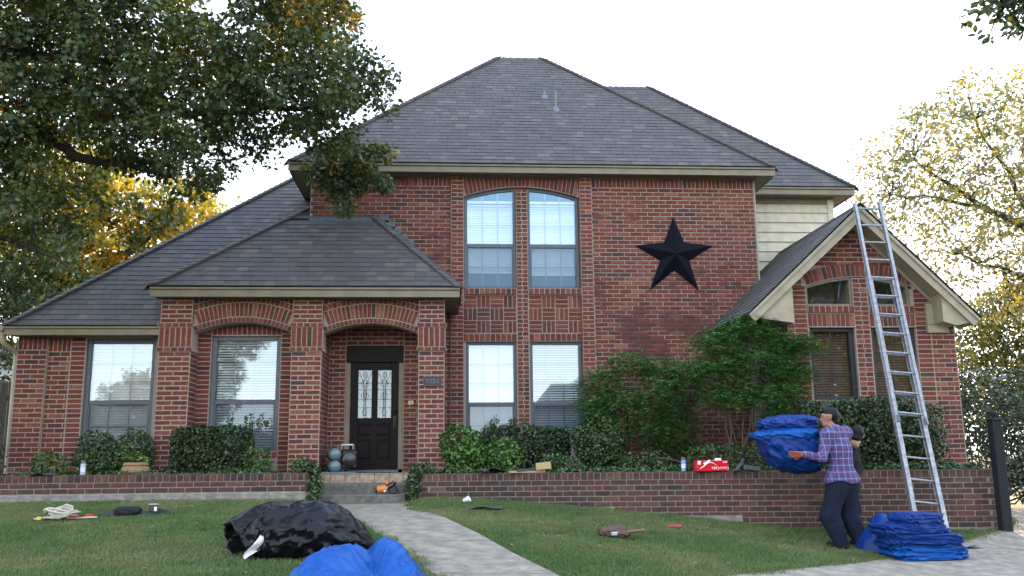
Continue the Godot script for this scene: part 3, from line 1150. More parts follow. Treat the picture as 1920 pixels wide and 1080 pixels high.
func left_wing() -> void:
	var z := -14.9
	var w1 := {"x0": -5.809, "x1": -4.72, "y0": 1.72, "y1": 3.515, "z": z - 0.05, "rail": 2.5, "cols": 3, "rows_up": 3, "rows_low": 2, "frame": "window_frame", "glass": "glass", "blind": "blind", "tilt": 1.0, "fw": 0.07}
	var w2 := w1.duplicate()
	w2.x0 = -3.84
	w2.x1 = -2.74
	w2.y0 = 1.72
	w2.y1 = 3.56
	w2.tilt = 0.6
	var wall := slab_wall("left_wall", [[-6.86, -5.809, 1.2, 3.66, z, z - 0.25], [-4.72, -3.84, 1.2, 3.66, z, z - 0.25], [-2.74, -2.03, 1.2, 4.1, z, z - 0.25], [-5.809, -4.72, 1.2, 1.72, z, z - 0.25],
		[-5.809, -4.72, 3.515, 3.66, z, z - 0.25], [-3.84, -2.74, 1.2, 1.72, z, z - 0.25], [-3.84, -2.74, 3.56, 4.1, z, z - 0.25], [-4.6, -3.84, 3.66, 4.1, z, z - 0.25], [-6.855, -6.398, 1.2, 3.64, z + 0.045, z - 0.001]])
	var f := front(z)
	var fp := front(z + 0.045)
	stack_row(wall, fp, -6.85, -6.4, 3.335, 3.63, 0.0765)
	pier(wall, fp, -6.85, -6.4, 1.35, 3.335, 2)
	stack_row(wall, f, -6.395, -6.05, 3.31, 3.545, 0.0765)
	run_bond(wall, f, -6.395, -6.05, 1.35, 3.31, false, 0.05)
	pier(wall, f, -6.045, -5.82, 1.35, 3.545, 3)
	pier(wall, f, -4.06, -3.845, 1.35, 3.9, 3)
	pier(wall, f, -2.735, -2.51, 1.35, 3.9, 3)
	stack_row(wall, f, -3.84, -2.735, 3.575, 3.8, 0.0765)
	stack_row(wall, f, -3.84, -2.735, 1.6, 1.71, 0.0955)
	var fs := [Vector3(-6.86, 0, z - 0.1), Vector3(0, 0, 1), Vector3(-1, 0, 0), Vector3.UP]
	run_bond(wall, fs, -1.5, 0.12, 1.35, 3.6)
	window(w1)
	window(w2)
	trim_bar("frieze", -6.39, -4.56, 3.548, 3.605, z + 0.04, z - 0.01)
	eave_front(-6.93, -4.56, 3.68, -14.5, z + 0.05, 0.15)
	slab_wall("side_wall", [[-6.86, -6.6, 1.2, 3.66, z - 0.251, -20.0], [-6.6, -2.0, 1.2, 3.66, -19.8, -20.0], [-6.6, -2.52, 3.6, 3.66, z - 0.26, -19.7]])
	# gutter outlet and downpipe at the corner
	var d := MB.new()
	d.tube([Vector3(-6.985, 3.66, -14.62), Vector3(-6.985, 3.47, -14.62), Vector3(-6.965, 3.40, -14.66), Vector3(-6.91, 3.33, -14.84), Vector3(-6.895, 3.25, -14.93), Vector3(-6.893, 1.3, -14.95)], 0.042, 8)
	put(d, "downpipe", M.rake_paint, house)
	var gt := MB.new()
	gt.span(-7.03, -6.94, 3.60, 3.69, -14.5, -19.5, Color.WHITE, 0.01)
	put(gt, "gutter", M.rake_paint, house)


func porch() -> void:
	var z := -14.5
	var cols := [[-4.553, -4.06, -14.9], [-2.5, -2.025, -15.4], [-0.494, -0.08, -16.0]]
	for c in cols:
		var x0: float = c[0]
		var x1: float = c[1]
		var col := slab_wall("porch_column", [[x0, x1, 1.2, 4.15, z, c[2]], [x0 - 0.012, x1 + 0.012, 3.335, 3.65, z + 0.012, z - 0.33], [x0 - 0.03, x1 + 0.03, 3.655, 3.715, z + 0.028, z - 0.33], [x0 - 0.03, x1 + 0.03, 3.268, 3.328, z + 0.028, z - 0.33]])
		var f := front(z)
		pier(col, f, x0 + 0.003, x1 - 0.003, 3.72, 4.15, 2, true)
		stack_row(col, front(z + 0.028), x0 - 0.03, x1 + 0.03, 3.65, 3.722, 0.115, true, 0.008)
		stack_row(col, front(z + 0.012), x0 - 0.01, x1 + 0.01, 3.332, 3.655, 0.0795, true)
		stack_row(col, front(z + 0.028), x0 - 0.03, x1 + 0.03, 3.262, 3.334, 0.115, true, 0.008)
		pier(col, f, x0 + 0.003, x1 - 0.003, 1.36, 3.262, 2, true)
		# right cheek
		var fs := [Vector3(x1, 0, z), Vector3(0, 0, -1), Vector3(1, 0, 0), Vector3.UP]
		run_bond(col, fs, 0.004, -c[2] - 14.5, 1.36, 4.0)
		var fl := [Vector3(x0, 0, z), Vector3(0, 0, 1), Vector3(-1, 0, 0), Vector3.UP]
		run_bond(col, fl, -0.4, -0.004, 1.36, 4.0)
		trim_bar("column_cap", x0 - 0.03, x1 + 0.03, 4.150, 4.215, z + 0.05, z - 0.05, "rake_paint")
	# two arches
	for q in [[-4.06, -2.5, 3.742], [-2.025, -0.494, 3.725]]:
		var cx: float = (q[0] + q[1]) * 0.5
		var half: float = (q[1] - q[0]) * 0.5
		var r := 1.875
		var cy: float = q[2] - r
		var p := arc_points(cx, cy, r, half)
		p.push_back(Vector2(q[1], 4.2))
		p.push_back(Vector2(q[0], 4.2))
		var fz := -14.57
		var wall := slab_wall("arch_wall", [], [[p, fz, fz - 0.32]])
		var f := front(fz)
		ring(wall, f, cx, cy, r, r + 0.086, half, 23, true, 0.026)
		ring(wall, f, cx, cy, r + 0.086, r + 0.318, half, 22, true, 0.016)
		# outer ring and the upright bricks in the two corners
		var ro := r + 0.318
		var a0 := asin(half / (ro + 0.05))
		for i in 21:
			var a := lerpf(-a0, a0, (i + 0.5) / 21.0)
			var top: float = cy + cos(a) * (ro + 0.1)
			if top < 4.175:
				brick(wall, f, cx + sin(a) * (ro + 0.05), cy + cos(a) * (ro + 0.05), 0.074 - JT, 0.1 - JT, -a, 0.02, true)
			else:
				brick(wall, f, cx + sin(a) * (ro + 0.03), (cy + cos(a) * ro + 4.16) * 0.5, 0.074 - JT, 4.16 - cy - cos(a) * ro - 0.006, -a, 0.02, true)
		var cnt := 5
		for s in [-1.0, 1.0]:
			for i in cnt:
				var x: float = cx + s * (half - (i + 0.5) * 0.074)
				var yb: float = cy + sqrt((ro + 0.1) * (ro + 0.1) - (x - cx) * (x - cx))
				if 4.155 - yb > 0.03:
					brick(wall, f, x, (yb + 4.158) * 0.5, 0.074 - JT, 4.158 - yb - 0.012, 0, 0.012)
		trim_bar("frieze", q[0] - 0.0, q[1] + 0.0, 4.16, 4.205, fz + 0.045, fz - 0.02)
	eave_front(-4.66, 0.16, 4.262, -14.24, -14.58, 0.165)
	var rs := MB.new()
	rs.span(0.13, 0.155, 4.1, 4.235, -14.29, -15.98)
	put(rs, "fascia", M.trim, house)
	var rs2 := MB.new()
	rs2.span(-0.08, 0.128, 4.11, 4.125, -14.6, -15.98)
	put(rs2, "soffit", M.soffit, house)
	# recess of the front door
	var dz := -15.4
	var dw := slab_wall("door_wall", [[-2.024, -1.735, 1.2, 3.98, dz, dz - 0.2], [-0.772, -0.495, 1.2, 3.98, dz, dz - 0.2], [-1.735, -0.772, 3.465, 3.98, dz, dz - 0.2]])
	var fd := front(dz)
	run_bond(dw, fd, -2.02, -1.738, 1.36, 3.98, false, 0.1)
	run_bond(dw, fd, -0.769, -0.498, 1.36, 3.98, false, 0.02)
	run_bond(dw, fd, -1.735, -0.772, 3.47, 3.98, false, 0.05)
	var ce := MB.new()
	ce.span(-2.02, -0.497, 3.98, 4.05, -14.9, -15.6)
	put(ce, "porch_ceiling", M.soffit, house)
	var fb := MB.new()
	fb.span(-2.02, -0.497, 1.0, 1.352, -14.03, -15.6)
	put(fb, "porch_floor", M.old_concrete, house)
	door(dz)
	# house number
	var pb := MB.new()
	pb.span(-0.415, -0.121, 2.706, 2.856, z + 0.008, z + 0.024, Color(0.022, 0.026, 0.028), 0.003)
	for b in [[-0.415, -0.121, 2.846, 2.856], [-0.415, -0.121, 2.706, 2.716], [-0.415, -0.405, 2.716, 2.846], [-0.131, -0.121, 2.716, 2.846]]:
		pb.span(b[0], b[1], b[2], b[3], z + 0.0245, z + 0.031, Color(0.10, 0.085, 0.06), 0.002)
	var plate := put(pb, "number_plate", M.coloured, house)
	letters("5324", Vector3(-0.268, 2.782, z + 0.027), 0.098, M.galvanised, plate, "number", "Droid Serif", 0.006)
	# door bell
	var bl := MB.new()
	bl.span(-0.685, -0.60, 2.465, 2.53, dz + 0.02, dz + 0.036, Color(0.62, 0.56, 0.38), 0.004)
	bl.box(Vector3(-0.642, 2.497, dz + 0.038), Vector3(0.022, 0.022, 0.01), Color(0.1, 0.09, 0.07), Basis.IDENTITY, 0.004)
	put(bl, "door_bell", M.coloured, house)


func letters(text: String, at: Vector3, size: float, m: Material, par: Node3D, called: String, face := "Droid Sans", thick := 0.004, bs := Basis.IDENTITY, italic := false) -> MeshInstance3D:
	var tm := TextMesh.new()
	tm.text = text
	var sf := SystemFont.new()
	sf.font_names = PackedStringArray([face])
	sf.font_italic = italic
	sf.font_weight = 700
	tm.font = sf
	tm.font_size = 64
	tm.pixel_size = size / 64.0
	tm.depth = thick
	tm.material = m
	var o := MeshInstance3D.new()
	o.mesh = tm
	o.name = called
	par.add_child(o, true)
	o.transform = Transform3D(bs, at)
	return o


func door(dz: float) -> void:
	var fb := MB.new()
	for q in [[-1.735, -1.655], [-0.852, -0.772]]:
		fb.span(q[0], q[1], 1.40, 3.17, dz + 0.01, dz - 0.1, Color.WHITE, 0.008)
	put(fb, "door_frame", M.trim, house)
	trim_bar("shaded_door_head", -1.735, -0.772, 3.175, 3.46, dz + 0.004, dz - 0.1, "door_wood")  # tan panel in dark door wood: the porch shade is put into it
	trim_bar("threshold", -1.66, -0.84, 1.353, 1.40, dz + 0.06, dz - 0.1, "galvanised")
	# leaf: stiles and rails with sunk panels, two leaded lights
	var db := MB.new()
	var x0 := -1.653
	var x1 := -0.854
	var z := dz - 0.03
	var mid := (x0 + x1) * 0.5
	for q in [[x0, x0 + 0.125], [x1 - 0.125, x1], [mid - 0.05, mid + 0.05]]:
		db.span(q[0], q[1], 1.402, 3.172, z, z - 0.045, Color.WHITE, 0.004)
	for q in [[1.402, 1.56], [1.885, 1.95], [2.15, 2.25], [3.05, 3.172]]:
		db.span(x0 + 0.125, x1 - 0.125, q[0], q[1], z - 0.001, z - 0.045, Color.WHITE, 0.004)
	db.span(x0 + 0.12, x1 - 0.12, 1.5, 2.22, z - 0.022, z - 0.042)
	for p in [[x0 + 0.15, mid - 0.075, 1.585, 1.86], [mid + 0.075, x1 - 0.15, 1.585, 1.86]]:
		db.span(p[0], p[1], p[2], p[3], z - 0.004, z - 0.022, Color.WHITE, 0.016)
	db.span(x0 + 0.15, x1 - 0.15, 1.975, 2.125, z + 0.001, z - 0.022, Color.WHITE, 0.016)
	var leaf := put(db, "door", M.door_wood, house)
	for side in 2:
		var a := (x0 + 0.125) if side == 0 else mid + 0.05
		var b := (mid - 0.05) if side == 0 else x1 - 0.125
		var gb := MB.new()
		gb.quad(Vector3(a, 2.25, z - 0.02), Vector3(b, 2.25, z - 0.02), Vector3(b, 3.05, z - 0.02), Vector3(a, 3.05, z - 0.02), Vector3.BACK)
		put(gb, "pane", M.dark_glass, leaf)
		var cb := MB.new()
		cb.quad(Vector3(a, 2.25, z - 0.04), Vector3(b, 2.25, z - 0.04), Vector3(b, 3.05, z - 0.04), Vector3(a, 3.05, z - 0.04), Vector3.BACK, Color(0.055, 0.065, 0.07))
		put(cb, "frosted_backing", M.coloured, leaf)
		# lead cames: outline curves and cross bars
		var lb := MB.new()
		var cx := (a + b) * 0.5
		var hw := (b - a) * 0.5
		for y in [2.42, 2.555, 2.72, 2.83]:
			lb.span(a, b, y - 0.004, y + 0.004, z - 0.012, z - 0.018)
		for e in [[2.345, 0.032, 0.062], [2.97, 0.032, 0.05], [2.615, 0.066, 0.05], [2.82, 0.066, 0.05], [2.64, 0.03, 0.06], [2.85, 0.03, 0.05]]:
			var pts := []
			for i in 17:
				var t := TAU * i / 16.0
				pts.append(Vector3(cx + cos(t) * e[1], e[0] + sin(t) * e[2], z - 0.014))
			lb.tube(pts, 0.004, 5)
		for sx in [-1.0, 1.0]:
			lb.tube([Vector3(cx + sx * 0.022, 2.25, z - 0.014), Vector3(cx + sx * 0.018, 2.5, z - 0.014), Vector3(cx + sx * 0.022, 2.78, z - 0.014), Vector3(cx + sx * 0.05, 2.9, z - 0.014), Vector3(cx + sx * hw * 0.95, 3.02, z - 0.014)], 0.0038, 5)
		put(lb, "lead_tracery", M.lead, leaf)
		var bv := MB.new()   # clear bevelled pieces down the middle
		for e in [[2.345, 0.028, 0.056], [2.97, 0.028, 0.045]]:
			var ring_p := PackedVector2Array()
			for i in 14:
				ring_p.push_back(Vector2(cx + cos(TAU * i / 14.0) * e[1], e[0] + sin(TAU * i / 14.0) * e[2]))
			bv.prism(ring_p, Vector3(0, 0, z - 0.013), Vector3.RIGHT, Vector3.UP, Vector3(0, 0, -0.004), Color(0.3, 0.32, 0.31))
		bv.span(cx - 0.014, cx + 0.014, 2.44, 2.76, z - 0.013, z - 0.017, Color(0.24, 0.26, 0.26), 0.003)
		put(bv, "bevelled_glass", M.coloured_gloss, leaf)
	var hb := MB.new()
	hb.lathe(Vector3(x1 - 0.055, 2.36, z), [[0.028, 0.0], [0.028, 0.012], [0.012, 0.014], [0.012, 0.03], [0.03, 0.045], [0.026, 0.065], [0.0, 0.072]], 14, Color.WHITE, Vector3.BACK)
	hb.span(x1 - 0.085, x1 - 0.03, 2.08, 2.28, z + 0.001, z + 0.012, Color.WHITE, 0.004)
	hb.tube([Vector3(x1 - 0.057, 2.24, z + 0.01), Vector3(x1 - 0.057, 2.22, z + 0.05), Vector3(x1 - 0.057, 2.12, z + 0.05), Vector3(x1 - 0.057, 2.09, z + 0.01)], 0.009, 6)
	put(hb, "handle", M.lead, leaf)


func bay() -> void:
	var z := -14.0
	var w1 := {"x0": 5.735, "x1": 6.48, "y0": 1.9, "y1": 3.575, "z": z - 0.06, "cols": 2, "rows_up": 3, "frame": "black_frame", "glass": "dark_glass", "blind": "wood_blind", "tilt": 1.1, "fw": 0.065, "bars": "black_frame"}
	w1.y0 = 2.42
	var w2 := w1.duplicate()
	w2.x0 = 6.745
	w2.x1 = 7.49
	var cx := 6.6
	var r := 2.54
	var cy := 4.40 - r
	var t1 := {"x0": 5.715, "x1": 6.49, "y0": 3.925, "y1": 4.32, "z": z - 0.03, "cols": 1, "rows_up": 1, "frame": "trim", "glass": "dark_glass", "fw": 0.04, "cx": cx, "cy": cy, "r": r, "deep": 0.8}
	var t2 := t1.duplicate()
	t2.x0 = 6.735
	t2.x1 = 7.44
	var rake := func(x: float) -> float: return 5.40 - absf(x - 6.52) * 0.955
	var gable := PackedVector2Array()
	var top := arc_points(cx, cy, r, 0.885, 16)
	gable.append_array(top)
	gable.push_back(Vector2(6.52 + (5.40 - top[-1].y) / 0.955, top[-1].y))
	gable.push_back(Vector2(6.52, 5.40))
	gable.push_back(Vector2(5.38, rake.call(5.38)))
	gable.push_back(Vector2(5.38, top[0].y))
	var flank := PackedVector2Array([Vector2(7.49, 3.8), Vector2(8.13, 3.8), Vector2(8.13, rake.call(8.13)), Vector2(6.52 + (5.40 - top[-1].y) / 0.955, top[-1].y), Vector2(7.49, top[-1].y)])
	var wall := slab_wall("bay_wall", [[5.38, 5.715, 1.2, top[0].y, z, z - 0.25], [7.49, 8.13, 1.2, 3.8, z, z - 0.25], [6.49, 6.735, 1.2, 4.38, z, z - 0.25], [5.715, 6.49, 1.2, 2.42, z, z - 0.25], [6.735, 7.49, 1.2, 2.42, z, z - 0.25],
		[5.715, 6.49, 3.58, 3.925, z, z - 0.25], [6.735, 7.49, 3.58, 3.925, z, z - 0.25], [5.715, 5.735, 2.42, 3.58, z, z - 0.25], [7.44, 7.49, 3.92, 4.2, z, z - 0.25], [6.48, 6.49, 2.42, 3.58, z, z - 0.25], [6.735, 6.745, 2.42, 3.58, z, z - 0.25]], [[gable, z, z - 0.25], [flank, z, z - 0.25]])
	var f := front(z)
	pier(wall, f, 5.385, 5.5, 1.35, 4.25, 3)
	pier(wall, f, 5.5, 5.712, 1.35, 4.25, 3)
	pier(wall, f, 6.493, 6.732, 1.35, 4.37, 0)
	pier(wall, f, 7.495, 7.735, 1.35, 4.2, 3)
	run_bond(wall, f, 7.74, 8.125, 1.35, 4.2, false, 0.08, func(y, ch): return [[7.74, minf(8.125, 6.52 + (5.40 - y - ch * 0.5) / 0.955)]])
	run_bond(wall, f, 5.715, 6.49, 1.35, 2.42, false, 0.0)
	run_bond(wall, f, 6.735, 7.49, 1.35, 2.42, false, 0.0)
	for q in [[5.72, 6.488], [6.738, 7.488]]:
		stack_row(wall, f, q[0], q[1], 3.585, 3.80, 0.0765, false, 0.014)
		var sl := slab_wall("sill", [[q[0], q[1], 3.812, 3.918, z + 0.035, z - 0.001]])
		stack_row(sl, front(z + 0.035), q[0], q[1], 3.806, 3.922, 0.0955, false, 0.008)
		trim_bar("lintel", q[0], q[1], 3.572, 3.586, z + 0.02, z - 0.05, "rake_paint", 0.002)
	ring(wall, f, cx, cy, r + 0.005, r + 0.225, 0.93, 23, false, 0.016)
	# plain courses above the arch and beside its ends, cut by the rakes
	run_bond(wall, f, 5.4, 8.1, 4.2, 5.4, false, 0.03, func(y, ch):
		var lo: float = 6.52 - (5.40 - y - ch * 0.3) / 0.955
		var hi: float = 6.52 + (5.40 - y - ch * 0.3) / 0.955
		lo = maxf(lo, 5.385)
		hi = minf(hi, 8.125)
		var rr := r + 0.235
		var yy: float = y + ch * 0.35 - cy
		if yy < rr:
			var hw := minf(sqrt(maxf(rr * rr - pow(y - ch * 0.35 - cy, 2.0), 0.0)), 0.94)
			return [[lo, cx - hw], [cx + hw, hi]]
		return [[lo, hi]])
	for w in [w1, w2, t1, t2]:
		window(w)
	# right cheek of the bay and the rest of its body
	slab_wall("side_wall", [[7.9, 8.13, 1.2, 3.75, z - 0.251, -18.0], [5.38, 5.6, 1.2, 4.2, z - 0.251, -16.0]])
	# roof: two slopes, the left one in view
	var pk := Vector3(6.54, 5.50, -13.6)
	var el := Vector3(4.617, 3.735, -13.6)
	var er := Vector3(8.36, 3.66, -13.6)
	var back := Vector3(0, 0, -4.2)
	var rf := hip_roof("bay_roof", [pk, el, er, pk + back, el + back, er + back, el - Vector3(0, 0.05, 0), er - Vector3(0, 0.05, 0), pk - Vector3(0, 0.07, 0)], [[0, 1, 4, 3], [0, 2, 5, 3]])
	var s := (pk - el)
	var run := s.length()
	s /= run
	shingle_field(rf, el + Vector3(0, 0.012, 0.03), Vector3(0, 0, -1), s, 1.0, run, func(_d): return [0.0, 4.2])
	s = (pk - er).normalized()
	shingle_field(rf, er + Vector3(0, 0.012, 0.03), Vector3(0, 0, -1), s, 1.0, run, func(_d): return [0.0, 4.2])
	ridge_caps(pk + Vector3(0, 0, 0.03), pk + back, Vector3(-0.7, -0.66, 0), Vector3(0.7, -0.66, 0))
	# rake boards, soffits under them, and the boxed returns at the eaves
	for q in [[el, -1.0], [er, 1.0]]:
		var e: Vector3 = q[0]
		var d := (pk - e)
		var dn := Vector3(d.y, -d.x, 0).normalized()
		if dn.y > 0:
			dn = -dn
		for l in [[0.0, 0.165, -13.61, -13.645], [0.0, 0.055, -13.585, -13.611]]:
			var p := PackedVector2Array()
			for v in [e + dn * 0.014, pk + Vector3(0, -0.02, 0), pk + Vector3(0, -0.02 - l[1] * 1.38, 0), e + dn * l[1]]:
				p.push_back(Vector2(v.x, v.y))
			var rb := MB.new()
			rb.prism(p, Vector3(0, 0, l[2]), Vector3.RIGHT, Vector3.UP, Vector3(0, 0, l[3] - l[2]))
			put(rb, "rake_board", M.rake_paint, house)
		var sb := MB.new()
		var o1 := dn * 0.14
		sb.face(e + o1 + Vector3(0, 0, -0.045), pk + Vector3(0, -0.2, -0.045), pk + Vector3(0, -0.2, -0.39), e + o1 + Vector3(0, 0, -0.39), -Vector3.UP)
		put(sb, "soffit", M.rake_paint, house)
		# frieze along the wall under the soffit
		var fz := PackedVector2Array()
		for v in [e + dn * 0.15, pk + Vector3(0, -0.21, 0), pk + Vector3(0, -0.27, 0), e + dn * 0.2]:
			fz.push_back(Vector2(v.x, v.y))
		var zb := MB.new()
		zb.prism(fz, Vector3(0, 0, z + 0.03), Vector3.RIGHT, Vector3.UP, Vector3(0, 0, -0.03))
		put(zb, "frieze", M.rake_paint, house)
		# boxed return: a wedge-topped box against the wall
		var bx := MB.new()
		var wx: float = 5.36 if q[1] < 0 else 7.77
		var sgn: float = q[1]
		var pr := PackedVector2Array()
		if sgn > 0:
			for v in [Vector2(7.77, 3.62), Vector2(7.98, 3.56), Vector2(er.x - 0.02, er.y - 0.035), Vector2(7.77, er.y + (er.x - 7.77) * 0.98 - 0.1)]:
				pr.push_back(v)
			bx.prism(pr, Vector3(0, 0, -13.655), Vector3.RIGHT, Vector3.UP, Vector3(0, 0, -0.34))
			bx.span(7.66, 8.0, 3.48, 3.61, -13.93, -14.0)
			bx.span(7.66, 7.765, 3.60, 3.95, -13.93, -14.0)
		else:
			for v in [Vector2(el.x + 0.02, el.y - 0.035), Vector2(5.03, 3.64), Vector2(5.36, 3.60), Vector2(5.36, 4.25), Vector2(5.03, el.y + (5.03 - el.x) * 0.9 - 0.1)]:
				pr.push_back(v)
			bx.prism(pr, Vector3(0, 0, -13.655), Vector3.RIGHT, Vector3.UP, Vector3(0, 0, -0.34))
		put(bx, "eave_return", M.rake_paint, house)


func siding_block() -> void:
	# boarded upper wall behind the bay
	var z := -17.2
	var mb := MB.new()
	mb.span(5.6, 7.71, 3.0, 6.75, z - 0.03, z - 0.2)
	mb.span(7.5, 7.71, 3.0, 6.75, z - 0.2, -23.0)
	var w := put(mb, "siding_wall", M.siding, house)
	var n := 0
	var y := 4.55
	while y < 6.52:
		var sb := MB.new()
		var ty := minf(y + 0.2, 6.53)
		var tl := 0.0
		sb.prism(PackedVector2Array([Vector2(0.0, y), Vector2(0.038, y), Vector2(0.008, ty + 0.01), Vector2(0.0, ty + 0.01)]), Vector3(5.6, 0, z - 0.028), Vector3(0, 0, 1), Vector3.UP, Vector3(1.99, 0, 0))
		put(sb, "siding_board", M.siding, w)
		y += 0.2
		n += 1
	trim_bar("corner_board", 7.59, 7.715, 3.0, 6.62, z + 0.02, z - 0.06, "siding")
	trim_bar("frieze", 5.6, 7.59, 6.53, 6.63, z + 0.016, z - 0.02, "soffit")
	eave_front(5.7, 8.05, 6.806, -16.9, z + 0.02, 0.16)
	var sd := MB.new()
	sd.span(7.72, 8.0, 6.65, 6.67, -16.95, -22.9)
	sd.span(8.02, 8.045, 6.64, 6.79, -16.95, -23.2)
	put(sd, "soffit", M.soffit, house)
	# flashing heap in the corner between roof and wall
	for i in 5:
		var fb := MB.new()
		fb.box(Vector3(5.52 + i * 0.035, 4.02 + i * 0.16, -15.95 - i * 0.01), Vector3(0.2, 0.17, 0.012), Color.WHITE, Basis(Vector3.BACK, 0.5) * Basis(Vector3.UP, 0.25))
		put(fb, "step_flashing", M.flashing, house)


func build_house() -> void:
	house = thing("brick_house", "two storey red brick house with a steep shingle roof and an arched porch", "house", Vector3(1.0, 1.2, -15.5))
	rest_bricks = MB.new()
	rest_shingles = MB.new()
	porch()
	main_block()
	left_wing()
	bay()
	siding_block()
	roofs()
	put(rest_bricks, "brickwork", M.brick, house, true)
	put(rest_shingles, "shingles", M.shingle, house, true)
	# steel star on the wall: a thing of its own
	var sb := MB.new()
	var c := Vector3(4.107, 5.2, -15.86)
	var tips := [Vector2(4.117, 5.914), Vector2(4.832, 5.372), Vector2(4.522, 4.541), Vector2(3.625, 4.54), Vector2(3.379, 5.364)]
	for i in 5:
		var a: Vector2 = tips[i]
		var b: Vector2 = tips[(i + 1) % 5]
		var cc := Vector2(c.x, c.y)
		var v := cc + ((a + b) * 0.5 - cc).normalized() * 0.29
		var ta := Vector3(a.x, a.y, -15.975)
		var tb := Vector3(b.x, b.y, -15.975)
		var tv := Vector3(v.x, v.y, -15.965)
		sb.face3(c, ta, tv, Vector3(0, 0, 1))
		sb.face3(c, tv, tb, Vector3(0, 0, 1))
		for e in [[ta, tv], [tv, tb]]:
			sb.face(e[0], e[1], e[1] - Vector3(0, 0, 0.02), e[0] - Vector3(0, 0, 0.02), ((e[0] + e[1]) * 0.5 - c))
	var star := put(sb, "wall_star", M.star_metal)
	tag(star, "large black five pointed metal star hung on the brick wall", "wall star")


# ---------------------------------------------------------------- ground, paving, walls of the beds
func edge_at(z: float) -> float:
	# left edge of the drive
	return curve(-z, [[0.0, 1.2], [7.0, 1.6], [8.3, 2.2], [8.82, 2.62], [9.13, 3.09], [9.58, 3.64], [10.1, 4.27], [10.57, 4.91], [10.88, 5.52], [11.58, 6.45], [12.06, 7.17], [12.61, 7.94], [14.0, 8.7], [30.0, 10.5]])


func path_left(z: float) -> float:
	return curve(-z, [[2.0, 1.2], [8.1, -0.06], [13.55, -1.93]])


func path_right(z: float) -> float:
	return curve(-z, [[2.0, 2.6], [8.33, 0.94], [9.21, 0.62], [10.13, 0.33], [10.87, 0.04], [12.27, -0.42], [13.55, -0.62]])


func on_paving(x: float, z: float, grow := 0.0) -> bool:
	if z > -13.56 and x > path_left(z) - grow and x < path_right(z) + grow:
		return true
	return x > edge_at(z) - grow


func landscape() -> void:
	var xs := []
	var zs := []
	for v in [-300, -150, -80, -50, -35, -26, -20, -16]:
		xs.append(float(v))
	var x := -13.0
	while x <= 16.0:
		xs.append(x)
		x += 0.4
	for v in [18, 22, 28, 36, 50, 80, 150, 300]:
		xs.append(float(v))
	for v in [200, 100, 60, 35, 20, 12, 6]:
		zs.append(float(v))
	var z := 3.0
	while z >= -18.0:
		zs.append(z)
		z -= 0.4
	for v in [-22, -28, -36, -50, -80, -150, -300]:
		zs.append(float(v))
	var p := PackedVector3Array()
	for zz in zs:
		for xx in xs:
			p.push_back(Vector3(xx, ground(xx, zz), zz))
	var mb := MB.new()
	mb.grid(p, xs.size(), zs.size(), false, true)
	struct(mb, "ground", M.turf, "front lawn ground that slopes down to the street and the drive")
	# drive
	mb = MB.new()
	p = PackedVector3Array()
	var nz := 70
	for j in nz:
		var zj := lerpf(-4.0, -30.0, j / float(nz - 1))
		for i in 12:
			var xi := lerpf(edge_at(zj), 17.0, i / 11.0)
			p.push_back(Vector3(xi, ground(xi, zj) + 0.022, zj))
	mb.grid(p, 12, nz, false, true)
	for j in nz - 1:
		var a := p[j * 12]
		var b := p[(j + 1) * 12]
		mb.face(a, b, b - Vector3.UP * 0.1, a - Vector3.UP * 0.1, Vector3.LEFT)
	struct(mb, "driveway", M.path_concrete, "pale concrete drive at the right beside the lawn")
	# garden path in slabs with open joints
	var ends := [-13.56, -12.95, -11.2, -9.75, -8.3, -6.85, -5.4, -3.95, -2.5]
	var path := thing("garden_path", "straight concrete path from the front steps across the lawn", "path", Vector3(0, 0.6, -8))
	path.set_meta("kind", "structure")
	for i in ends.size() - 1:
		var sb := MB.new()
		var z0: float = ends[i] + 0.0
		var z1: float = ends[i + 1] - 0.02
		p = PackedVector3Array()
		for j in 7:
			var zj := lerpf(z0, z1, j / 6.0)
			for k in 5:
				var xk := lerpf(path_left(zj), path_right(zj), k / 4.0)
				p.push_back(Vector3(xk, ground(lerpf(path_left(zj), path_right(zj), 0.5), zj) * 0.6 + ground(xk, zj) * 0.4 + 0.022, zj))
		sb.grid(p, 5, 7, false, false)
		for j in 6:
			for k in [0, 4]:
				var a := p[j * 5 + k]
				var b := p[(j + 1) * 5 + k]
				sb.face(a, b, b - Vector3.UP * 0.08, a - Vector3.UP * 0.08, Vector3.LEFT if k == 0 else Vector3.RIGHT)
		for j in [0, 6]:
			for k in 4:
				var a := p[j * 5 + k]
				var b := p[j * 5 + k + 1]
				sb.face(a, b, b - Vector3.UP * 0.08, a - Vector3.UP * 0.08, Vector3(0, 0, -1 if j == 0 else 1))
		put(sb, "paving_slab", M.path_concrete, path)
	# planting beds behind the low walls
	mb = MB.new()
	mb.span(-12.0, -2.0, 0.9, 1.34, -13.4, -15.1)
	mb.prism(PackedVector2Array([Vector2(-0.4, 13.55), Vector2(1.2, 13.36), Vector2(4.4, 12.9), Vector2(6.75, 12.55), Vector2(7.7, 12.6), Vector2(7.8, 16.0), Vector2(-0.4, 16.0)]), Vector3(0, 0.5, 0), Vector3.RIGHT, Vector3(0, 0, -1), Vector3(0, 0.82, 0))
	struct(mb, "planting_bed", M.soil, "dark soil of the raised beds along the house")


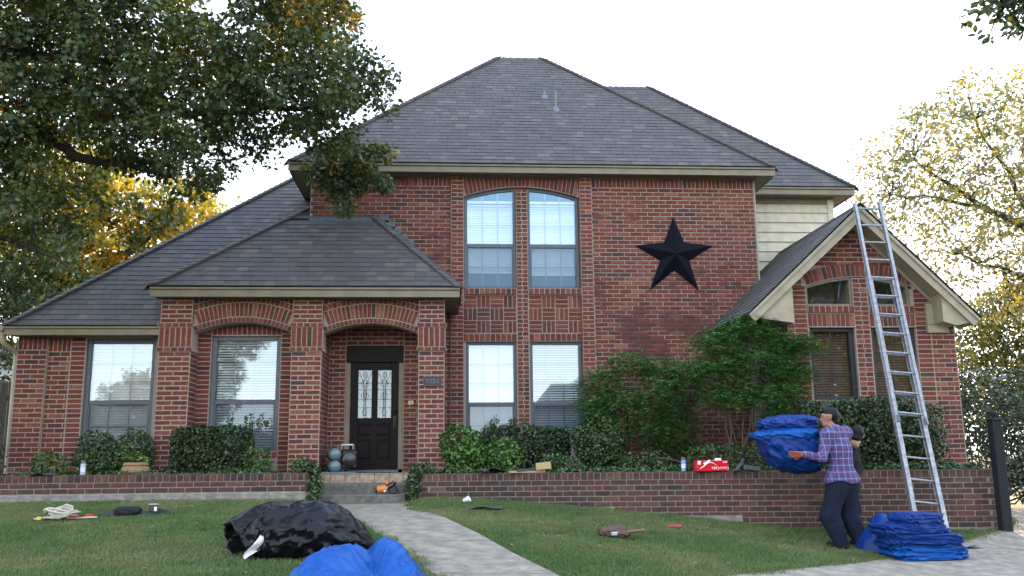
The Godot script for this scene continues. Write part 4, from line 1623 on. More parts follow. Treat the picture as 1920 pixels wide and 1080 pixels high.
func wall_run(w: Node3D, pts: Array, top: float, rows: int, thick: float, solo := true) -> void:
	# brick wall along pts (left to right, seen from outside): rowlock cap over running bond
	var mb := MB.new()
	var foot := top - 0.105 - rows * CO
	var lens := [0.0]
	for i in pts.size() - 1:
		lens.append(lens[i] + (pts[i + 1] - pts[i]).length())
	var nrm := []
	for i in pts.size():
		var d: Vector3 = (pts[mini(i + 1, pts.size() - 1)] - pts[maxi(i - 1, 0)]).normalized()
		nrm.append(Vector3(-d.z, 0, d.x))
	for i in pts.size() - 1:
		var a: Vector3 = pts[i]
		var b: Vector3 = pts[i + 1]
		var d := (b - a).normalized()
		var n := Vector3(-d.z, 0, d.x)
		var a2: Vector3 = a - nrm[i] * thick
		var b2: Vector3 = b - nrm[i + 1] * thick
		var lo := Vector3.UP * (foot - 0.3)
		var hi := Vector3.UP * (top - 0.008)
		mb.face(a + lo, b + lo, b + hi, a + hi, n, Color(0.40, 0.34, 0.29))
		mb.face(a2 + lo, b2 + lo, b2 + hi, a2 + hi, -n, Color(0.40, 0.34, 0.29))
		mb.face(a + hi, b + hi, b2 + hi, a2 + hi, Vector3.UP, Color(0.40, 0.34, 0.29))
		for e in [[a, a2, -d], [b, b2, d]]:
			mb.face(e[0] + lo, e[1] + lo, e[1] + hi, e[0] + hi, e[2], Color(0.40, 0.34, 0.29))
	var core := put(mb, "wall_core", M.mortar, w)
	var total: float = lens[-1]
	var at := func(s: float) -> Array:
		for i in pts.size() - 1:
			if s <= lens[i + 1] or i == pts.size() - 2:
				var d: Vector3 = (pts[i + 1] - pts[i]).normalized()
				return [pts[i] + d * (s - lens[i]), d, Vector3(-d.z, 0, d.x), Vector3.UP]
		return []
	var n_cap := int(total / 0.093)
	for i in n_cap:
		var f: Array = at.call((i + 0.5) * total / n_cap)
		brick(core, f, 0, top - 0.0525, total / n_cap - 0.009, 0.098, rng.randf_range(-0.01, 0.01), 0.012, solo, 0.0, true)
		# the cap bricks lie across the wall: their upper faces
		var g := [f[0] + Vector3.UP * (top - 0.008), f[1], Vector3.UP, -f[2]]
		brick(core, g, 0, thick * 0.5 - 0.004, total / n_cap - 0.009, thick, 0.0, 0.010, false, 0.0, true)
	for r in rows:
		var y := top - 0.105 - (r + 0.5) * CO
		var s := -BL * (0.5 if r % 2 else 0.0)
		while s < total:
			var a := maxf(s, 0.0)
			var b := minf(s + BL, total)
			if b - a > 0.03:
				var fr: Array = at.call((a + b) * 0.5)
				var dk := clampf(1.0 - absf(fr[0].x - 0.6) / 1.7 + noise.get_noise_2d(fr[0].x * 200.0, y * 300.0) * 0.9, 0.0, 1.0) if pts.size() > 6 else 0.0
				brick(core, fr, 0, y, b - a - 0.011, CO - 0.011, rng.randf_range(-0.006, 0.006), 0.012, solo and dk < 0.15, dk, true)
			s += BL


func bed_walls() -> void:
	# left wall
	var w := thing("retaining_wall", "low dark brick retaining wall on a concrete footing left of the front steps", "wall", Vector3(-4.5, 1.03, -13.3))
	brick_count = 0
	rest_bricks = MB.new()
	wall_run(w, [Vector3(-9.5, 0, -13.3), Vector3(-2.05, 0, -13.3), Vector3(-1.97, 0, -13.36), Vector3(-1.95, 0, -14.0)], 1.395, 2, 0.19)
	put(rest_bricks, "brickwork", M.old_brick, w, true)
	var fb := MB.new()
	fb.span(-9.5, -1.93, 0.7, 1.132, -13.275, -13.5, Color.WHITE, 0.012)
	put(fb, "footing", M.concrete, w)
	# right wall, curved
	w = thing("retaining_wall", "long curved dark brick retaining wall right of the front steps, behind the ladder", "wall", Vector3(3.5, 0.7, -13.0))
	brick_count = 0
	rest_bricks = MB.new()
	var pts := [Vector3(-0.47, 0, -14.2), Vector3(-0.45, 0, -13.6), Vector3(-0.36, 0, -13.52)]
	for i in 15:
		var t := (i + 1) / 15.0
		var x := lerpf(-0.36, 7.35, t)
		pts.append(Vector3(x, 0, curve(x, [[-0.36, -13.52], [1.2, -13.33], [2.8, -13.1], [4.4, -12.86], [5.6, -12.68], [6.75, -12.52], [7.35, -12.44]])))
	for q in [[7.58, -12.47], [7.74, -12.6], [7.83, -12.82], [7.86, -13.1], [7.88, -14.0], [7.9, -15.5]]:
		pts.append(Vector3(q[0], 0, q[1]))
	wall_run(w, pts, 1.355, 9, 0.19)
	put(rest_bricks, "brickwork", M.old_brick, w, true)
	for q in [[0.7, 2.35, 0.5, 0.868], [2.36, 4.12, 0.4, 0.745]]:
		var cb := MB.new()
		for k in 8:
			var xa := lerpf(q[0], q[1], k / 8.0)
			var xb := lerpf(q[0], q[1], (k + 1) / 8.0)
			var za := curve(xa, [[-0.36, -13.52], [1.2, -13.33], [2.8, -13.1], [4.4, -12.86]]) + 0.03
			var zb := curve(xb, [[-0.36, -13.52], [1.2, -13.33], [2.8, -13.1], [4.4, -12.86]]) + 0.03
			cb.face(Vector3(xa, q[2], za), Vector3(xb, q[2], zb), Vector3(xb, q[3], zb), Vector3(xa, q[3], za), Vector3.BACK)
			cb.face(Vector3(xa, q[3], za), Vector3(xb, q[3], zb), Vector3(xb, q[3] + 0.006, zb - 0.05), Vector3(xa, q[3] + 0.006, za - 0.05), Vector3.UP)
			if k == 0 or k == 7:
				var xe := xa if k == 0 else xb
				var ze := za if k == 0 else zb
				cb.face(Vector3(xe, q[2], ze), Vector3(xe, q[3], ze), Vector3(xe, q[3], ze - 0.06), Vector3(xe, q[2], ze - 0.06), Vector3.LEFT if k == 0 else Vector3.RIGHT)
		put(cb, "footing", M.concrete, w)
	# steps
	var s := thing("front_steps", "concrete front steps with a tiled top riser before the porch", "steps", Vector3(-1.2, 0.92, -13.8))
	var mb := MB.new()
	mb.span(-1.93, -0.63, 0.7, 1.068, -13.55, -14.0, Color.WHITE, 0.012)
	put(mb, "lower_step", M.old_concrete, s)
	mb = MB.new()
	mb.span(-1.948, -0.475, 0.8, 1.213, -13.93, -14.1, Color.WHITE, 0.012)
	put(mb, "upper_step", M.old_concrete, s)
	mb = MB.new()
	mb.span(-1.948, -0.475, 1.214, 1.345, -14.02, -14.2)
	put(mb, "riser_bed", M.concrete, s)
	for i in 7:
		var tb := MB.new()
		var x0 := -1.99 + i * 0.218
		var a := maxf(x0 + 0.005, -1.945)
		var b := minf(x0 + 0.213, -0.478)
		tb.span(a, b, 1.219, 1.352, -14.006, -14.022, Color.WHITE, 0.004)
		put(tb, "tile", M.tile, s)
		tb = MB.new()
		tb.span(a, b, 1.353, 1.366, -14.0, -14.2, Color.WHITE, 0.004)
		put(tb, "tile", M.tile, s)


# ---------------------------------------------------------------- leaves
func leaf_mesh(kind: String) -> ArrayMesh:
	# along +Z from the stalk, face up
	var mb := MB.new()
	var out := []
	if kind == "oak":
		out = [[0.03, 0.0], [0.05, 0.18], [0.22, 0.24], [0.13, 0.36], [0.38, 0.47], [0.17, 0.6], [0.30, 0.76], [0.09, 0.82], [0.0, 1.0]]
	elif kind == "oval":
		out = [[0.02, 0.0], [0.24, 0.3], [0.26, 0.58], [0.0, 1.0]]
	elif kind == "round":
		out = [[0.02, 0.0], [0.36, 0.25], [0.40, 0.6], [0.0, 1.0]]
	else:   # narrow
		out = [[0.02, 0.0], [0.14, 0.35], [0.0, 1.0]]
	for s in [-1.0, 1.0]:
		for i in out.size() - 1:
			var a: Array = out[i]
			var b: Array = out[i + 1]
			var m0 := Vector3(0, -0.10 * a[1] * a[1], a[1])
			var m1 := Vector3(0, -0.10 * b[1] * b[1], b[1])
			var e0: Vector3 = m0 + Vector3(s * a[0], a[0] * 0.22, 0)
			var e1: Vector3 = m1 + Vector3(s * b[0], b[0] * 0.22, 0)
			mb.face3(m0, e0, e1, Vector3.UP)
			if i < out.size() - 2 or b[0] > 0.0:
				mb.face3(m0, e1, m1, Vector3.UP)
			else:
				mb.face3(m0, e0, m1, Vector3.UP)
	return mb.mesh()


var leaf_kinds := {}


func scatter(par: Node3D, called: String, spots: Array, cols: PackedColorArray, kind: String, m: Material) -> MultiMeshInstance3D:
	if not leaf_kinds.has(kind):
		leaf_kinds[kind] = leaf_mesh(kind)
	var mm := MultiMesh.new()
	mm.transform_format = MultiMesh.TRANSFORM_3D
	mm.use_colors = true
	mm.mesh = leaf_kinds[kind]
	mm.instance_count = spots.size()
	for i in spots.size():
		mm.set_instance_transform(i, spots[i])
		mm.set_instance_color(i, cols[i])
	var o := MultiMeshInstance3D.new()
	o.multimesh = mm
	o.material_override = m
	o.name = called
	par.add_child(o, true)
	if par in in_world:
		o.position = -par.position
	o.set_meta("kind", "stuff")
	return o


func unit() -> Vector3:
	var z := rng.randf_range(-1, 1)
	var a := rng.randf() * TAU
	var r := sqrt(1 - z * z)
	return Vector3(r * cos(a), z, r * sin(a))


func leaf_at(p: Vector3, out: Vector3, size: float, up := 0.5, wild := 0.8) -> Transform3D:
	var n := (out * 0.6 + unit() * wild + Vector3.UP * up).normalized()
	var d := (out + unit() * 0.9 + Vector3(0, -0.25, 0))
	d = (d - n * d.dot(n))
	if d.length() < 0.05:
		d = n.cross(Vector3(0.3, 0.2, 0.9))
	d = d.normalized()
	var s := size * rng.randf_range(0.5, 1.35)
	return Transform3D(Basis(n.cross(d) * s, n * s, d * s), p)


func tint(pal: Array) -> Color:
	var c: Array = pal[rng.randi() % pal.size()]
	var k := rng.randf_range(0.75, 1.25)
	return Color(c[0] * k, c[1] * k, c[2] * k)


const OAK := [[0.050, 0.086, 0.029], [0.065, 0.101, 0.031], [0.040, 0.073, 0.030], [0.088, 0.120, 0.050], [0.057, 0.091, 0.040], [0.106, 0.124, 0.033]]
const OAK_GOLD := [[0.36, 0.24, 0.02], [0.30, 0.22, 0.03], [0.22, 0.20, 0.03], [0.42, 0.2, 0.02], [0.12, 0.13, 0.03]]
const YELLOW := [[0.567, 0.405, 0.036], [0.459, 0.378, 0.048], [0.338, 0.324, 0.048], [0.608, 0.365, 0.024], [0.189, 0.216, 0.048]]
const OLIVE := [[0.26, 0.235, 0.07], [0.2, 0.19, 0.06], [0.14, 0.15, 0.06], [0.3, 0.25, 0.05], [0.11, 0.13, 0.055]]
const PALE := [[0.323, 0.314, 0.164], [0.267, 0.270, 0.164], [0.201, 0.227, 0.139], [0.339, 0.297, 0.101], [0.153, 0.183, 0.113]]
const BOX := [[0.036, 0.065, 0.022], [0.046, 0.081, 0.024], [0.029, 0.055, 0.019], [0.058, 0.091, 0.030]]
const BRIGHT := [[0.075, 0.16, 0.025], [0.06, 0.13, 0.022], [0.1, 0.19, 0.035], [0.045, 0.1, 0.02]]
const MID := [[0.060, 0.120, 0.024], [0.048, 0.102, 0.022], [0.072, 0.138, 0.033]]
const NANDINA := [[0.076, 0.198, 0.060], [0.098, 0.239, 0.066], [0.068, 0.164, 0.060], [0.135, 0.253, 0.054]]
const HOLLY := [[0.04, 0.06, 0.04], [0.055, 0.075, 0.05], [0.03, 0.05, 0.03], [0.07, 0.09, 0.065]]


func cluster(spots: Array, cols: PackedColorArray, c: Vector3, r: Vector3, cnt: int, size: float, pal: Array, up := 0.5, shell := 0.45, wild := 0.8) -> void:
	for i in cnt:
		var d := unit()
		var p := c + d * r * pow(rng.randf(), shell)
		spots.append(leaf_at(p, d, size, up, wild))
		cols.push_back(tint(pal))


func crown_from(outline: PackedVector2Array, z0: float, depth: float, spacing: float, tries: int) -> Array:
	# centres of leaf clumps inside an outline drawn in the tree's own plane, spread over its depth
	var out := []
	var lo := Vector2(1e9, 1e9)
	var hi := -lo
	for p in outline:
		lo = lo.min(p)
		hi = hi.max(p)
	for i in tries:
		var q := Vector2(rng.randf_range(lo.x, hi.x), rng.randf_range(lo.y, hi.y))
		if not Geometry2D.is_point_in_polygon(q, outline):
			continue
		var z := z0 + rng.randf_range(-depth, depth)
		var p := Vector3(q.x, q.y, z)
		var ok := true
		for e in out:
			if (e - p).length() < spacing:
				ok = false
				break
		if ok:
			out.append(p)
	return out


func limb(mb: MB, a: Vector3, b: Vector3, ra: float, rb: float, sag := 0.0, sides := 7, wob := 0.06) -> void:
	var pts := []
	var rad := []
	var l := (b - a).length()
	for i in 7:
		var t := i / 6.0
		var w := Vector3(rng.randf_range(-1, 1), rng.randf_range(-1, 1), rng.randf_range(-1, 1)) * wob * l * (0.0 if i == 0 or i == 6 else 0.5)
		pts.append(a.lerp(b, t) + Vector3.UP * sag * sin(t * PI) + w)
		rad.append(lerpf(ra, rb, t))
	mb.tube(pts, rad, sides)


func oak() -> void:
	var t := thing("oak_tree", "large oak whose dark green crown with yellow leaves overhangs the left roof", "tree", Vector3(-9.6, 0.8, -11.4))
	var z := -12.4
	var o := PackedVector2Array([Vector2(-9.5, 8.9), Vector2(-4.01, 9.2), Vector2(-3.64, 8.18), Vector2(-3.43, 7.85), Vector2(-3.00, 7.57), Vector2(-2.98, 8.20), Vector2(-2.94, 9.2), Vector2(-1.54, 9.2), Vector2(-1.37, 7.73), Vector2(-1.47, 7.31), Vector2(-1.12, 7.40), Vector2(-0.85, 7.33), Vector2(-0.77, 6.87), Vector2(-1.03, 6.66), Vector2(-1.26, 6.46), Vector2(-1.48, 6.17), Vector2(-1.85, 5.89), Vector2(-2.19, 6.04), Vector2(-2.61, 6.35), Vector2(-2.75, 5.99), Vector2(-3.04, 5.95), Vector2(-3.18, 5.75), Vector2(-3.12, 5.20), Vector2(-3.18, 4.97), Vector2(-3.36, 5.09), Vector2(-3.52, 5.43), Vector2(-3.82, 5.35), Vector2(-4.05, 5.50), Vector2(-4.79, 5.65), Vector2(-5.15, 5.65), Vector2(-5.05, 5.34), Vector2(-5.1, 4.75), Vector2(-6.0, 4.5), Vector2(-9.5, 4.6)])
	var shrunk: Array = Geometry2D.offset_polygon(o, -0.13)
	var cl := crown_from(shrunk[0], z, 1.05, 0.385, 6000)
	var h := PackedVector2Array([Vector2(-2.33, 6.56), Vector2(-1.81, 6.94), Vector2(-1.46, 6.75), Vector2(-0.97, 6.71), Vector2(-0.92, 6.48), Vector2(-1.36, 6.38), Vector2(-0.87, 6.11), Vector2(-1.00, 5.93), Vector2(-1.36, 6.02), Vector2(-1.61, 5.87), Vector2(-1.65, 5.51), Vector2(-1.78, 5.46), Vector2(-1.87, 5.78), Vector2(-2.14, 6.01), Vector2(-2.36, 6.19)])
	var hs: Array = Geometry2D.offset_polygon(h, -0.07)
	var hang := []
	for poly in hs:
		hang += crown_from(poly, -14.6, 0.25, 0.2, 900)
	var wood := MB.new()
	var hub := Vector3(-9.4, 4.2, -11.5)
	wood.tube([Vector3(-9.6, 0.6, -11.4), Vector3(-9.6, 1.4, -11.4), Vector3(-9.5, 3.0, -11.45), hub], [0.42, 0.32, 0.29, 0.27], 12)
	var limbs := [[hub, Vector3(-5.84, 6.15, -12.3), 0.2, 0.1], [Vector3(-5.84, 6.15, -12.3), Vector3(-5.2, 5.75, -12.4), 0.1, 0.075], [Vector3(-5.2, 5.75, -12.4), Vector3(-3.9, 5.52, -12.6), 0.075, 0.025], [hub, Vector3(-6.4, 7.0, -12.0), 0.19, 0.12], [Vector3(-6.4, 7.0, -12.0), Vector3(-4.78, 7.16, -12.4), 0.1, 0.05], [Vector3(-4.78, 7.16, -12.4), Vector3(-4.2, 8.1, -12.4), 0.05, 0.03],
		[Vector3(-6.4, 7.0, -12.0), Vector3(-3.74, 6.45, -12.6), 0.1, 0.06], [Vector3(-3.74, 6.45, -12.6), Vector3(-2.17, 6.6, -12.7), 0.06, 0.035], [Vector3(-2.17, 6.6, -12.7), Vector3(-1.1, 7.0, -12.6), 0.035, 0.012], [Vector3(-2.17, 6.6, -12.7), Vector3(-1.8, 8.5, -12.6), 0.03, 0.012], [Vector3(-2.4, 6.6, -12.7), Vector3(-1.9, 6.55, -14.5), 0.03, 0.014], [hub, Vector3(-7.5, 8.6, -11.8), 0.17, 0.08], [hub, Vector3(-6.2, 4.6, -12.4), 0.12, 0.04], [Vector3(-6.2, 4.6, -12.4), Vector3(-5.2, 4.2, -12.5), 0.04, 0.015]]
	for l in limbs:
		limb(wood, l[0], l[1], l[2], l[3], 0.05)
	# twigs run from the nearest limb end to the clumps
	var nodes := []
	for l in limbs:
		for i in 5:
			nodes.append(l[0].lerp(l[1], (i + 1) / 5.0))
	var k := 0
	for c in cl + hang:
		k += 1
		if k % 2 == 0:
			continue
		var best: Vector3 = nodes[0]
		for q in nodes:
			if (q - c).length() < (best - c).length():
				best = q
		if (best - c).length() < 2.4:
			limb(wood, best, c, 0.014, 0.004, 0.03, 4, 0.1)
	put(wood, "trunk", M.bark, t)
	var spots := []
	var cols := PackedColorArray()
	for c in cl:
		var pal := OAK
		# gold paints sunlight in the upper right arm; scattered autumn tufts share it
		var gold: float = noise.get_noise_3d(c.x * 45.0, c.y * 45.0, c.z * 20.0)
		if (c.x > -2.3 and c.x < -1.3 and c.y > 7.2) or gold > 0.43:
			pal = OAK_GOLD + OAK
		var r := rng.randf_range(0.2, 0.36)
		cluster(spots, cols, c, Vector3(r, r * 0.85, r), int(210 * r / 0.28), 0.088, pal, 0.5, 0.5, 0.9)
	# unseen rest of the crown, added overhead to shade the lower walls
	for q in [[Vector3(-9.6, 8.0, -7.6), Vector3(4.0, 2.6, 3.6), 120], [Vector3(-6.2, 10.9, -11.3), Vector3(5.2, 1.6, 3.0), 110]]:
		for i in q[2]:
			cluster(spots, cols, q[0] + unit() * q[1] * pow(rng.randf(), 0.4), Vector3(0.55, 0.42, 0.55), 90, 0.14, OAK, 0.5, 0.5, 0.9)
	for c in hang:
		cluster(spots, cols, c, Vector3(0.17, 0.15, 0.15), 75, 0.095, OAK if rng.randf() < 0.75 else OAK + OAK_GOLD, 0.5, 0.5, 0.9)
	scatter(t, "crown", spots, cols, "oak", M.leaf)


func loose_tree(called: String, label: String, base: Vector3, outline: PackedVector2Array, z: float, depth: float, spacing: float, r: float, per: int, size: float, pal: Array, kind: String, limbs: Array, pal2 := [], split := 0.3, more := []) -> void:
	var t := thing(called, label, "tree", base)
	var cl := crown_from(outline, z, depth, spacing, 4000)
	var wood := MB.new()
	for l in limbs:
		limb(wood, l[0], l[1], l[2], l[3], 0.0, 7, 0.05)
	var nodes := []
	for l in limbs:
		for i in 6:
			nodes.append(l[0].lerp(l[1], (i + 1) / 6.0))
	for c in cl:
		var best: Vector3 = nodes[0]
		for q in nodes:
			if (q - c).length() < (best - c).length():
				best = q
		if rng.randf() < 0.6 and (best - c).length() < 3.5:
			limb(wood, best, c, 0.018, 0.005, 0.05, 4, 0.08)
	put(wood, "trunk", M.bark, t)
	var spots := []
	var cols := PackedColorArray()
	for c in cl:
		var p := pal
		if pal2.size() and rng.randf() < split:
			p = pal2
		var rr := r * rng.randf_range(0.7, 1.3)
		cluster(spots, cols, c, Vector3(rr, rr * 0.7, rr), int(per * rng.randf_range(0.6, 1.3)), size, p, 0.4, 0.6, 1.0)
	for q in more:   # unseen crown added for its shade: [centre, radii, clumps]
		for i in q[2]:
			cluster(spots, cols, q[0] + unit() * q[1] * pow(rng.randf(), 0.4), Vector3(0.5, 0.4, 0.5), 90, 0.13, pal, 0.4, 0.6, 1.0)
	scatter(t, "crown", spots, cols, kind, M.leaf)


func trees() -> void:
	oak()
	loose_tree("yellow_tree", "bright yellow sunlit tree behind the left roof slope", Vector3(-11.0, 1.0, -24), PackedVector2Array([Vector2(-10.6, 4.4), Vector2(-11.3, 7.0), Vector2(-10.6, 9.0), Vector2(-9.88, 9.6), Vector2(-8.78, 9.5), Vector2(-8.45, 8.6), Vector2(-7.9, 8.05), Vector2(-7.3, 8.45), Vector2(-6.6, 8.65), Vector2(-6.1, 8.45), Vector2(-6.32, 8.0), Vector2(-7.26, 7.0), Vector2(-7.93, 6.0), Vector2(-8.97, 4.6)]), -24.0, 1.6, 0.5, 0.42, 95, 0.17, YELLOW, "oak",
		[[Vector3(-11, 0.9, -24), Vector3(-10.6, 4.5, -24), 0.24, 0.17], [Vector3(-10.6, 4.5, -24), Vector3(-9.6, 8.4, -24.2), 0.15, 0.04], [Vector3(-10.4, 5.5, -24), Vector3(-7.2, 8.0, -24), 0.09, 0.03]], OAK, 0.16)
	loose_tree("pale_tree", "tall airy tree with sparse yellow leaves behind the right gable", Vector3(16.4, 0.5, -21.5), PackedVector2Array([Vector2(10.19, 8.2), Vector2(10.76, 9.3), Vector2(11.51, 9.98), Vector2(12.41, 10.7), Vector2(13.70, 10.9), Vector2(16.5, 11.3), Vector2(18.5, 9.0), Vector2(17.5, 5.2), Vector2(14.60, 4.9), Vector2(13.45, 4.6), Vector2(12.83, 5.27), Vector2(12.2, 6.06), Vector2(11.73, 6.46), Vector2(11.10, 7.00), Vector2(10.47, 7.54)]), -21.0, 1.5, 0.45, 0.42, 46, 0.11, PALE, "oval",
		[[Vector3(16.4, 0.4, -21.5), Vector3(16.0, 5.0, -21.4), 0.3, 0.22], [Vector3(16.0, 5.0, -21.4), Vector3(14.27, 7.1, -21), 0.16, 0.1], [Vector3(14.27, 7.1, -21), Vector3(13.21, 7.6, -21), 0.1, 0.07], [Vector3(13.21, 7.6, -21), Vector3(11.6, 8.8, -21), 0.07, 0.025], [Vector3(13.21, 7.6, -21), Vector3(10.9, 7.9, -21), 0.05, 0.015], [Vector3(14.6, 7.0, -21), Vector3(13.3, 9.9, -21), 0.08, 0.02], [Vector3(16.0, 5.0, -21.4), Vector3(15.6, 10.5, -21.2), 0.16, 0.04], [Vector3(15.9, 5.2, -21.4), Vector3(12.57, 6.4, -21), 0.09, 0.02], [Vector3(15.6, 6.0, -21.3), Vector3(14.3, 9.0, -20.8), 0.07, 0.02]], YELLOW, 0.12)
	loose_tree("olive_tree", "lower yellow green tree close behind the bay at the right edge", Vector3(16.6, 0.5, -25), PackedVector2Array([Vector2(14.3, 2.6), Vector2(14.6, 4.2), Vector2(15.2, 5.6), Vector2(16.2, 6.3), Vector2(18.5, 6.4), Vector2(19.5, 4.0), Vector2(18.5, 2.3)]), -25.0, 1.4, 0.45, 0.45, 70, 0.13, OLIVE, "oval",
		[[Vector3(16.6, 0.5, -25), Vector3(16.6, 3.0, -25), 0.16, 0.1], [Vector3(16.6, 3.0, -25), Vector3(15.4, 5.0, -25), 0.07, 0.02], [Vector3(16.6, 3.0, -25), Vector3(17.6, 5.4, -25), 0.07, 0.02]], OAK, 0.4)
	loose_tree("dark_tree", "dark green tree behind the left end of the house", Vector3(-12.6, 1.0, -21), PackedVector2Array([Vector2(-14.5, 3.0), Vector2(-14.5, 8.5), Vector2(-11.0, 9.0), Vector2(-9.2, 7.4), Vector2(-8.2, 5.6), Vector2(-8.6, 4.2), Vector2(-9.4, 3.2)]), -21.0, 1.4, 0.6, 0.5, 110, 0.13, OAK, "oak",
		[[Vector3(-12.6, 0.9, -21), Vector3(-12.4, 4.0, -21), 0.2, 0.13], [Vector3(-12.4, 4.0, -21), Vector3(-11.0, 7.4, -21), 0.1, 0.03], [Vector3(-12.4, 4.0, -21), Vector3(-10.0, 5.0, -21), 0.07, 0.02]])
	loose_tree("leaning_tree", "dark leafy branch tip at the upper right corner", Vector3(9.6, 0.2, -7.5), PackedVector2Array([Vector2(5.2, 5.95), Vector2(5.36, 6.08), Vector2(5.84, 6.4), Vector2(8.5, 7.4), Vector2(9.5, 6.2), Vector2(7.5, 5.6), Vector2(5.9, 5.68), Vector2(5.53, 5.70), Vector2(5.36, 5.84)]), -8.0, 0.3, 0.16, 0.13, 26, 0.085, HOLLY + OAK, "oval",
		[[Vector3(9.6, 0.1, -7.5), Vector3(9.4, 4.5, -7.6), 0.16, 0.12], [Vector3(9.4, 4.5, -7.6), Vector3(7.4, 6.2, -7.9), 0.1, 0.04], [Vector3(7.4, 6.2, -7.9), Vector3(5.5, 5.95, -8.0), 0.035, 0.008]], [], 0.3, [[Vector3(9.8, 8.0, -6.0), Vector3(3.2, 2.0, 2.8), 110]])
	# across the street: what the window panes mirror
	loose_tree("street_tree", "low round tree across the street, mirrored in the leftmost window", Vector3(-18.2, -0.2, 24), PackedVector2Array([Vector2(-20.8, 2.0), Vector2(-20.6, 4.0), Vector2(-19.4, 5.6), Vector2(-18.0, 6.6), Vector2(-16.8, 6.0), Vector2(-15.8, 4.2), Vector2(-16.0, 2.0)]), 24.0, 1.6, 0.6, 0.5, 70, 0.2, OLIVE, "oak",
		[[Vector3(-18.2, -0.3, 24), Vector3(-18.2, 3.0, 24), 0.2, 0.12], [Vector3(-18.2, 3.0, 24), Vector3(-19, 5, 24), 0.1, 0.03], [Vector3(-18.2, 3.0, 24), Vector3(-17.4, 5, 24), 0.1, 0.03]])
	loose_tree("street_tree", "tall dark tree across the street, mirrored in the window of the left arch", Vector3(-13.8, -0.2, 25), PackedVector2Array([Vector2(-14.9, 4.2), Vector2(-14.9, 8.0), Vector2(-14.0, 11.0), Vector2(-12.4, 11.6), Vector2(-10.6, 9.6), Vector2(-11.6, 8.0), Vector2(-12.5, 7.0), Vector2(-12.6, 5.4), Vector2(-13.4, 3.6)]), 25.0, 1.2, 0.6, 0.5, 90, 0.18, OAK, "oak",
		[[Vector3(-13.8, -0.3, 25), Vector3(-13.8, 5.0, 25), 0.2, 0.14], [Vector3(-13.8, 5.0, 25), Vector3(-13.0, 10.4, 25), 0.12, 0.03], [Vector3(-13.7, 6.5, 25), Vector3(-11.6, 9.2, 25), 0.08, 0.02]])
	for q in [[17.5, 11.0, 9.5, "broad dense tree across the street, mirrored in the bay windows"], [24.5, 14.0, 11.0, "taller dense tree across the street, mirrored at the right of the bay windows"]]:
		var cx: float = q[0]
		var cz: float = q[1]
		var hh: float = q[2]
		loose_tree("street_tree", q[3], Vector3(cx, -0.3, cz), PackedVector2Array([Vector2(cx - 4.0, 0.4), Vector2(cx - 4.2, hh * 0.6), Vector2(cx - 2.6, hh * 0.95), Vector2(cx, hh * 1.15), Vector2(cx + 2.6, hh * 0.95), Vector2(cx + 4.2, hh * 0.6), Vector2(cx + 4.0, 0.4)]), cz, 1.6, 0.75, 0.7, 170, 0.22, OAK, "oak",
			[[Vector3(cx, -0.4, cz), Vector3(cx, hh * 0.45, cz), 0.3, 0.2], [Vector3(cx, hh * 0.45, cz), Vector3(cx - 2, hh * 0.8, cz), 0.12, 0.03], [Vector3(cx, hh * 0.45, cz), Vector3(cx + 2, hh * 0.85, cz), 0.12, 0.03]])


# ---------------------------------------------------------------- shrubs
func shrub(called: String, label: String, at: Vector3, blobs: Array, cnt: int, size: float, pal: Array, kind: String, stems := 6, group := "", box := false, m := "shrub_leaf") -> Node3D:
	# blobs: [centre, radii]; box: clipped flat sides
	var t := thing(called, label, "shrub" if called != "hedge" else "hedge", at, 0.0, group)
	var st := MB.new()
	for i in stems:
		var b: Array = blobs[i % blobs.size()]
		var foot := at + Vector3(rng.randf_range(-0.12, 0.12), -0.03, rng.randf_range(-0.08, 0.08))
		if box:
			foot = Vector3(b[0].x + rng.randf_range(-0.8, 0.8) * b[1].x, at.y - 0.03, b[0].z)
		limb(st, foot, b[0] + unit() * b[1] * 0.5, 0.018, 0.006, 0.0, 5, 0.08)
	put(st, "stems", M.twig, t)
	var spots := []
	var cols := PackedColorArray()
	var vol := 0.0
	for b in blobs:
		vol += b[1].x * b[1].y + b[1].x * b[1].z
	for b in blobs:
		var r: Vector3 = b[1]
		var c: int = int(cnt * (r.x * r.y + r.x * r.z) / vol)
		for i in c:
			var d := unit()
			var q := d
			if box:
				var mx := maxf(absf(d.x), maxf(absf(d.y), absf(d.z)))
				q = d.lerp(d / mx, 0.72)
			var lump: float = 1.0 + noise.get_noise_3d((b[0].x + d.x * r.x) * 260.0, (b[0].y + d.y * r.y) * 260.0, d.z * 90.0) * (0.09 if box else 0.3)
			var p: Vector3 = b[0] + q * r * (pow(rng.randf(), 0.22) * lump)
			if p.y < at.y - 0.02:
				continue
			spots.append(leaf_at(p, d, size, 0.35, 0.75))
			cols.push_back(tint(pal))
	scatter(t, "foliage", spots, cols, kind, M[m])
	return t


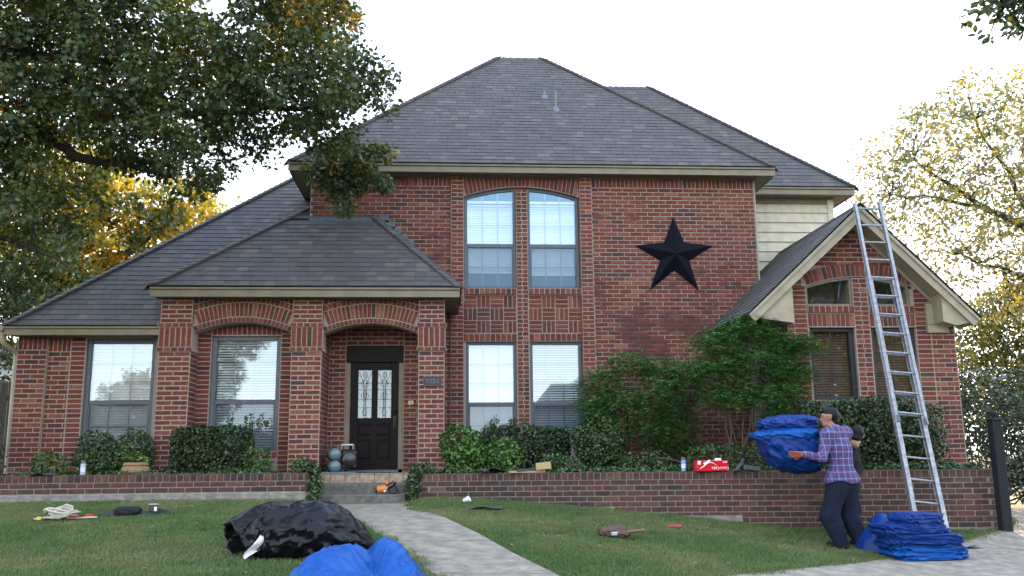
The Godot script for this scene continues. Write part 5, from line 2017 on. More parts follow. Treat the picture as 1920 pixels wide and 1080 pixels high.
func feathery(label: String, at: Vector3, fans: Array, per: int, canes: int) -> void:
	# nandina: bare canes below, layered sprays of small leaflets above
	var t := thing("nandina", label, "shrub", at)
	var st := MB.new()
	for i in canes:
		var f: Array = fans[rng.randi() % fans.size()]
		limb(st, at + Vector3(rng.randf_range(-0.35, 0.35), -0.03, rng.randf_range(-0.15, 0.15)), f[0] + unit() * 0.2, 0.016, 0.007, 0.0, 5, 0.06)
	put(st, "canes", M.twig, t)
	var spots := []
	var cols := PackedColorArray()
	for f in fans:
		var c: Vector3 = f[0]
		var r: Vector3 = f[1]
		var n_fr := int(per * r.x * r.y / 0.09)
		for i in n_fr:
			# one frond: leaflets along an arching, drooping stalk
			var d := unit()
			var o := c + d * r * pow(rng.randf(), 0.45)
			var dir := (Vector3(d.x, 0.1, d.z + 0.4) + unit() * 0.7).normalized()
			var col := tint(f[2] if f.size() > 2 else NANDINA)
			for k in 7:
				var s := k / 6.0
				var p := o + dir * (s * 0.17) + Vector3.DOWN * (s * s * 0.07)
				for sd in [-1.0, 1.0]:
					var side: Vector3 = dir.cross(Vector3.UP).normalized() * sd
					var ld: Vector3 = (dir * 0.6 + side + Vector3(0, rng.randf_range(-0.5, 0.2), 0)).normalized()
					var n := (Vector3.UP + unit() * 0.5).normalized()
					ld = (ld - n * ld.dot(n)).normalized()
					var sz := 0.058 * rng.randf_range(0.7, 1.25)
					spots.append(Transform3D(Basis(n.cross(ld) * sz, n * sz, ld * sz), p))
					cols.push_back(col * rng.randf_range(0.85, 1.15))
	scatter(t, "foliage", spots, cols, "narrow", M.shrub_leaf)


func ivy(label: String, pts: Array, r: Vector3, cnt: int, pal: Array, size := 0.045, called := "ivy") -> void:
	var t := thing(called, label, "ground cover", pts[0])
	var st := MB.new()
	for i in pts.size() - 1:
		limb(st, pts[i] - Vector3.UP * r.y * 0.5, pts[i + 1] - Vector3.UP * r.y * 0.5, 0.008, 0.006, 0.0, 4, 0.03)
	put(st, "stems", M.twig, t)
	var spots := []
	var cols := PackedColorArray()
	for i in cnt:
		var s := rng.randf() * (pts.size() - 1)
		var k := mini(int(s), pts.size() - 2)
		var c: Vector3 = pts[k].lerp(pts[k + 1], s - k)
		var d := unit()
		d.y = absf(d.y) if r.y < 0.15 else d.y
		var lump := 0.75 + 0.5 * noise.get_noise_2d(c.x * 150.0, 7.0)
		spots.append(leaf_at(c + d * r * pow(rng.randf(), 0.3) * lump, d, size, 0.5, 0.6))
		cols.push_back(tint(pal))
	scatter(t, "foliage", spots, cols, "round", M.shrub_leaf)


func shrubs() -> void:
	shrub("dark_shrub", "dark shrub with a few red leaves at the left corner of the house", Vector3(-6.95, 1.34, -13.8), [[Vector3(-6.9, 1.7, -13.8), Vector3(0.5, 0.42, 0.3)], [Vector3(-6.95, 2.15, -13.8), Vector3(0.4, 0.35, 0.28)], [Vector3(-7.5, 1.9, -13.9), Vector3(0.5, 0.6, 0.4)]], 4200, 0.05, BOX + BOX + BOX + [[0.16, 0.02, 0.012]], "oval")
	shrub("small_plant", "small light green plant low against the left pier", Vector3(-5.75, 1.34, -13.85), [[Vector3(-5.78, 1.52, -13.85), Vector3(0.27, 0.2, 0.22)]], 750, 0.055, MID, "oval", 5)
	shrub("leafy_shrub", "loose green shrub behind the clay pot under the leftmost window", Vector3(-5.0, 1.34, -14.2), [[Vector3(-5.25, 1.68, -14.2), Vector3(0.36, 0.36, 0.26)], [Vector3(-4.75, 1.70, -14.25), Vector3(0.3, 0.36, 0.26)], [Vector3(-4.95, 1.55, -13.95), Vector3(0.34, 0.24, 0.2)]], 6000, 0.05, BOX + MID, "oval", 8)
	shrub("hedge", "clipped square box hedge below the window in the left arch", Vector3(-3.56, 1.34, -14.15), [[Vector3(-3.56, 1.74, -14.15), Vector3(0.6, 0.35, 0.27)]], 11000, 0.04, BOX, "round", 8, "", true)
	shrub("small_plant", "small bright green plant right of the square box hedge", Vector3(-2.83, 1.34, -13.9), [[Vector3(-2.83, 1.55, -13.9), Vector3(0.2, 0.22, 0.18)]], 750, 0.05, BRIGHT + MID, "oval", 4)
	# shoots that stand up from the hedge
	shrub("bright_shrub", "round bright green shrub right of the porch", Vector3(0.24, 1.34, -14.15), [[Vector3(0.2, 1.72, -14.15), Vector3(0.34, 0.36, 0.28)], [Vector3(0.42, 1.58, -14.05), Vector3(0.26, 0.24, 0.24)]], 2600, 0.055, BRIGHT, "round")
	shrub("bright_shrub", "smaller mid green shrub right of the bright round one", Vector3(0.82, 1.34, -13.95), [[Vector3(0.82, 1.6, -13.95), Vector3(0.31, 0.27, 0.25)]], 1700, 0.05, MID + BRIGHT, "round", 5)
	shrub("hedge", "dark uneven hedge under the lower pair of windows", Vector3(1.2, 1.34, -14.8), [[Vector3(1.22, 1.74, -14.8), Vector3(0.72, 0.34, 0.28)]], 10000, 0.042, BOX, "round", 8, "", true)
	shrub("boxwood", "clipped dark green boxwood ball right of the lower windows", Vector3(2.36, 1.34, -14.35), [[Vector3(2.36, 1.80, -14.35), Vector3(0.4, 0.47, 0.38)]], 11000, 0.038, BOX + MID, "round", 5)
	shrub("low_shrub", "low loose shrub between the hedge and the boxwood ball", Vector3(1.7, 1.34, -13.95), [[Vector3(1.66, 1.47, -13.95), Vector3(0.33, 0.17, 0.2)]], 900, 0.045, MID + BOX, "oval", 4)
	feathery("spreading feathery nandina left of the tall one, on the brick wall", Vector3(3.1, 1.34, -14.7), [[Vector3(2.45, 2.75, -14.6), Vector3(0.3, 0.26, 0.28)], [Vector3(2.95, 3.05, -14.7), Vector3(0.36, 0.24, 0.3)], [Vector3(3.45, 2.95, -14.7), Vector3(0.36, 0.26, 0.3)], [Vector3(2.75, 2.4, -14.5), Vector3(0.42, 0.3, 0.3)], [Vector3(3.3, 2.5, -14.4), Vector3(0.4, 0.36, 0.3)], [Vector3(3.65, 2.2, -14.5), Vector3(0.3, 0.4, 0.28)], [Vector3(3.2, 2.0, -14.45), Vector3(0.4, 0.3, 0.25)], [Vector3(3.6, 1.75, -14.3), Vector3(0.36, 0.3, 0.25), MID], [Vector3(2.35, 2.35, -14.45), Vector3(0.28, 0.35, 0.25)], [Vector3(3.78, 2.75, -14.3), Vector3(0.26, 0.4, 0.25)]], 270, 12)
	feathery("tall feathery nandina with a flat layered top beside the carried tarp", Vector3(4.55, 1.34, -13.9), [[Vector3(4.15, 3.3, -13.9), Vector3(0.36, 0.24, 0.3)], [Vector3(4.75, 3.55, -13.9), Vector3(0.5, 0.22, 0.3)], [Vector3(5.2, 3.32, -13.85), Vector3(0.46, 0.18, 0.3)], [Vector3(5.5, 3.25, -13.75), Vector3(0.26, 0.12, 0.2)], [Vector3(4.1, 2.85, -13.8), Vector3(0.42, 0.3, 0.3)], [Vector3(4.75, 2.95, -13.8), Vector3(0.5, 0.34, 0.32)], [Vector3(5.25, 2.85, -13.75), Vector3(0.36, 0.3, 0.28)], [Vector3(4.3, 2.45, -13.7), Vector3(0.46, 0.22, 0.28)], [Vector3(5.0, 2.45, -13.7), Vector3(0.42, 0.25, 0.28)], [Vector3(5.0, 2.15, -13.5), Vector3(0.3, 0.15, 0.2), BRIGHT]], 270, 16)
	shrub("low_shrub", "dark low growth at the foot of the tall nandina", Vector3(4.4, 1.34, -13.6), [[Vector3(4.0, 1.55, -13.6), Vector3(0.5, 0.24, 0.24)], [Vector3(4.9, 1.55, -13.5), Vector3(0.5, 0.22, 0.24)], [Vector3(3.0, 1.48, -13.9), Vector3(0.4, 0.2, 0.24)]], 3200, 0.045, BOX + MID, "oval", 8)
	shrub("hedge", "large rounded dark hedge under the bay windows behind the men", Vector3(6.3, 1.34, -13.35), [[Vector3(5.75, 1.86, -13.35), Vector3(0.55, 0.52, 0.38)], [Vector3(6.35, 1.9, -13.35), Vector3(0.6, 0.52, 0.4)], [Vector3(6.95, 1.84, -13.35), Vector3(0.42, 0.5, 0.36)]], 20000, 0.044, BOX, "round", 12, "", true)
	ivy("strip of low ivy along the left brick wall", [Vector3(-6.9, 1.36, -13.62), Vector3(-5, 1.36, -13.6), Vector3(-3.2, 1.36, -13.6), Vector3(-2.1, 1.36, -13.6)], Vector3(0.1, 0.10, 0.16), 4500, MID + BOX)
	ivy("strip of low ivy along the top of the curved brick wall", [Vector3(-0.3, 1.34, -13.78), Vector3(1.2, 1.34, -13.56), Vector3(2.8, 1.34, -13.36), Vector3(4.4, 1.34, -13.12), Vector3(5.6, 1.34, -12.94), Vector3(6.9, 1.34, -12.78), Vector3(7.7, 1.34, -13.0)], Vector3(0.1, 0.13, 0.16), 9000, MID + MID + BOX)
	ivy("ivy hanging over the wall end left of the steps", [Vector3(-2.2, 1.5, -13.5), Vector3(-1.95, 1.45, -13.4), Vector3(-1.9, 1.2, -13.36), Vector3(-1.95, 0.98, -13.3)], Vector3(0.14, 0.16, 0.12), 1500, BOX + MID)
	ivy("ivy hanging over the wall end right of the steps", [Vector3(-0.3, 1.42, -13.6), Vector3(-0.48, 1.38, -13.58), Vector3(-0.55, 1.2, -13.55), Vector3(-0.52, 1.0, -13.48)], Vector3(0.11, 0.15, 0.1), 1000, BOX + MID)
	shrub("holly_bush", "big grey green evergreen bush right of the house behind the dark post", Vector3(9.7, 0.7, -15.8), [[Vector3(9.4, 2.3, -15.6), Vector3(0.6, 0.75, 0.5)], [Vector3(10.3, 2.35, -15.8), Vector3(0.7, 0.8, 0.5)], [Vector3(9.3, 1.35, -15.6), Vector3(0.5, 0.7, 0.5)], [Vector3(10.1, 1.5, -15.7), Vector3(0.7, 0.6, 0.5)], [Vector3(11.3, 2.0, -16.2), Vector3(0.8, 1.0, 0.5)], [Vector3(9.0, 2.55, -15.9), Vector3(0.35, 0.5, 0.4)], [Vector3(10.6, 1.2, -15.6), Vector3(0.9, 0.6, 0.4)], [Vector3(11.6, 1.2, -16.2), Vector3(0.8, 0.6, 0.4)]], 17000, 0.075, HOLLY, "oval", 12)
	# upright shoots on the two hedges
	for q in [[-3.35, 2.08, -14.2, "hedge shoots standing up from the square box hedge"], [0.75, 2.06, -14.85, "hedge shoots standing up before the lower windows"]]:
		var t := thing("shoots", q[3], "shoots", Vector3(q[0], q[1], q[2]))
		var sp := []
		var cc := PackedColorArray()
		var sb := MB.new()
		for i in 7:
			var x: float = q[0] + rng.randf_range(-0.15, 0.6)
			var hh := rng.randf_range(0.1, 0.2)
			sb.tube([Vector3(x, q[1] - 0.1, q[2]), Vector3(x + 0.01, q[1] + hh, q[2])], 0.004, 4)
			for k in 26:
				var d := unit()
				sp.append(leaf_at(Vector3(x, q[1] + rng.randf() * hh, q[2]) + d * 0.02, d, 0.035))
				cc.push_back(tint(BOX))
		put(sb, "stems", M.twig, t)
		scatter(t, "foliage", sp, cc, "round", M.shrub_leaf)


func grass() -> void:
	# mown lawn: tufts of short blades
	var mb := MB.new()
	for i in 46:
		var p := Vector3(rng.randf_range(-0.11, 0.11), 0, rng.randf_range(-0.11, 0.11))
		var h := rng.randf_range(0.02, 0.048)
		var a := rng.randf() * TAU
		var lean := Vector3(cos(a), 0, sin(a)) * h * rng.randf_range(0.2, 1.0)
		var b := rng.randf() * TAU
		var w := Vector3(cos(b), 0, sin(b)) * rng.randf_range(0.0025, 0.0045)
		var k := rng.randf_range(0.7, 1.3)
		var col := Color(0.95 * k, 1.0 * k, 0.9 * k)
		if rng.randf() < 0.14:
			col = Color(2.1, 1.6, 1.5)
		mb.face(p - w, p + w, p + lean * 0.45 + Vector3.UP * h * 0.65 + w * 0.7, p + lean * 0.45 + Vector3.UP * h * 0.65 - w * 0.7, Vector3(0, 0.6, 0.8), col)
		mb.face3(p + lean * 0.45 + Vector3.UP * h * 0.65 - w * 0.7, p + lean * 0.45 + Vector3.UP * h * 0.65 + w * 0.7, p + lean + Vector3.UP * h, Vector3(0, 0.6, 0.8), col)
	leaf_kinds["tuft"] = mb.mesh()
	var spots := []
	var cols := PackedColorArray()
	for i in 26000:
		var z := -6.3 - 7.2 * pow(rng.randf(), 0.8)
		var x := rng.randf_range(-0.62, 0.75) * -z - 0.2
		if on_paving(x, z, 0.035 * noise.get_noise_2d(x * 400.0, z * 400.0)):
			continue
		if z < -13.22 and x < -1.9:
			continue
		if x > -0.5 and z < curve(x, [[-0.36, -13.48], [1.2, -13.28], [2.8, -13.05], [4.4, -12.82], [6.75, -12.48], [7.35, -12.4], [7.8, -12.6], [9.0, -16.0]]):
			continue
		if x > -1.98 and x < -0.58 and z < -13.5:
			continue
		var b := Basis(Vector3.UP, rng.randf() * TAU).scaled(Vector3.ONE * rng.randf_range(0.8, 1.25))
		if noise.get_noise_2d(x * 130.0 + 500.0, z * 130.0) > 0.33 and rng.randf() < 0.7:
			continue   # thin places
		spots.append(Transform3D(b, Vector3(x, ground(x, z) - 0.004, z)))
		var patch := noise.get_noise_2d(x * 55.0, z * 55.0) + 0.5 * noise.get_noise_2d(x * 230.0, z * 230.0)
		var c := Color(0.082, 0.138, 0.035).lerp(Color(0.175, 0.19, 0.075), clampf(0.35 + patch * 0.9, 0, 1))
		cols.push_back(c * rng.randf_range(0.8, 1.2))
	var o := scatter(self, "grass", spots, cols, "tuft", M.grass)
	tag(o, "short mown green grass of the front lawn", "grass", "", "stuff")
	# fallen leaves strewn over the lawn
	spots = []
	cols = PackedColorArray()
	for i in 330:
		var z := rng.randf_range(-13.2, -6.5)
		var x := rng.randf_range(-0.6, 0.72) * -z
		if x > edge_at(z) + 0.4 or (on_paving(x, z) and rng.randf() < 0.7):
			continue
		var n := (Vector3.UP + unit() * 0.4).normalized()
		var d := n.cross(unit()).normalized()
		var s := rng.randf_range(0.03, 0.08)
		spots.append(Transform3D(Basis(n.cross(d) * s, n * s, d * s), Vector3(x, ground(x, z) + (0.03 if on_paving(x, z) else 0.04), z)))
		cols.push_back(tint([[0.2, 0.12, 0.05], [0.28, 0.2, 0.1], [0.12, 0.06, 0.03], [0.3, 0.14, 0.03], [0.35, 0.3, 0.2]]))
	o = scatter(self, "leaf_litter", spots, cols, "oak", M.leaf)
	tag(o, "brown and yellow fallen leaves strewn over the lawn and path", "fallen leaves", "", "stuff")


# ---------------------------------------------------------------- cloth and bundles
func ridge(p: Vector3, f: float) -> float:
	return 1.0 - absf(noise.get_noise_3d(p.x * f, p.y * f, p.z * f)) * 2.0


func sharp(p: Vector3, f: float) -> float:
	# narrow raised creases
	var r := maxf(ridge(p, f), 0.0)
	return r * r * r * r


func lump(mb: MB, c: Vector3, r: Vector3, e: float, amp: float, f: float, sd: float, nu := 72, nv := 44, layers := 0.0, turn := 0.0, skew := 0.0, point := 0.0) -> void:
	# rounded bundle with creases; e < 1 makes it boxier; layers adds folded edges round its sides
	var p := PackedVector3Array()
	var bs := Basis(Vector3.UP, turn)
	for j in nv:
		var la := lerpf(-PI / 2, PI / 2, j / float(nv - 1))
		for i in nu:
			var lo := TAU * i / nu
			var d := Vector3(cos(la) * cos(lo), sin(la), cos(la) * sin(lo))
			var q := Vector3(signf(d.x) * pow(absf(d.x), e), signf(d.y) * pow(absf(d.y), e), signf(d.z) * pow(absf(d.z), e))
			var o := Vector3(d.x * 1.1 + d.y * 0.9, d.y * 0.8 - d.x * 0.5, d.z * 1.3) * 14.0 + Vector3(sd * 31.0, sd * 17.0, 0)
			var k := 1.0 + amp * (ridge(o, f) * 0.9 - 0.6 + 0.55 * sharp(o * 1.7, f) + 0.4 * sharp(Vector3(o.x * 1.2, o.y * 5.0, o.z * 1.2), f) + 0.1 * sharp(o * 4.0, f))
			if layers > 0.0:
				var s := sin(q.y * layers + noise.get_noise_2d(lo * 40.0, sd * 50.0) * 2.5)
				k *= 1.0 + 0.022 * s * cos(la)
			var v := q * r * k
			v.x -= skew * v.y
			if d.x < 0.0:   # drawn out to a tip on the left
				v.y *= 1.0 - point * absf(d.x)
				v.z *= 1.0 - point * absf(d.x)
			p.push_back(c + bs * v)
	mb.grid(p, nu, nv, true, true)


func tarp_bundle() -> void:
	var t := thing("carried_tarp", "big folded blue tarp bundle carried in the man's arms", "tarp", Vector3(4.42, 1.36, -11.65))
	var mb := MB.new()
	lump(mb, Vector3(4.47, 1.66, -11.84), Vector3(0.38, 0.31, 0.36), 0.85, 0.11, 6.0, 1.0, 96, 56, 0.0, 0.0, 0.35)
	put(mb, "lower_fold", M.tarp, t)
	mb = MB.new()
	lump(mb, Vector3(4.40, 1.83, -11.82), Vector3(0.46, 0.13, 0.37), 0.9, 0.08, 7.0, 2.0, 96, 48, 5.0, 0.0, -0.2, 0.45)
	put(mb, "middle_fold", M.tarp_light, t)
	mb = MB.new()
	lump(mb, Vector3(4.46, 1.975, -11.84), Vector3(0.40, 0.125, 0.33), 0.85, 0.10, 7.0, 3.0, 96, 48, 3.0, 0.15, -0.3, 0.2)
	put(mb, "upper_fold", M.tarp, t)


func tarp_stack() -> void:
	var z := -10.72
	var g := ground(5.6, -10.7) + 0.02
	var specs := [
		[Vector3(5.57, g + 0.065, z), Vector3(0.44, 0.082, 0.30), "folded blue tarp, lowest of the stack by the ladder", 4.0, 0.05],
		[Vector3(5.53, g + 0.195, z - 0.02), Vector3(0.45, 0.086, 0.30), "folded blue tarp, second from the bottom of the stack by the ladder", 7.0, -0.08],
		[Vector3(5.44, g + 0.31, z - 0.04), Vector3(0.39, 0.07, 0.28), "thin dark blue tarp, second from the top of the stack by the ladder", 9.0, 0.12],
		[Vector3(5.52, g + 0.42, z - 0.03), Vector3(0.27, 0.085, 0.24), "rolled blue tarp on top of the stack by the ladder", 5.0, 0.25]]
	var k := 0
	for s in specs:
		k += 1
		var mb := MB.new()
		var r: Vector3 = s[1]
		for l in 3:   # the leaves of the folded sheet, one over the other
			var dy := (l - 1.0) * r.y * 0.58
			var c: Vector3 = s[0] + Vector3(rng.randf_range(-0.025, 0.025), dy, rng.randf_range(-0.02, 0.02))
			lump(mb, c, Vector3(r.x * rng.randf_range(0.9, 1.03), r.y * 0.46, r.z * rng.randf_range(0.93, 1.03)), 0.45, 0.10, 8.0, 5.0 + k * 5 + l, 96, 26, 0.0, s[4] + rng.randf_range(-0.05, 0.05), rng.randf_range(-0.8, 0.8))
		tag(put(mb, "folded_tarp", M.tarp if k % 2 == 0 or k == 3 else M.tarp_light), s[2], "tarp", "tarps stacked by the ladder")
	var mb := MB.new()
	heap(mb, 5.0, 5.75, -11.65, -10.95, func(x, zz): return 0.42 * exp(-pow((x - 5.38) / 0.24, 2.0) - pow((zz + 11.3) / 0.28, 2.0)), 3.3)
	tag(put(mb, "loose_tarp", M.tarp), "loosely heaped blue tarp behind the left side of the stack", "tarp")


func heap(mb: MB, x0: float, x1: float, z0: float, z1: float, h: Callable, sd: float, wr := 0.03) -> void:
	# a sheet lying over a mound: its rim rests on the ground
	var nu := 150
	var nv := 120
	var p := PackedVector3Array()
	for j in nv:
		for i in nu:
			var u := i / float(nu - 1)
			var v := j / float(nv - 1)
			# an uneven outline: pull the square towards a blob
			var cx := u * 2 - 1
			var cy := v * 2 - 1
			var a := atan2(cy, cx)
			var sq := maxf(absf(cx), absf(cy))
			var rr := 0.86 + 0.16 * noise.get_noise_2d(cos(a) * 60 + sd * 10, sin(a) * 60)
			var x := lerpf(x0, x1, (cos(a) * sq * rr + 1) * 0.5)
			var z := lerpf(z0, z1, (sin(a) * sq * rr + 1) * 0.5)
			var hh: float = h.call(x, z)
			var cr := ridge(Vector3(x * 40 + z * 14 + sd, z * 20, sd), 5.0) * 0.35 + sharp(Vector3(x * 60 + z * 30, z * 22 - x * 14, sd), 5.0) * 0.5 + sharp(Vector3(x * 50, z * 80 - x * 40, sd), 5.0) * 0.4
			var rim := smoothstep(1.0, 0.86, sq)
			p.push_back(Vector3(x, ground(x, z) + 0.012 + hh * rim + (cr - 0.45) * wr * rim * 1.6 + 0.025 * rim, z))
	mb.grid(p, nu, nv, false, true)


func front_tarp() -> void:
	var mb := MB.new()
	heap(mb, -1.46, -0.06, -8.8, -7.2, func(x, z):
		var a := 0.225 * exp(-pow(absf(x + 0.93 + (z + 8.15) * 0.25) / 0.30, 2.6) - pow(absf(z + 8.1) / 0.46, 3.0))
		var b := 0.245 * exp(-pow(absf(x + 0.53 - (z + 8.25) * 0.3) / 0.19, 2.8) - pow(absf(z + 8.2) / 0.42, 3.0))
		var c := 0.12 * exp(-pow((x + 0.95) / 0.4, 2.0) - pow((z + 7.7) / 0.5, 2.0))
		return maxf(maxf(a, b), c), 9.1, 0.03)
	tag(put(mb, "crumpled_tarp", M.tarp_light), "crumpled bright blue tarp in the foreground against the black bag", "tarp")


func trash_bag() -> void:
	var t := thing("rubbish_bag", "large full black plastic rubbish bag lying on the lawn beside the path", "rubbish bag", Vector3(-1.4, 0.66, -9.15))
	var prof := [[-1.62, 0.10, 0.10, 0.80], [-1.78, 0.16, 0.15, 0.815], [-1.95, 0.20, 0.19, 0.83], [-2.06, 0.155, 0.17, 0.815], [-2.08, 0.175, 0.185, 0.82], [-2.02, 0.20, 0.21, 0.835], [-1.94, 0.225, 0.24, 0.86], [-1.86, 0.245, 0.28, 0.875], [-1.75, 0.255, 0.33, 0.88], [-1.6, 0.27, 0.38, 0.89], [-1.45, 0.275, 0.41, 0.895], [-1.3, 0.27, 0.42, 0.89], [-1.15, 0.255, 0.40, 0.88], [-1.0, 0.22, 0.35, 0.845], [-0.88, 0.17, 0.28, 0.81], [-0.78, 0.11, 0.18, 0.77], [-0.70, 0.05, 0.08, 0.73], [-0.66, 0.01, 0.02, 0.72]]
	var nu := 120
	var nv := 90
	var p := PackedVector3Array()
	for j in nv:
		var s := j / float(nv - 1) * (prof.size() - 1)
		var k := mini(int(s), prof.size() - 2)
		var f := s - k
		f = f * f * (3 - 2 * f)
		var q := []
		for m in 4:
			q.append(lerpf(prof[k][m], prof[k + 1][m], f))
		for i in nu:
			var a := TAU * i / nu
			var d := Vector3(0, sin(a), cos(a))
			# folds fan out from the gathered top
			var w := ridge(Vector3(cos(a) * 16.0 + q[0] * 26.0, sin(a) * 9.0 + q[0] * 6.0, 2.0), 7.0) * 0.62 + ridge(Vector3(cos(a) * 14.0 - q[0] * 58.0, sin(a) * 6.0 - q[0] * 12.0, 5.0), 7.0) * 0.3 + ridge(Vector3(cos(a) * 22.0 + q[0] * 130.0, sin(a) * 14.0, 9.0), 7.0) * 0.08
			var big := noise.get_noise_3d(q[0] * 60, d.y * 60, d.z * 60)
			var fine := pow(ridge(Vector3(cos(a) * 30.0 + q[0] * 40.0, sin(a) * 16.0, 4.0), 8.0), 4.0) + pow(ridge(Vector3(cos(a) * 22.0 - q[0] * 70.0, sin(a) * 24.0 + q[0] * 30.0, 8.0), 8.0), 4.0)
			var kk := 1.0 + 0.2 * (w - 0.5) + 0.16 * big + 0.05 * fine
			var z: float = -9.15 + d.z * q[2] * kk + 0.3 * clampf(-1.6 - q[0], 0.0, 0.5)
			var open := clampf((-1.72 - q[0]) / 0.3, 0.0, 1.0)
			var x: float = q[0] + 0.05 * (w - 0.5) + 0.05 * big + open * (0.16 * d.z - 0.10 * d.y)
			var y: float = q[3] + d.y * q[1] * kk
			p.push_back(Vector3(-1.36 + (x + 1.36) * 0.92, maxf(y + 0.015 * sin(clampf((x + 2.0) / 1.2, 0.0, 1.0) * PI) * maxf(d.y, 0.0), ground(x, z) + 0.015), z))
	var mb := MB.new()
	mb.grid(p, nu, nv, true, false)
	put(mb, "bag", M.black_plastic, t)
	# torn pale lining that hangs from the mouth
	mb = MB.new()
	var lp := PackedVector3Array()
	for j in 9:
		for i in 5:
			var v := j / 8.0
			var u := i / 4.0
			var wd := 0.02 + 0.09 * sin(v * PI) + 0.03 * (1 - v)
			lp.push_back(Vector3(-1.72 - 0.13 * v + (u - 0.5) * wd + 0.03 * sin(v * 5.0), 0.90 - 0.21 * v + 0.01 * sin(u * 9.0), -8.80 + 0.03 * sin(v * 4.0 + u * 3.0)))
	mb.grid(lp, 5, 9)
	put(mb, "pale_lining", M.white_paint, t)


# ---------------------------------------------------------------- ladder, post, fence, car
func beam(mb: MB, a: Vector3, b: Vector3, w: float, d: float, side: Vector3, bev := 0.003) -> void:
	var y := (b - a).normalized()
	var x := (side - y * side.dot(y)).normalized()
	mb.box((a + b) * 0.5, Vector3(w, (b - a).length(), d), Color.WHITE, Basis(x, y, x.cross(y)), bev)


func ladder() -> void:
	var t := thing("extension_ladder", "tall aluminium extension ladder leaning on the gable of the right bay", "ladder", Vector3(6.38, 0.46, -11.95))
	var fl := Vector3(6.14, 0.50, -11.95)
	var fr := Vector3(6.60, 0.44, -11.95)
	var tl := Vector3(6.392, 5.49, -13.5)
	var tr := Vector3(6.790, 5.49, -13.5)
	var cut0 := 0.30
	var cut1 := 0.745
	var out := Vector3(0, 0.30, 0.95) * 0.034
	for side in 2:
		var a := fl if side == 0 else fr
		var b := tl if side == 0 else tr
		var sx := -1.0 if side == 0 else 1.0
		var mb := MB.new()
		var p0 := a
		var p1 := a.lerp(b, cut1)
		beam(mb, p0, p1, 0.008, 0.085, Vector3.RIGHT)
		for e in [-0.04, 0.04]:   # flanges of the channel
			var o: Vector3 = out.normalized() * e - Vector3(sx * 0.028, 0, 0)
			beam(mb, p0 + o, p1 + o, 0.058, 0.007, Vector3.RIGHT)
		put(mb, "base_rail", M.aluminium, t)
		mb = MB.new()
		var q0 := a.lerp(b, cut0) - Vector3(sx * 0.028, 0, 0) + out * 1.2
		var q1 := b - Vector3(sx * 0.014, 0, 0) + out * 1.2
		beam(mb, q0, q1, 0.008, 0.07, Vector3.RIGHT)
		for e in [-0.034, 0.034]:
			var o: Vector3 = out.normalized() * e + Vector3(sx * 0.018, 0, 0)
			beam(mb, q0 + o, q1 + o, 0.04, 0.006, Vector3.RIGHT)
		put(mb, "fly_rail", M.aluminium, t)
		mb = MB.new()
		mb.box(a + Vector3(0, -0.02, 0.0), Vector3(0.04, 0.05, 0.12), Color.WHITE, Basis.IDENTITY, 0.006)
		put(mb, "foot", M.black_matt, t)
		mb = MB.new()
		mb.box(q0 + out * 0.9 + Vector3(0, 0.05, 0), Vector3(0.035, 0.1, 0.03), Color.WHITE, Basis(Vector3.RIGHT, -0.3), 0.006)
		put(mb, "rung_lock", M.galvanised, t)
	for i in 17:
		var s := (i + 0.55) / 17.0
		var a := fl.lerp(tl, s)
		var b := fr.lerp(tr, s)
		if s < cut1:
			var mb := MB.new()
			mb.tube([a, b], 0.016, 8)
			put(mb, "rung", M.aluminium, t)
		if s > cut0:
			var mb := MB.new()
			mb.tube([a + out * 1.2 + Vector3(0.03, 0.012, 0), b + out * 1.2 + Vector3(-0.03, 0.012, 0)], 0.016, 8)
			put(mb, "rung", M.aluminium, t)


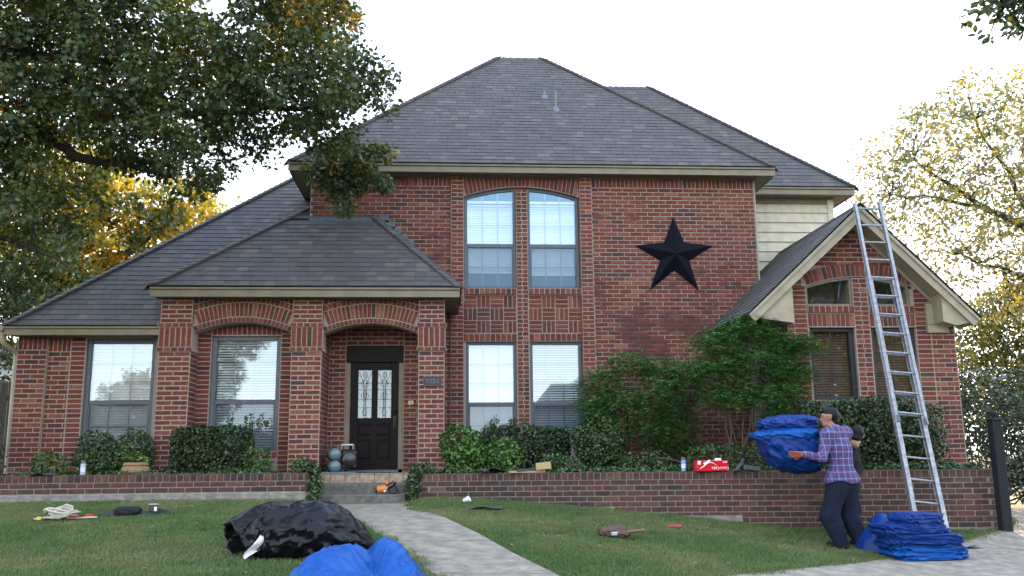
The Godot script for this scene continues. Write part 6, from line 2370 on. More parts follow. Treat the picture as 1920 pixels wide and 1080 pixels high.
func post_and_fences() -> void:
	var mb := MB.new()
	var t := thing("gate_post", "dark square metal gate post at the right end of the brick wall", "post", Vector3(7.58, 0.46, -12.28))
	mb.span(7.51, 7.65, 0.40, 2.02, -12.21, -12.35, Color.WHITE, 0.008)
	put(mb, "shaft", M.black_matt, t)
	mb = MB.new()
	mb.span(7.50, 7.66, 2.02, 2.045, -12.20, -12.36, Color.WHITE, 0.006)
	mb.lathe(Vector3(7.58, 2.045, -12.28), [[0.03, 0.0], [0.02, 0.02], [0.045, 0.05], [0.05, 0.075], [0.035, 0.105], [0.0, 0.118]], 12)
	put(mb, "finial", M.black_matt, t)
	t = thing("iron_fence", "dark iron picket fence between the bay and the evergreen bush", "fence", Vector3(8.7, 0.6, -14.6))
	for y in [0.95, 1.92]:
		mb = MB.new()
		mb.span(8.15, 9.1, y - 0.015, y + 0.015, -14.585, -14.615)
		put(mb, "rail", M.black_matt, t)
	for i in 8:
		mb = MB.new()
		mb.span(8.2 + i * 0.12 - 0.007, 8.2 + i * 0.12 + 0.007, 0.55, 2.0, -14.586, -14.604)
		put(mb, "picket", M.black_matt, t)
	# board fence far left
	t = thing("board_fence", "weathered wooden board fence left of the house", "fence", Vector3(-9.5, 1.1, -18.0))
	for i in 30:
		mb = MB.new()
		var x := -11.6 + i * 0.152
		mb.span(x, x + 0.146, 1.0, 3.1 + rng.randf_range(-0.02, 0.02), -18.0 + rng.randf_range(-0.006, 0.006), -18.025, Color.WHITE, 0.004)
		put(mb, "board", M.fence_wood, t)
	mb = MB.new()
	for y in [1.4, 2.8]:
		mb.span(-11.6, -7.0, y - 0.045, y + 0.045, -18.035, -18.075)
	put(mb, "rail", M.fence_wood, t)
	# neighbour's house beyond the fence
	t = thing("neighbour_house", "neighbouring house with a grey roof beyond the board fence", "house", Vector3(-17.5, 1.0, -31))
	mb = MB.new()
	mb.span(-21.5, -13.2, 1.0, 4.0, -30.0, -36.0)
	put(mb, "wall", M.siding, t)
	mb = MB.new()
	var e := [Vector3(-21.9, 3.95, -29.6), Vector3(-12.8, 3.95, -29.6), Vector3(-12.8, 3.95, -36.4), Vector3(-21.9, 3.95, -36.4), Vector3(-18.5, 6.2, -33), Vector3(-16.2, 6.2, -33)]
	mb.face(e[0], e[1], e[5], e[4], Vector3(0, 1, 1))
	mb.face(e[3], e[2], e[5], e[4], Vector3(0, 1, -1))
	mb.face3(e[0], e[3], e[4], Vector3(-1, 1, 0))
	mb.face3(e[1], e[2], e[5], Vector3(1, 1, 0))
	mb.face(e[0], e[1], e[2], e[3], Vector3.DOWN)
	put(mb, "roof", M.concrete, t)
	mb = MB.new()
	mb.span(-12.95, -22.0, 3.75, 3.95, -29.58, -29.62)
	put(mb, "fascia", M.rake_paint, t)


func street_house() -> void:
	# across the street, mirrored in the panes
	var t := thing("street_house", "dark roofed house across the street, mirrored in the lower windows", "house", Vector3(14, -0.2, 30))
	var mb := MB.new()
	mb.span(5.4, 22.0, -0.3, 3.6, 28.0, 36.0)
	put(mb, "wall", M.fence_wood, t)
	mb = MB.new()
	var e := [Vector3(4.7, 3.5, 27.4), Vector3(22.5, 3.5, 27.4), Vector3(22.5, 3.5, 36.6), Vector3(4.7, 3.5, 36.6), Vector3(7.2, 6.6, 32), Vector3(18.5, 6.6, 32)]
	mb.face(e[0], e[1], e[5], e[4], Vector3(0, 1, -1))
	mb.face(e[3], e[2], e[5], e[4], Vector3(0, 1, 1))
	mb.face3(e[0], e[3], e[4], Vector3(-1, 1, 0))
	mb.face3(e[1], e[2], e[5], Vector3(1, 1, 0))
	mb.face(e[0], e[1], e[2], e[3], Vector3.DOWN)
	put(mb, "roof", M.roof_felt, t)


func car() -> void:
	var o := Vector3(16.6, ground(16.6, -22.5) - 0.0, -22.5)
	var t := thing("parked_car", "grey parked car cut off by the right edge beyond the drive", "car", o)
	var side := PackedVector2Array([Vector2(-2.1, 0.35), Vector2(-2.15, 0.72), Vector2(-2.0, 0.86), Vector2(-1.15, 0.95), Vector2(-0.55, 1.36), Vector2(0.75, 1.40), Vector2(1.45, 1.02), Vector2(2.05, 0.95), Vector2(2.15, 0.65), Vector2(2.1, 0.32)])
	var mb := MB.new()
	mb.prism(side, o + Vector3(0, 0, 0.82), Vector3.RIGHT, Vector3.UP, Vector3(0, 0, -1.64), Color(0.12, 0.135, 0.16))
	put(mb, "body", M.coloured_gloss, t)
	mb = MB.new()
	for q in [PackedVector2Array([Vector2(-1.0, 0.97), Vector2(-0.5, 1.3), Vector2(0.08, 1.33), Vector2(0.08, 0.97)]), PackedVector2Array([Vector2(0.14, 0.97), Vector2(0.14, 1.33), Vector2(0.7, 1.33), Vector2(1.2, 1.02)])]:
		mb.prism(q, o + Vector3(0, 0, 0.822), Vector3.RIGHT, Vector3.UP, Vector3(0, 0, 0.008), Color(0.02, 0.022, 0.025))
	put(mb, "side_window", M.coloured_gloss, t)
	for x in [-1.35, 1.35]:
		for z in [0.8, -0.8]:
			mb = MB.new()
			mb.lathe(o + Vector3(x, 0.33, z - 0.1), [[0.0, 0.0], [0.3, 0.0], [0.33, 0.03], [0.33, 0.17], [0.3, 0.2], [0.2, 0.2], [0.19, 0.17], [0.0, 0.17]], 20, Color(0.015, 0.015, 0.016), Vector3.BACK)
			var w := put(mb, "wheel", M.coloured, t)
			mb = MB.new()
			mb.lathe(o + Vector3(x, 0.33, z + 0.075), [[0.18, 0.0], [0.15, 0.025], [0.05, 0.01], [0.0, 0.015]], 16, Color(0.4, 0.4, 0.42), Vector3.BACK)
			put(mb, "rim", M.coloured_gloss, w)
	mb = MB.new()
	mb.span(o.x - 2.16, o.x - 2.1, o.y + 0.66, o.y + 0.8, o.z + 0.45, o.z + 0.78, Color(0.5, 0.06, 0.04), 0.01)
	put(mb, "tail_light", M.coloured_gloss, t)


# ---------------------------------------------------------------- small things
func spray_can(at: Vector3, label: String, body: Color) -> void:
	var t := thing("spray_can", label, "spray can", at)
	var mb := MB.new()
	mb.lathe(at, [[0.0, 0.0], [0.034, 0.0], [0.035, 0.006], [0.035, 0.15], [0.028, 0.162], [0.02, 0.166]], 18, body)
	put(mb, "can", M.coloured_gloss, t)
	mb = MB.new()
	mb.lathe(at + Vector3(0, 0.152, 0), [[0.031, 0.0], [0.031, 0.042], [0.027, 0.046], [0.0, 0.046]], 18, Color(0.09, 0.1, 0.12))
	put(mb, "cap", M.coloured, t)
	mb = MB.new()
	mb.lathe(at + Vector3(0, 0.045, 0), [[0.0352, 0.0], [0.0356, 0.001], [0.0356, 0.06], [0.0352, 0.061]], 18, Color(0.55, 0.6, 0.68))
	put(mb, "printed_band", M.coloured_gloss, t)


func clutter() -> void:
	var mb: MB
	var t: Node3D
	# pot with a sprig
	var p := Vector3(-4.53, 1.335, -13.72)
	t = thing("clay_pot", "squat tan clay pot with a rope rim in front of the leafy shrub", "pot", p)
	mb = MB.new()
	mb.lathe(p, [[0.0, 0.0], [0.13, 0.0], [0.185, 0.06], [0.20, 0.12], [0.18, 0.165], [0.15, 0.185], [0.165, 0.19], [0.165, 0.225], [0.145, 0.23], [0.14, 0.19], [0.0, 0.18]], 28)
	put(mb, "bowl", M.clay_pot, t)
	mb = MB.new()
	var rope := []
	for i in 61:
		var a := TAU * i / 60.0
		rope.append(p + Vector3(cos(a) * 0.166, 0.195 + 0.006 * sin(a * 22), sin(a) * 0.166))
	mb.tube(rope, 0.013, 6)
	put(mb, "rope_rim", M.clay_pot, t)
	var sp := []
	var cc := PackedColorArray()
	for i in 40:
		var d := unit()
		d.y = absf(d.y)
		sp.append(leaf_at(p + Vector3(0.08 if i % 2 else -0.1, 0.26, 0) + d * 0.055, d, 0.06))
		cc.push_back(tint([[0.2, 0.26, 0.03], [0.12, 0.2, 0.03]]))
	scatter(t, "sprig", sp, cc, "oval", M.shrub_leaf)
	spray_can(Vector3(-5.13, 1.398, -13.36), "pale spray can standing on the left brick wall", Color(0.35, 0.38, 0.45))
	spray_can(Vector3(3.37, 1.358, -13.12), "blue and white spray can on the curved wall left of the red carton", Color(0.12, 0.3, 0.5))
	# shingle scraps
	for q in [[Vector3(-5.66, 1.41, -13.36), 0.30, 0.1, "dark shingle scrap on the left brick wall by the small plant"], [Vector3(0.62, 1.395, -13.46), 0.36, 0.5, "grey shingle scrap on the curved wall left of the plank"], [Vector3(0.45, ground(0.45, -12.15) + 0.045, -12.15), 0.5, 0.2, "flat grey shingle lying on the lawn before the curved wall"], [Vector3(6.45, ground(6.45, -11.3) + 0.03, -11.3), 0.3, 0.0, "grey shingle scrap at the edge of the drive below the ladder"]]:
		mb = MB.new()
		var pp := PackedVector3Array()
		for j in 6:
			for i in 8:
				var u := i / 7.0 - 0.5
				var v := j / 5.0 - 0.5
				var l := Vector3(u * q[1], 0.05 * cos(u * 3.0) * q[2] + 0.012 * sin(u * 7.0 + v * 5.0), v * 0.22).rotated(Vector3.UP, q[2])
				pp.push_back(q[0] + l)
		mb.grid(pp, 8, 6, false, false, Color(0.075, 0.075, 0.08))
		for i in pp.size():
			pp[i] -= Vector3.UP * 0.008
		mb.grid(pp, 8, 6, false, true, Color(0.05, 0.05, 0.05))
		tag(put(mb, "shingle_scrap", M.shingle), q[3], "shingle")
	# planks on the wall
	mb = MB.new()
	mb.box(Vector3(1.12, 1.372, -13.42), Vector3(0.52, 0.032, 0.18), Color(0.36, 0.24, 0.12), Basis(Vector3.UP, 0.12), 0.004)
	tag(put(mb, "plank", M.coloured), "flat raw wooden plank lying on the curved wall", "plank")
	mb = MB.new()
	mb.box(Vector3(1.36, 1.455, -13.30), Vector3(0.22, 0.10, 0.035), Color(0.42, 0.28, 0.13), Basis(Vector3.BACK, 0.1) * Basis(Vector3.UP, -0.2), 0.004)
	tag(put(mb, "wood_block", M.coloured), "short wooden block propped on edge at the right end of the plank", "wood block")
	mb = MB.new()
	mb.box(Vector3(1.12, 1.401, -13.42), Vector3(0.34, 0.02, 0.2), Color(0.05, 0.052, 0.06), Basis(Vector3.UP, 0.3) * Basis(Vector3.BACK, 0.05), 0.004)
	tag(put(mb, "shingle_scrap", M.coloured), "dark shingle scrap lying on the wooden plank", "shingle")
	# red soda carton, upside down
	p = Vector3(3.73, 1.36, -12.97)
	t = thing("soda_carton", "red soda carton with white lettering lying upside down on the curved wall", "carton", p)
	mb = MB.new()
	mb.box(p + Vector3(0, 0.075, 0), Vector3(0.46, 0.15, 0.16), Color(0.62, 0.015, 0.02), Basis(Vector3.UP, 0.10), 0.006)
	put(mb, "box", M.coloured_gloss, t)
	var bs := Basis(Vector3.UP, 0.10)
	var flip := bs * Basis(Vector3.BACK, PI)
	var tm := letters("Coca-Cola", Vector3(0.1, 0.042, 0), 0.052, M.white_paint, t, "lettering", "Droid Serif", 0.003, flip, true)
	tm.position = bs * Vector3(0.105, 0.042, 0.0815)
	var sw := MB.new()
	var pts := []
	for i in 14:
		var u := i / 13.0
		pts.append(p + bs * Vector3(-0.2 + 0.26 * u, 0.075 + 0.035 * sin(u * 5.0 - 1.4) + 0.02 * u, 0.081))
	sw.tube(pts, [0.003, 0.006, 0.008, 0.009, 0.009, 0.008, 0.007, 0.006, 0.006, 0.006, 0.005, 0.004, 0.003, 0.002], 5)
	sw.box(p + bs * Vector3(-0.205, 0.12, 0.08), Vector3(0.042, 0.05, 0.004), Color(0.6, 0.6, 0.6), bs)
	sw.box(p + bs * Vector3(-0.09, 0.128, 0.08), Vector3(0.11, 0.026, 0.004), Color.WHITE, bs * Basis(Vector3.BACK, 0.45))
	sw.box(p + bs * Vector3(0.18, 0.125, 0.08), Vector3(0.06, 0.012, 0.004), Color.WHITE, bs * Basis(Vector3.BACK, 0.1))
	put(sw, "printed_wave", M.white_paint, t)
	mb = MB.new()
	mb.lathe(Vector3(3.84, 1.51, -12.99), [[0.05, 0.0], [0.05, 0.02], [0.044, 0.03], [0.0, 0.032]], 16, Color(0.7, 0.7, 0.7))
	tag(put(mb, "white_lid", M.coloured), "white plastic lid lying on top of the red carton", "lid")
	# bent flashing scraps beside the carton
	t = thing("metal_scraps", "crumpled grey metal flashing scraps right of the red carton", "scrap metal", Vector3(4.18, 1.36, -12.9))
	for q in [[Vector3(4.10, 1.41, -12.9), Vector3(0.22, 0.004, 0.12), 0.7, 0.3], [Vector3(4.15, 1.47, -12.92), Vector3(0.16, 0.004, 0.1), 0.95, -0.3], [Vector3(4.28, 1.40, -12.9), Vector3(0.24, 0.06, 0.13), -0.12, 0.1], [Vector3(4.05, 1.375, -12.86), Vector3(0.14, 0.004, 0.08), 0.15, 0.5]]:
		mb = MB.new()
		mb.box(q[0], q[1], Color.WHITE, Basis(Vector3.BACK, q[2]) * Basis(Vector3.UP, q[3]), 0.002)
		put(mb, "scrap", M.galvanised, t)
	compressor()
	# nail gun on the lower step
	p = Vector3(-0.92, 1.068, -13.72)
	t = thing("nail_gun", "orange and black nail gun lying on the lower front step", "nail gun", p)
	mb = MB.new()
	mb.tube([p + Vector3(-0.13, 0.07, 0.0), p + Vector3(0.02, 0.08, 0.0)], 0.058, 12, Color(0.55, 0.16, 0.02))
	mb.tube([p + Vector3(0.0, 0.15, -0.02), p + Vector3(0.03, 0.19, -0.02)], 0.035, 10, Color(0.55, 0.16, 0.02))
	put(mb, "housing", M.coloured_gloss, t)
	mb = MB.new()
	mb.tube([p + Vector3(0.0, 0.09, 0), p + Vector3(0.09, 0.13, 0), p + Vector3(0.12, 0.18, 0)], [0.05, 0.045, 0.035], 10, Color(0.015, 0.015, 0.016))
	mb.box(p + Vector3(0.1, 0.06, 0.0), Vector3(0.11, 0.12, 0.06), Color(0.015, 0.015, 0.016), Basis(Vector3.BACK, 0.3), 0.012)
	mb.tube([p + Vector3(-0.13, 0.07, 0.0), p + Vector3(-0.17, 0.045, 0.0)], 0.035, 10, Color(0.02, 0.02, 0.02))
	put(mb, "grip", M.coloured_gloss, t)
	mb = MB.new()
	mb.box(p + Vector3(-0.02, 0.045, 0.055), Vector3(0.03, 0.03, 0.02), Color(0.7, 0.7, 0.7), Basis.IDENTITY, 0.005)
	put(mb, "metal_nose", M.coloured_gloss, t)
	# chrome lantern by the door
	p = Vector3(-0.56, 1.366, -14.35)
	t = thing("lantern", "small black and chrome lantern right of the front door", "lantern", p)
	mb = MB.new()
	mb.lathe(p, [[0.0, 0.0], [0.06, 0.0], [0.06, 0.02], [0.045, 0.025], [0.05, 0.09], [0.06, 0.1], [0.03, 0.13], [0.0, 0.135]], 8, Color(0.02, 0.02, 0.022))
	put(mb, "case", M.coloured_gloss, t)
	mb = MB.new()
	mb.box(p + Vector3(0.02, 0.06, 0.05), Vector3(0.04, 0.045, 0.012), Color(0.75, 0.76, 0.78), Basis(Vector3.UP, 0.4), 0.004)
	put(mb, "pane", M.coloured_gloss, t)
	# rope and webbing on the lawn
	p = Vector3(-4.55, ground(-4.55, -11.3), -11.3)
	t = thing("rope_coil", "tangled pale rope with red straps lying on the left lawn", "rope", p)
	for k in 5:
		mb = MB.new()
		var q := []
		var c := p + Vector3(rng.randf_range(-0.07, 0.07), 0.06 + 0.018 * k, rng.randf_range(-0.06, 0.06))
		for i in 26:
			var a := TAU * i / 20.0 + k
			q.append(c + Vector3(cos(a) * (0.15 + 0.02 * sin(a * 3.0 + k)), 0.02 * sin(a * 2.0 + k) + 0.001 * i, sin(a) * 0.12))
		mb.tube(q, 0.012, 6, Color(0.42, 0.38, 0.3) * (0.8 + 0.08 * k))
		put(mb, "rope_loop", M.coloured, t)
	for q in [[Vector3(-0.28, 0.04, 0.05), Vector3(-0.12, 0.06, 0.1), Vector3(0.05, 0.05, 0.14), Color(0.42, 0.38, 0.3)], [Vector3(0.1, 0.05, 0.08), Vector3(0.28, 0.05, 0.06), Vector3(0.42, 0.05, 0.02), Color(0.4, 0.36, 0.3)], [Vector3(-0.02, 0.15, 0), Vector3(0.05, 0.2, 0), Vector3(0.14, 0.17, 0.02), Color(0.45, 0.41, 0.33)]]:
		mb = MB.new()
		mb.tube([p + q[0], p + q[1], p + q[2]], 0.012, 6, q[3])
		put(mb, "rope_end", M.coloured, t)
	mb = MB.new()
	for q in [[Vector3(0.2, 0.055, 0.06), Vector3(0.16, 0.012, 0.05), 0.2], [Vector3(0.33, 0.07, 0.0), Vector3(0.09, 0.03, 0.05), -0.3], [Vector3(0.12, 0.06, 0.02), Vector3(0.1, 0.012, 0.04), 0.7]]:
		mb.box(p + q[0], q[1], Color(0.45, 0.03, 0.02), Basis(Vector3.UP, q[2]), 0.004)
	put(mb, "red_strap", M.coloured, t)
	mb = MB.new()
	mb.box(p + Vector3(-0.2, 0.05, 0.12), Vector3(0.05, 0.04, 0.03), Color(0.6, 0.48, 0.05), Basis(Vector3.UP, 0.4), 0.006)
	put(mb, "yellow_clip", M.coloured, t)
	# black tool belt
	p = Vector3(-3.82, ground(-3.82, -11.65) + 0.02, -11.65)
	t = thing("tool_belt", "black tool belt with a shiny buckle stretched out on the left lawn", "tool belt", p)
	mb = MB.new()
	var bp := PackedVector3Array()
	for i in 24:
		var u := i / 23.0
		var c := p + Vector3(-0.42 + 0.84 * u, 0.035 + 0.012 * sin(u * 17.0), 0.06 * sin(u * 6.0))
		bp.push_back(c + Vector3(0, 0.025, 0.01))
		bp.push_back(c + Vector3(0, -0.03, 0.03))
	mb.grid(bp, 2, 24, false, false, Color(0.013, 0.013, 0.016))
	put(mb, "belt", M.coloured, t)
	mb = MB.new()
	lump(mb, p + Vector3(-0.08, 0.055, 0.03), Vector3(0.16, 0.055, 0.1), 0.7, 0.1, 8.0, 12.0, 30, 20)
	put(mb, "pouch", M.black_matt, t)
	mb = MB.new()
	mb.box(p + Vector3(0.23, 0.085, 0.04), Vector3(0.1, 0.09, 0.03), Color(0.05, 0.03, 0.03), Basis(Vector3.UP, 0.2), 0.008)
	mb.box(p + Vector3(0.26, 0.075, 0.06), Vector3(0.03, 0.05, 0.008), Color(0.8, 0.8, 0.8), Basis(Vector3.UP, 0.2), 0.002)
	mb.box(p + Vector3(0.23, 0.132, 0.04), Vector3(0.11, 0.008, 0.03), Color(0.6, 0.6, 0.6), Basis(Vector3.UP, 0.2), 0.002)
	put(mb, "buckle", M.coloured_gloss, t)
	# brown tool pouch and hammer
	p = Vector3(1.9, ground(1.9, -10.65) + 0.02, -10.65)
	t = thing("tool_pouch", "brown leather tool pouch with a hammer lying on the right lawn", "tool pouch", p)
	for q in [[Vector3(-0.07, 0.06, 0), Vector3(0.12, 0.06, 0.1), 21.0], [Vector3(0.03, 0.08, -0.05), Vector3(0.11, 0.055, 0.09), 22.0], [Vector3(0.04, 0.04, 0.08), Vector3(0.12, 0.04, 0.07), 23.0]]:
		mb = MB.new()
		lump(mb, p + q[0], q[1], 0.75, 0.16, 8.0, q[2], 30, 20)
		for i in mb.c.size():
			mb.c[i] = Color(0.075, 0.035, 0.022)
		put(mb, "leather_pocket", M.coloured, t)
	mb = MB.new()
	mb.tube([p + Vector3(0.05, 0.06, 0.1), p + Vector3(0.34, 0.075, 0.06)], [0.014, 0.019], 8, Color(0.16, 0.07, 0.03))
	put(mb, "hammer_handle", M.coloured, t)
	mb = MB.new()
	mb.box(p + Vector3(-0.02, 0.05, 0.14), Vector3(0.1, 0.04, 0.04), Color(0.35, 0.38, 0.42), Basis(Vector3.UP, 0.5), 0.008)
	put(mb, "hammer_head", M.coloured_gloss, t)
	# paper cup, red rag
	p = Vector3(0.2, ground(0.2, -12.85) + 0.03, -12.85)
	mb = MB.new()
	mb.lathe(p, [[0.0, 0.0], [0.03, 0.0], [0.042, 0.09], [0.044, 0.092], [0.038, 0.088], [0.0, 0.06]], 14, Color(0.7, 0.7, 0.68), Vector3(0.9, 0.42, 0.2).normalized())
	tag(put(mb, "paper_cup", M.coloured), "small white paper cup on the lawn at the foot of the curved wall", "cup")
	p = Vector3(2.9, ground(2.9, -11.9) + 0.035, -11.9)
	mb = MB.new()
	lump(mb, p, Vector3(0.1, 0.022, 0.05), 0.7, 0.2, 8.0, 31.0, 24, 14)
	for i in mb.c.size():
		mb.c[i] = Color(0.33, 0.06, 0.04)
	tag(put(mb, "red_rag", M.coloured), "small red scrap lying on the right lawn near the footing", "rag")


func compressor() -> void:
	var p := Vector3(-1.64, 1.368, -14.75)
	var t := thing("air_compressor", "portable air compressor with two blue grey tanks beside the front door", "air compressor", p)
	for y in [0.10, 0.285]:
		var mb := MB.new()
		mb.lathe(p + Vector3(-0.24, y, -0.2), [[0.0, -0.03], [0.05, -0.022], [0.085, 0.01], [0.098, 0.06], [0.098, 0.42], [0.085, 0.47], [0.05, 0.5], [0.0, 0.51]], 20, Color(0.10, 0.155, 0.175), Vector3(0.25, 0, 0.97).normalized())
		put(mb, "tank", M.coloured_gloss, t)
	var mb := MB.new()
	mb.box(p + Vector3(0.06, 0.21, 0.02), Vector3(0.26, 0.30, 0.3), Color(0.014, 0.015, 0.018), Basis(Vector3.UP, 0.15), 0.03)
	mb.lathe(p + Vector3(0.08, 0.2, 0.17), [[0.11, 0.0], [0.115, 0.02], [0.1, 0.04], [0.0, 0.045]], 18, Color(0.012, 0.012, 0.014), Vector3.BACK)
	put(mb, "motor", M.coloured_gloss, t)
	mb = MB.new()
	mb.box(p + Vector3(0.13, 0.16, 0.178), Vector3(0.085, 0.035, 0.004), Color(0.3, 0.5, 0.55), Basis(Vector3.UP, 0.15))
	put(mb, "nameplate", M.coloured, t)
	mb = MB.new()
	for x in [-0.05, 0.13]:
		mb.tube([p + Vector3(x, 0.36, -0.1), p + Vector3(x, 0.42, -0.05), p + Vector3(x, 0.43, 0.1), p + Vector3(x, 0.36, 0.16)], 0.014, 8, Color(0.2, 0.2, 0.2))
	mb.tube([p + Vector3(-0.05, 0.43, 0.1), p + Vector3(0.13, 0.43, 0.1)], 0.016, 8, Color(0.4, 0.4, 0.42))
	mb.lathe(p + Vector3(-0.22, 0.40, 0.1), [[0.045, 0.0], [0.05, 0.01], [0.04, 0.03], [0.0, 0.03]], 14, Color(0.03, 0.03, 0.03))
	put(mb, "handle", M.coloured_gloss, t)
	mb = MB.new()
	mb.span(p.x - 0.34, p.x + 0.2, p.y, p.y + 0.016, p.z - 0.2, p.z + 0.26, Color(0.13, 0.2, 0.22), 0.004)
	mb.span(p.x - 0.125, p.x - 0.105, p.y + 0.016, p.y + 0.35, p.z + 0.2, p.z + 0.22, Color(0.3, 0.4, 0.42), 0.004)
	put(mb, "base_plate", M.coloured_gloss, t)


# ---------------------------------------------------------------- the two men
func hand(mb: MB, wrist: Vector3, dir: Vector3, palm: Vector3, thumb_side: float, curl: float) -> void:
	# dir: towards the fingers; palm: the way the palm faces
	var side := dir.cross(palm).normalized()
	var bones := []
	for i in 4:
		var o := (i - 1.5) * 0.021
		bones.append([wrist + side * o * 0.6, wrist + dir * 0.085 + side * o, 0.016, 0.013])
	var lens := [0.062, 0.074, 0.07, 0.054]
	for i in 4:
		var a := wrist + dir * 0.088 + side * ((i - 1.5) * 0.0225)
		var d := dir
		for k in 3:
			d = (d + palm * curl * (0.5 + 0.3 * k)).normalized()
			var b: Vector3 = a + d * lens[i] * [0.45, 0.32, 0.25][k]
			bones.append([a, b, 0.0098 - 0.0008 * k, 0.0092 - 0.0009 * k])
			a = b
	var tb := wrist + dir * 0.03 + side * thumb_side * 0.034
	var td := (dir * 0.6 + side * thumb_side * 0.7 + palm * 0.3).normalized()
	bones.append([wrist + dir * 0.012, tb, 0.018, 0.014])
	bones.append([tb, tb + td * 0.036, 0.013, 0.011])
	bones.append([tb + td * 0.036, tb + td * 0.036 + (td + dir * 0.7).normalized() * 0.03, 0.011, 0.009])
	blob(mb, bones, 0.0045, 0.008)


func head(skin: MB, hair: MB, c: Vector3, f: Vector3, up: Vector3) -> void:
	# c: middle of the skull; f: where the face looks
	up = (up - f * up.dot(f)).normalized()
	var s := f.cross(up).normalized()
	var bones := [
		[c - f * 0.02 + up * 0.015, c + f * 0.012 + up * 0.018, 0.092, 0.088, s, 0.84],
		[c + f * 0.03 - up * 0.03, c + f * 0.045 - up * 0.075, 0.066, 0.05, s, 0.86],
		[c + f * 0.062 - up * 0.095, c + f * 0.066 - up * 0.1, 0.032, 0.03],
		[c + f * 0.088 + up * 0.002, c + f * 0.108 - up * 0.034, 0.011, 0.016],
		[c + f * 0.088 - up * 0.062, c + f * 0.09 - up * 0.064, 0.016, 0.016],
		[c + f * 0.06 + up * 0.022 - s * 0.03, c + f * 0.06 + up * 0.022 + s * 0.03, 0.03, 0.03],
		[c - f * 0.02 - up * 0.05, c - f * 0.035 - up * 0.15, 0.058, 0.06]]
	for k in [-1.0, 1.0]:
		bones.append([c - f * 0.005 + s * k * 0.08 + up * 0.008, c - f * 0.0 + s * k * 0.078 - up * 0.03, 0.016, 0.011, f, 1.7])
	blob(skin, bones, 0.006, 0.014)
	for k in [-1.0, 1.0]:   # eyes and brows
		skin.box(c + f * 0.085 + s * k * 0.031 + up * 0.0, Vector3(0.022, 0.009, 0.01), Color(0.12, 0.1, 0.1), Basis(s, up, f), 0.003)
		hair.box(c + f * 0.089 + s * k * 0.032 + up * 0.022, Vector3(0.032, 0.007, 0.01), Color.WHITE, Basis(s, up, f), 0.003)
	skin.box(c + f * 0.101 - up * 0.063, Vector3(0.04, 0.009, 0.008), Color(0.6, 0.3, 0.28), Basis(s, up, f), 0.003)
	blob(hair, [[c - f * 0.03 + up * 0.03, c + f * 0.012 + up * 0.042, 0.094, 0.084, s, 0.88], [c - f * 0.045 + up * 0.0, c - f * 0.055 - up * 0.06, 0.078, 0.062, s, 1.05], [c + f * 0.05 + up * 0.078, c + f * 0.06 + up * 0.07, 0.034, 0.03, s, 1.9]], 0.008, 0.02)


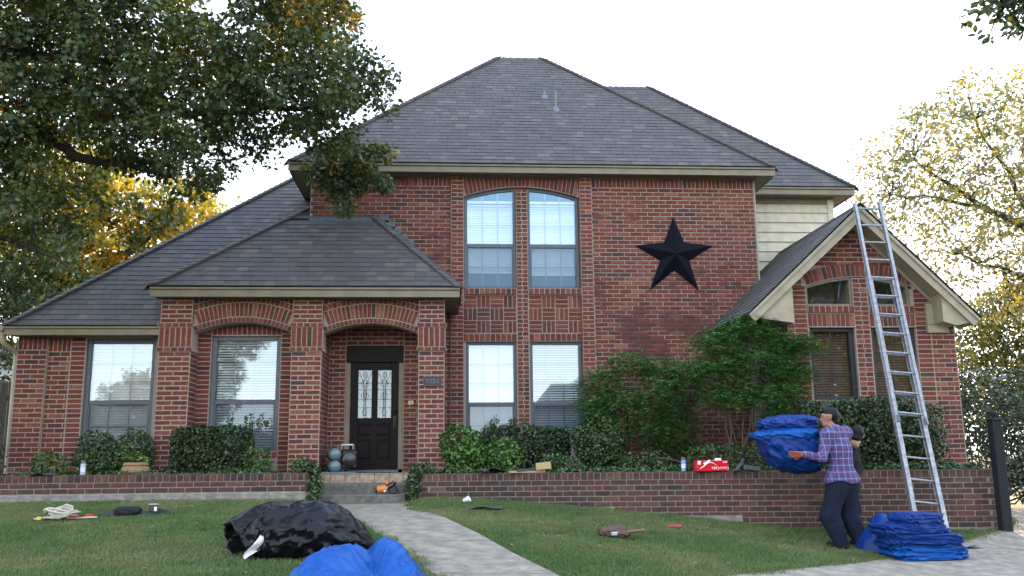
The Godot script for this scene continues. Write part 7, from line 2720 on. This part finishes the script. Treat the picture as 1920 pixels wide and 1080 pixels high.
func men() -> void:
	# the man who carries the tarp, seen from behind
	var t := thing("person", "person in a checked shirt and jeans standing on the lawn, lifting a blue tarp", "person", Vector3(5.03, 0.42, -11.5))
	var pel := Vector3(5.0, 1.22, -11.5)
	var chest := Vector3(4.99, 1.62, -11.52)
	var shl := Vector3(4.82, 1.825, -11.44)
	var shr := Vector3(5.13, 1.85, -11.6)
	var ell := Vector3(4.695, 1.53, -11.33)
	var hal := Vector3(4.44, 1.585, -11.36)
	var elr := Vector3(5.0, 1.64, -11.86)
	var har := Vector3(4.80, 1.86, -11.95)
	var hil := Vector3(4.915, 1.17, -11.47)
	var hir := Vector3(5.09, 1.17, -11.55)
	var knl := Vector3(4.80, 0.83, -11.49)
	var knr := Vector3(5.10, 0.82, -11.6)
	var anl := Vector3(4.90, 0.50, -11.44)
	var anr := Vector3(5.20, 0.49, -11.52)
	var hd := Vector3(4.91, 2.06, -11.54)
	var f := Vector3(-0.93, -0.05, -0.36).normalized()
	var back := Vector3(0.55, 0, 0.83)
	var skin := MB.new()
	var hair := MB.new()
	blob(skin, [[pel, chest, 0.11, 0.12, back, 0.72], [chest, (shl + shr) * 0.5, 0.11, 0.09, back, 0.75], [(shl + shr) * 0.5, hd - Vector3(0, 0.1, 0), 0.06, 0.055], [shl, ell, 0.048, 0.038], [ell, hal, 0.037, 0.026], [shr, elr, 0.048, 0.038], [elr, har, 0.037, 0.026], [hil, knl, 0.075, 0.05], [knl, anl, 0.05, 0.035], [hir, knr, 0.075, 0.05], [knr, anr, 0.05, 0.035]], 0.016, 0.03)
	head(skin, hair, hd, f, Vector3(0.05, 1, 0).normalized())
	var glove := MB.new()
	hand(glove, hal, Vector3(-0.93, 0.0, -0.36).normalized(), Vector3(-0.3, 0.25, -0.9).normalized(), 1.0, 0.22)
	glove.tube([hal.lerp(ell, 0.24), hal.lerp(ell, 0.1), hal], [0.043, 0.04, 0.032], 12)
	for i in glove.c.size():
		glove.c[i] = Color(0.24, 0.06, 0.035) if glove.v[i].x < hal.x + 0.012 else Color(0.32, 0.27, 0.12)
	put(glove, "glove", M.coloured, t)
	hand(skin, har, Vector3(-0.95, 0.1, 0.2).normalized(), Vector3(0.2, -0.6, 0.75).normalized(), -1.0, 0.3)
	put(skin, "body", M.skin, t)
	put(hair, "hair", M.hair, t)
	var sh := MB.new()
	blob(sh, [[pel + Vector3(0, 0.03, 0), chest, 0.205, 0.195, back, 0.75], [chest, (shl + shr) * 0.5 + Vector3(0, -0.03, 0), 0.19, 0.13, back, 0.75], [shl, shr, 0.085, 0.085], [shl, ell, 0.072, 0.058], [ell, hal + (ell - hal) * 0.16, 0.056, 0.045], [shr, elr, 0.072, 0.058], [elr, har + (elr - har) * 0.16, 0.056, 0.045], [(shl + shr) * 0.5, (shl + shr) * 0.5 + Vector3(-0.02, 0.055, 0), 0.08, 0.068], [pel + Vector3(-0.085, 0.02, 0.03), pel + Vector3(0.085, 0.02, -0.03), 0.168, 0.168, back, 0.92]], 0.0125, 0.045)
	crease(sh, 0.02, 5.5)
	for i in sh.v.size():   # the hem
		sh.v[i].y = maxf(sh.v[i].y, 1.235 + 0.02 * sin(sh.v[i].x * 17.0))
	put(sh, "shirt", M.checked_cloth, t)
	var tr := MB.new()
	blob(tr, [[pel + Vector3(-0.08, -0.0, 0.02), pel + Vector3(0.08, 0.0, -0.02), 0.135, 0.135, back, 0.85], [hil, knl, 0.15, 0.122], [knl, anl + Vector3(0, -0.03, 0), 0.118, 0.096], [hir, knr, 0.15, 0.12], [knr, anr + Vector3(0, -0.03, 0), 0.116, 0.096]], 0.0125, 0.035)
	crease(tr, 0.026, 4.0)
	put(tr, "trousers", M.denim, t)
	for q in [[anl, Vector3(-0.5, 0, -0.75)], [anr, Vector3(-0.3, 0, -0.85)]]:
		var sb := MB.new()
		var g := ground(q[0].x, q[0].z) + 0.045
		var a := Vector3(q[0].x, g, q[0].z)
		blob(sb, [[a - q[1] * 0.06, a + q[1] * 0.19, 0.046, 0.042], [a + Vector3(0, 0.06, 0), a, 0.05, 0.045]], 0.009, 0.02)
		put(sb, "shoe", M.dark_cloth, t)
	# the second man, half hidden behind him
	t = thing("person", "person in dark clothes half hidden behind the man with the tarp", "person", Vector3(5.32, 0.47, -12.15))
	var p2 := Vector3(5.3, 1.22, -12.2)
	var c2 := Vector3(5.36, 1.52, -12.12)
	var l2 := Vector3(5.25, 1.66, -12.0)
	var r2 := Vector3(5.5, 1.66, -12.2)
	var h2 := Vector3(5.47, 1.845, -12.0)
	skin = MB.new()
	hair = MB.new()
	var legs := [[p2 + Vector3(-0.08, -0.05, 0), Vector3(5.2, 0.85, -12.1)], [p2 + Vector3(0.08, -0.05, 0), Vector3(5.42, 0.85, -12.15)]]
	var feet := [Vector3(5.2, 0.53, -12.2), Vector3(5.42, 0.53, -12.25)]
	blob(skin, [[p2, c2, 0.11, 0.11], [c2, (l2 + r2) * 0.5, 0.11, 0.08], [(l2 + r2) * 0.5, h2 - Vector3(0.0, 0.1, 0.03), 0.06, 0.055], [l2, Vector3(5.1, 1.4, -11.95), 0.045, 0.036], [Vector3(5.1, 1.4, -11.95), Vector3(5.0, 1.5, -11.9), 0.035, 0.025], [r2, Vector3(5.52, 1.38, -12.15), 0.045, 0.036], [Vector3(5.52, 1.38, -12.15), Vector3(5.4, 1.2, -12.0), 0.035, 0.025], [legs[0][0], legs[0][1], 0.075, 0.05], [legs[0][1], feet[0], 0.05, 0.035], [legs[1][0], legs[1][1], 0.075, 0.05], [legs[1][1], feet[1], 0.05, 0.035]], 0.018, 0.03)
	head(skin, hair, h2, Vector3(0.38, -0.2, -0.9).normalized(), Vector3(0.3, 0.95, -0.05))
	hand(skin, Vector3(5.0, 1.5, -11.9), Vector3(-0.9, 0.3, 0).normalized(), Vector3(0.3, 0.9, 0).normalized(), 1.0, 0.3)
	hand(skin, Vector3(5.4, 1.2, -12.0), Vector3(-0.5, -0.8, 0.2).normalized(), Vector3(-0.8, 0.5, 0).normalized(), -1.0, 0.3)
	put(skin, "body", M.skin, t)
	put(hair, "hair", M.hair, t)
	sh = MB.new()
	blob(sh, [[p2, c2, 0.16, 0.16, Vector3(0, 0, 1), 0.75], [c2, (l2 + r2) * 0.5 - Vector3(0, 0.03, 0), 0.15, 0.11], [l2, r2, 0.07, 0.07], [l2, Vector3(5.1, 1.4, -11.95), 0.066, 0.055], [Vector3(5.1, 1.4, -11.95), Vector3(5.02, 1.48, -11.91), 0.05, 0.042], [r2, Vector3(5.52, 1.38, -12.15), 0.066, 0.055], [Vector3(5.52, 1.38, -12.15), Vector3(5.42, 1.23, -12.02), 0.05, 0.042]], 0.015, 0.04)
	put(sh, "shirt", M.dark_cloth, t)
	tr = MB.new()
	blob(tr, [[p2 + Vector3(-0.06, -0.02, 0), p2 + Vector3(0.06, -0.02, 0), 0.125, 0.125], [legs[0][0], legs[0][1], 0.11, 0.085], [legs[0][1], feet[0], 0.082, 0.07], [legs[1][0], legs[1][1], 0.11, 0.085], [legs[1][1], feet[1], 0.082, 0.07]], 0.015, 0.035)
	put(tr, "trousers", M.denim, t)
	for a in feet:
		var sb := MB.new()
		var g := Vector3(a.x, ground(a.x, a.z) + 0.045, a.z)
		blob(sb, [[g + Vector3(0.02, 0, -0.06), g + Vector3(-0.06, 0, 0.17), 0.046, 0.04]], 0.01, 0.02)
		put(sb, "shoe", M.dark_cloth, t)


func crease(mb: MB, amp: float, f: float) -> void:
	# wrinkles of worn cloth: push the surface along its normals
	for i in mb.v.size():
		var p := mb.v[i]
		var k := ridge(Vector3(p.x * 9.0, p.y * 22.0, p.z * 9.0), f) - 0.5
		mb.v[i] = p + mb.n[i] * (k * amp)
	# shade the wrinkles by their own normals
	for i in range(0, mb.v.size(), 3):
		var nn := (mb.v[i + 1] - mb.v[i]).cross(mb.v[i + 2] - mb.v[i])
		if nn.length_squared() < 1e-16:
			continue
		nn = nn.normalized()
		if nn.dot(mb.n[i]) < 0.0:
			nn = -nn
		for k in 3:
			mb.n[i + k] = (mb.n[i + k] * 0.55 + nn * 0.45).normalized()


func _ready() -> void:
	rng.seed = 20240611
	noise.seed = 11
	noise.noise_type = FastNoiseLite.TYPE_SIMPLEX_SMOOTH
	noise.frequency = 0.01
	noise.fractal_octaves = 2
	lights()
	materials()
	landscape()
	build_house()
	bed_walls()
	trees()
	shrubs()
	grass()
	post_and_fences()
	street_house()
	car()
	ladder()
	men()
	tarp_bundle()
	tarp_stack()
	trash_bag()
	front_tarp()
	clutter()
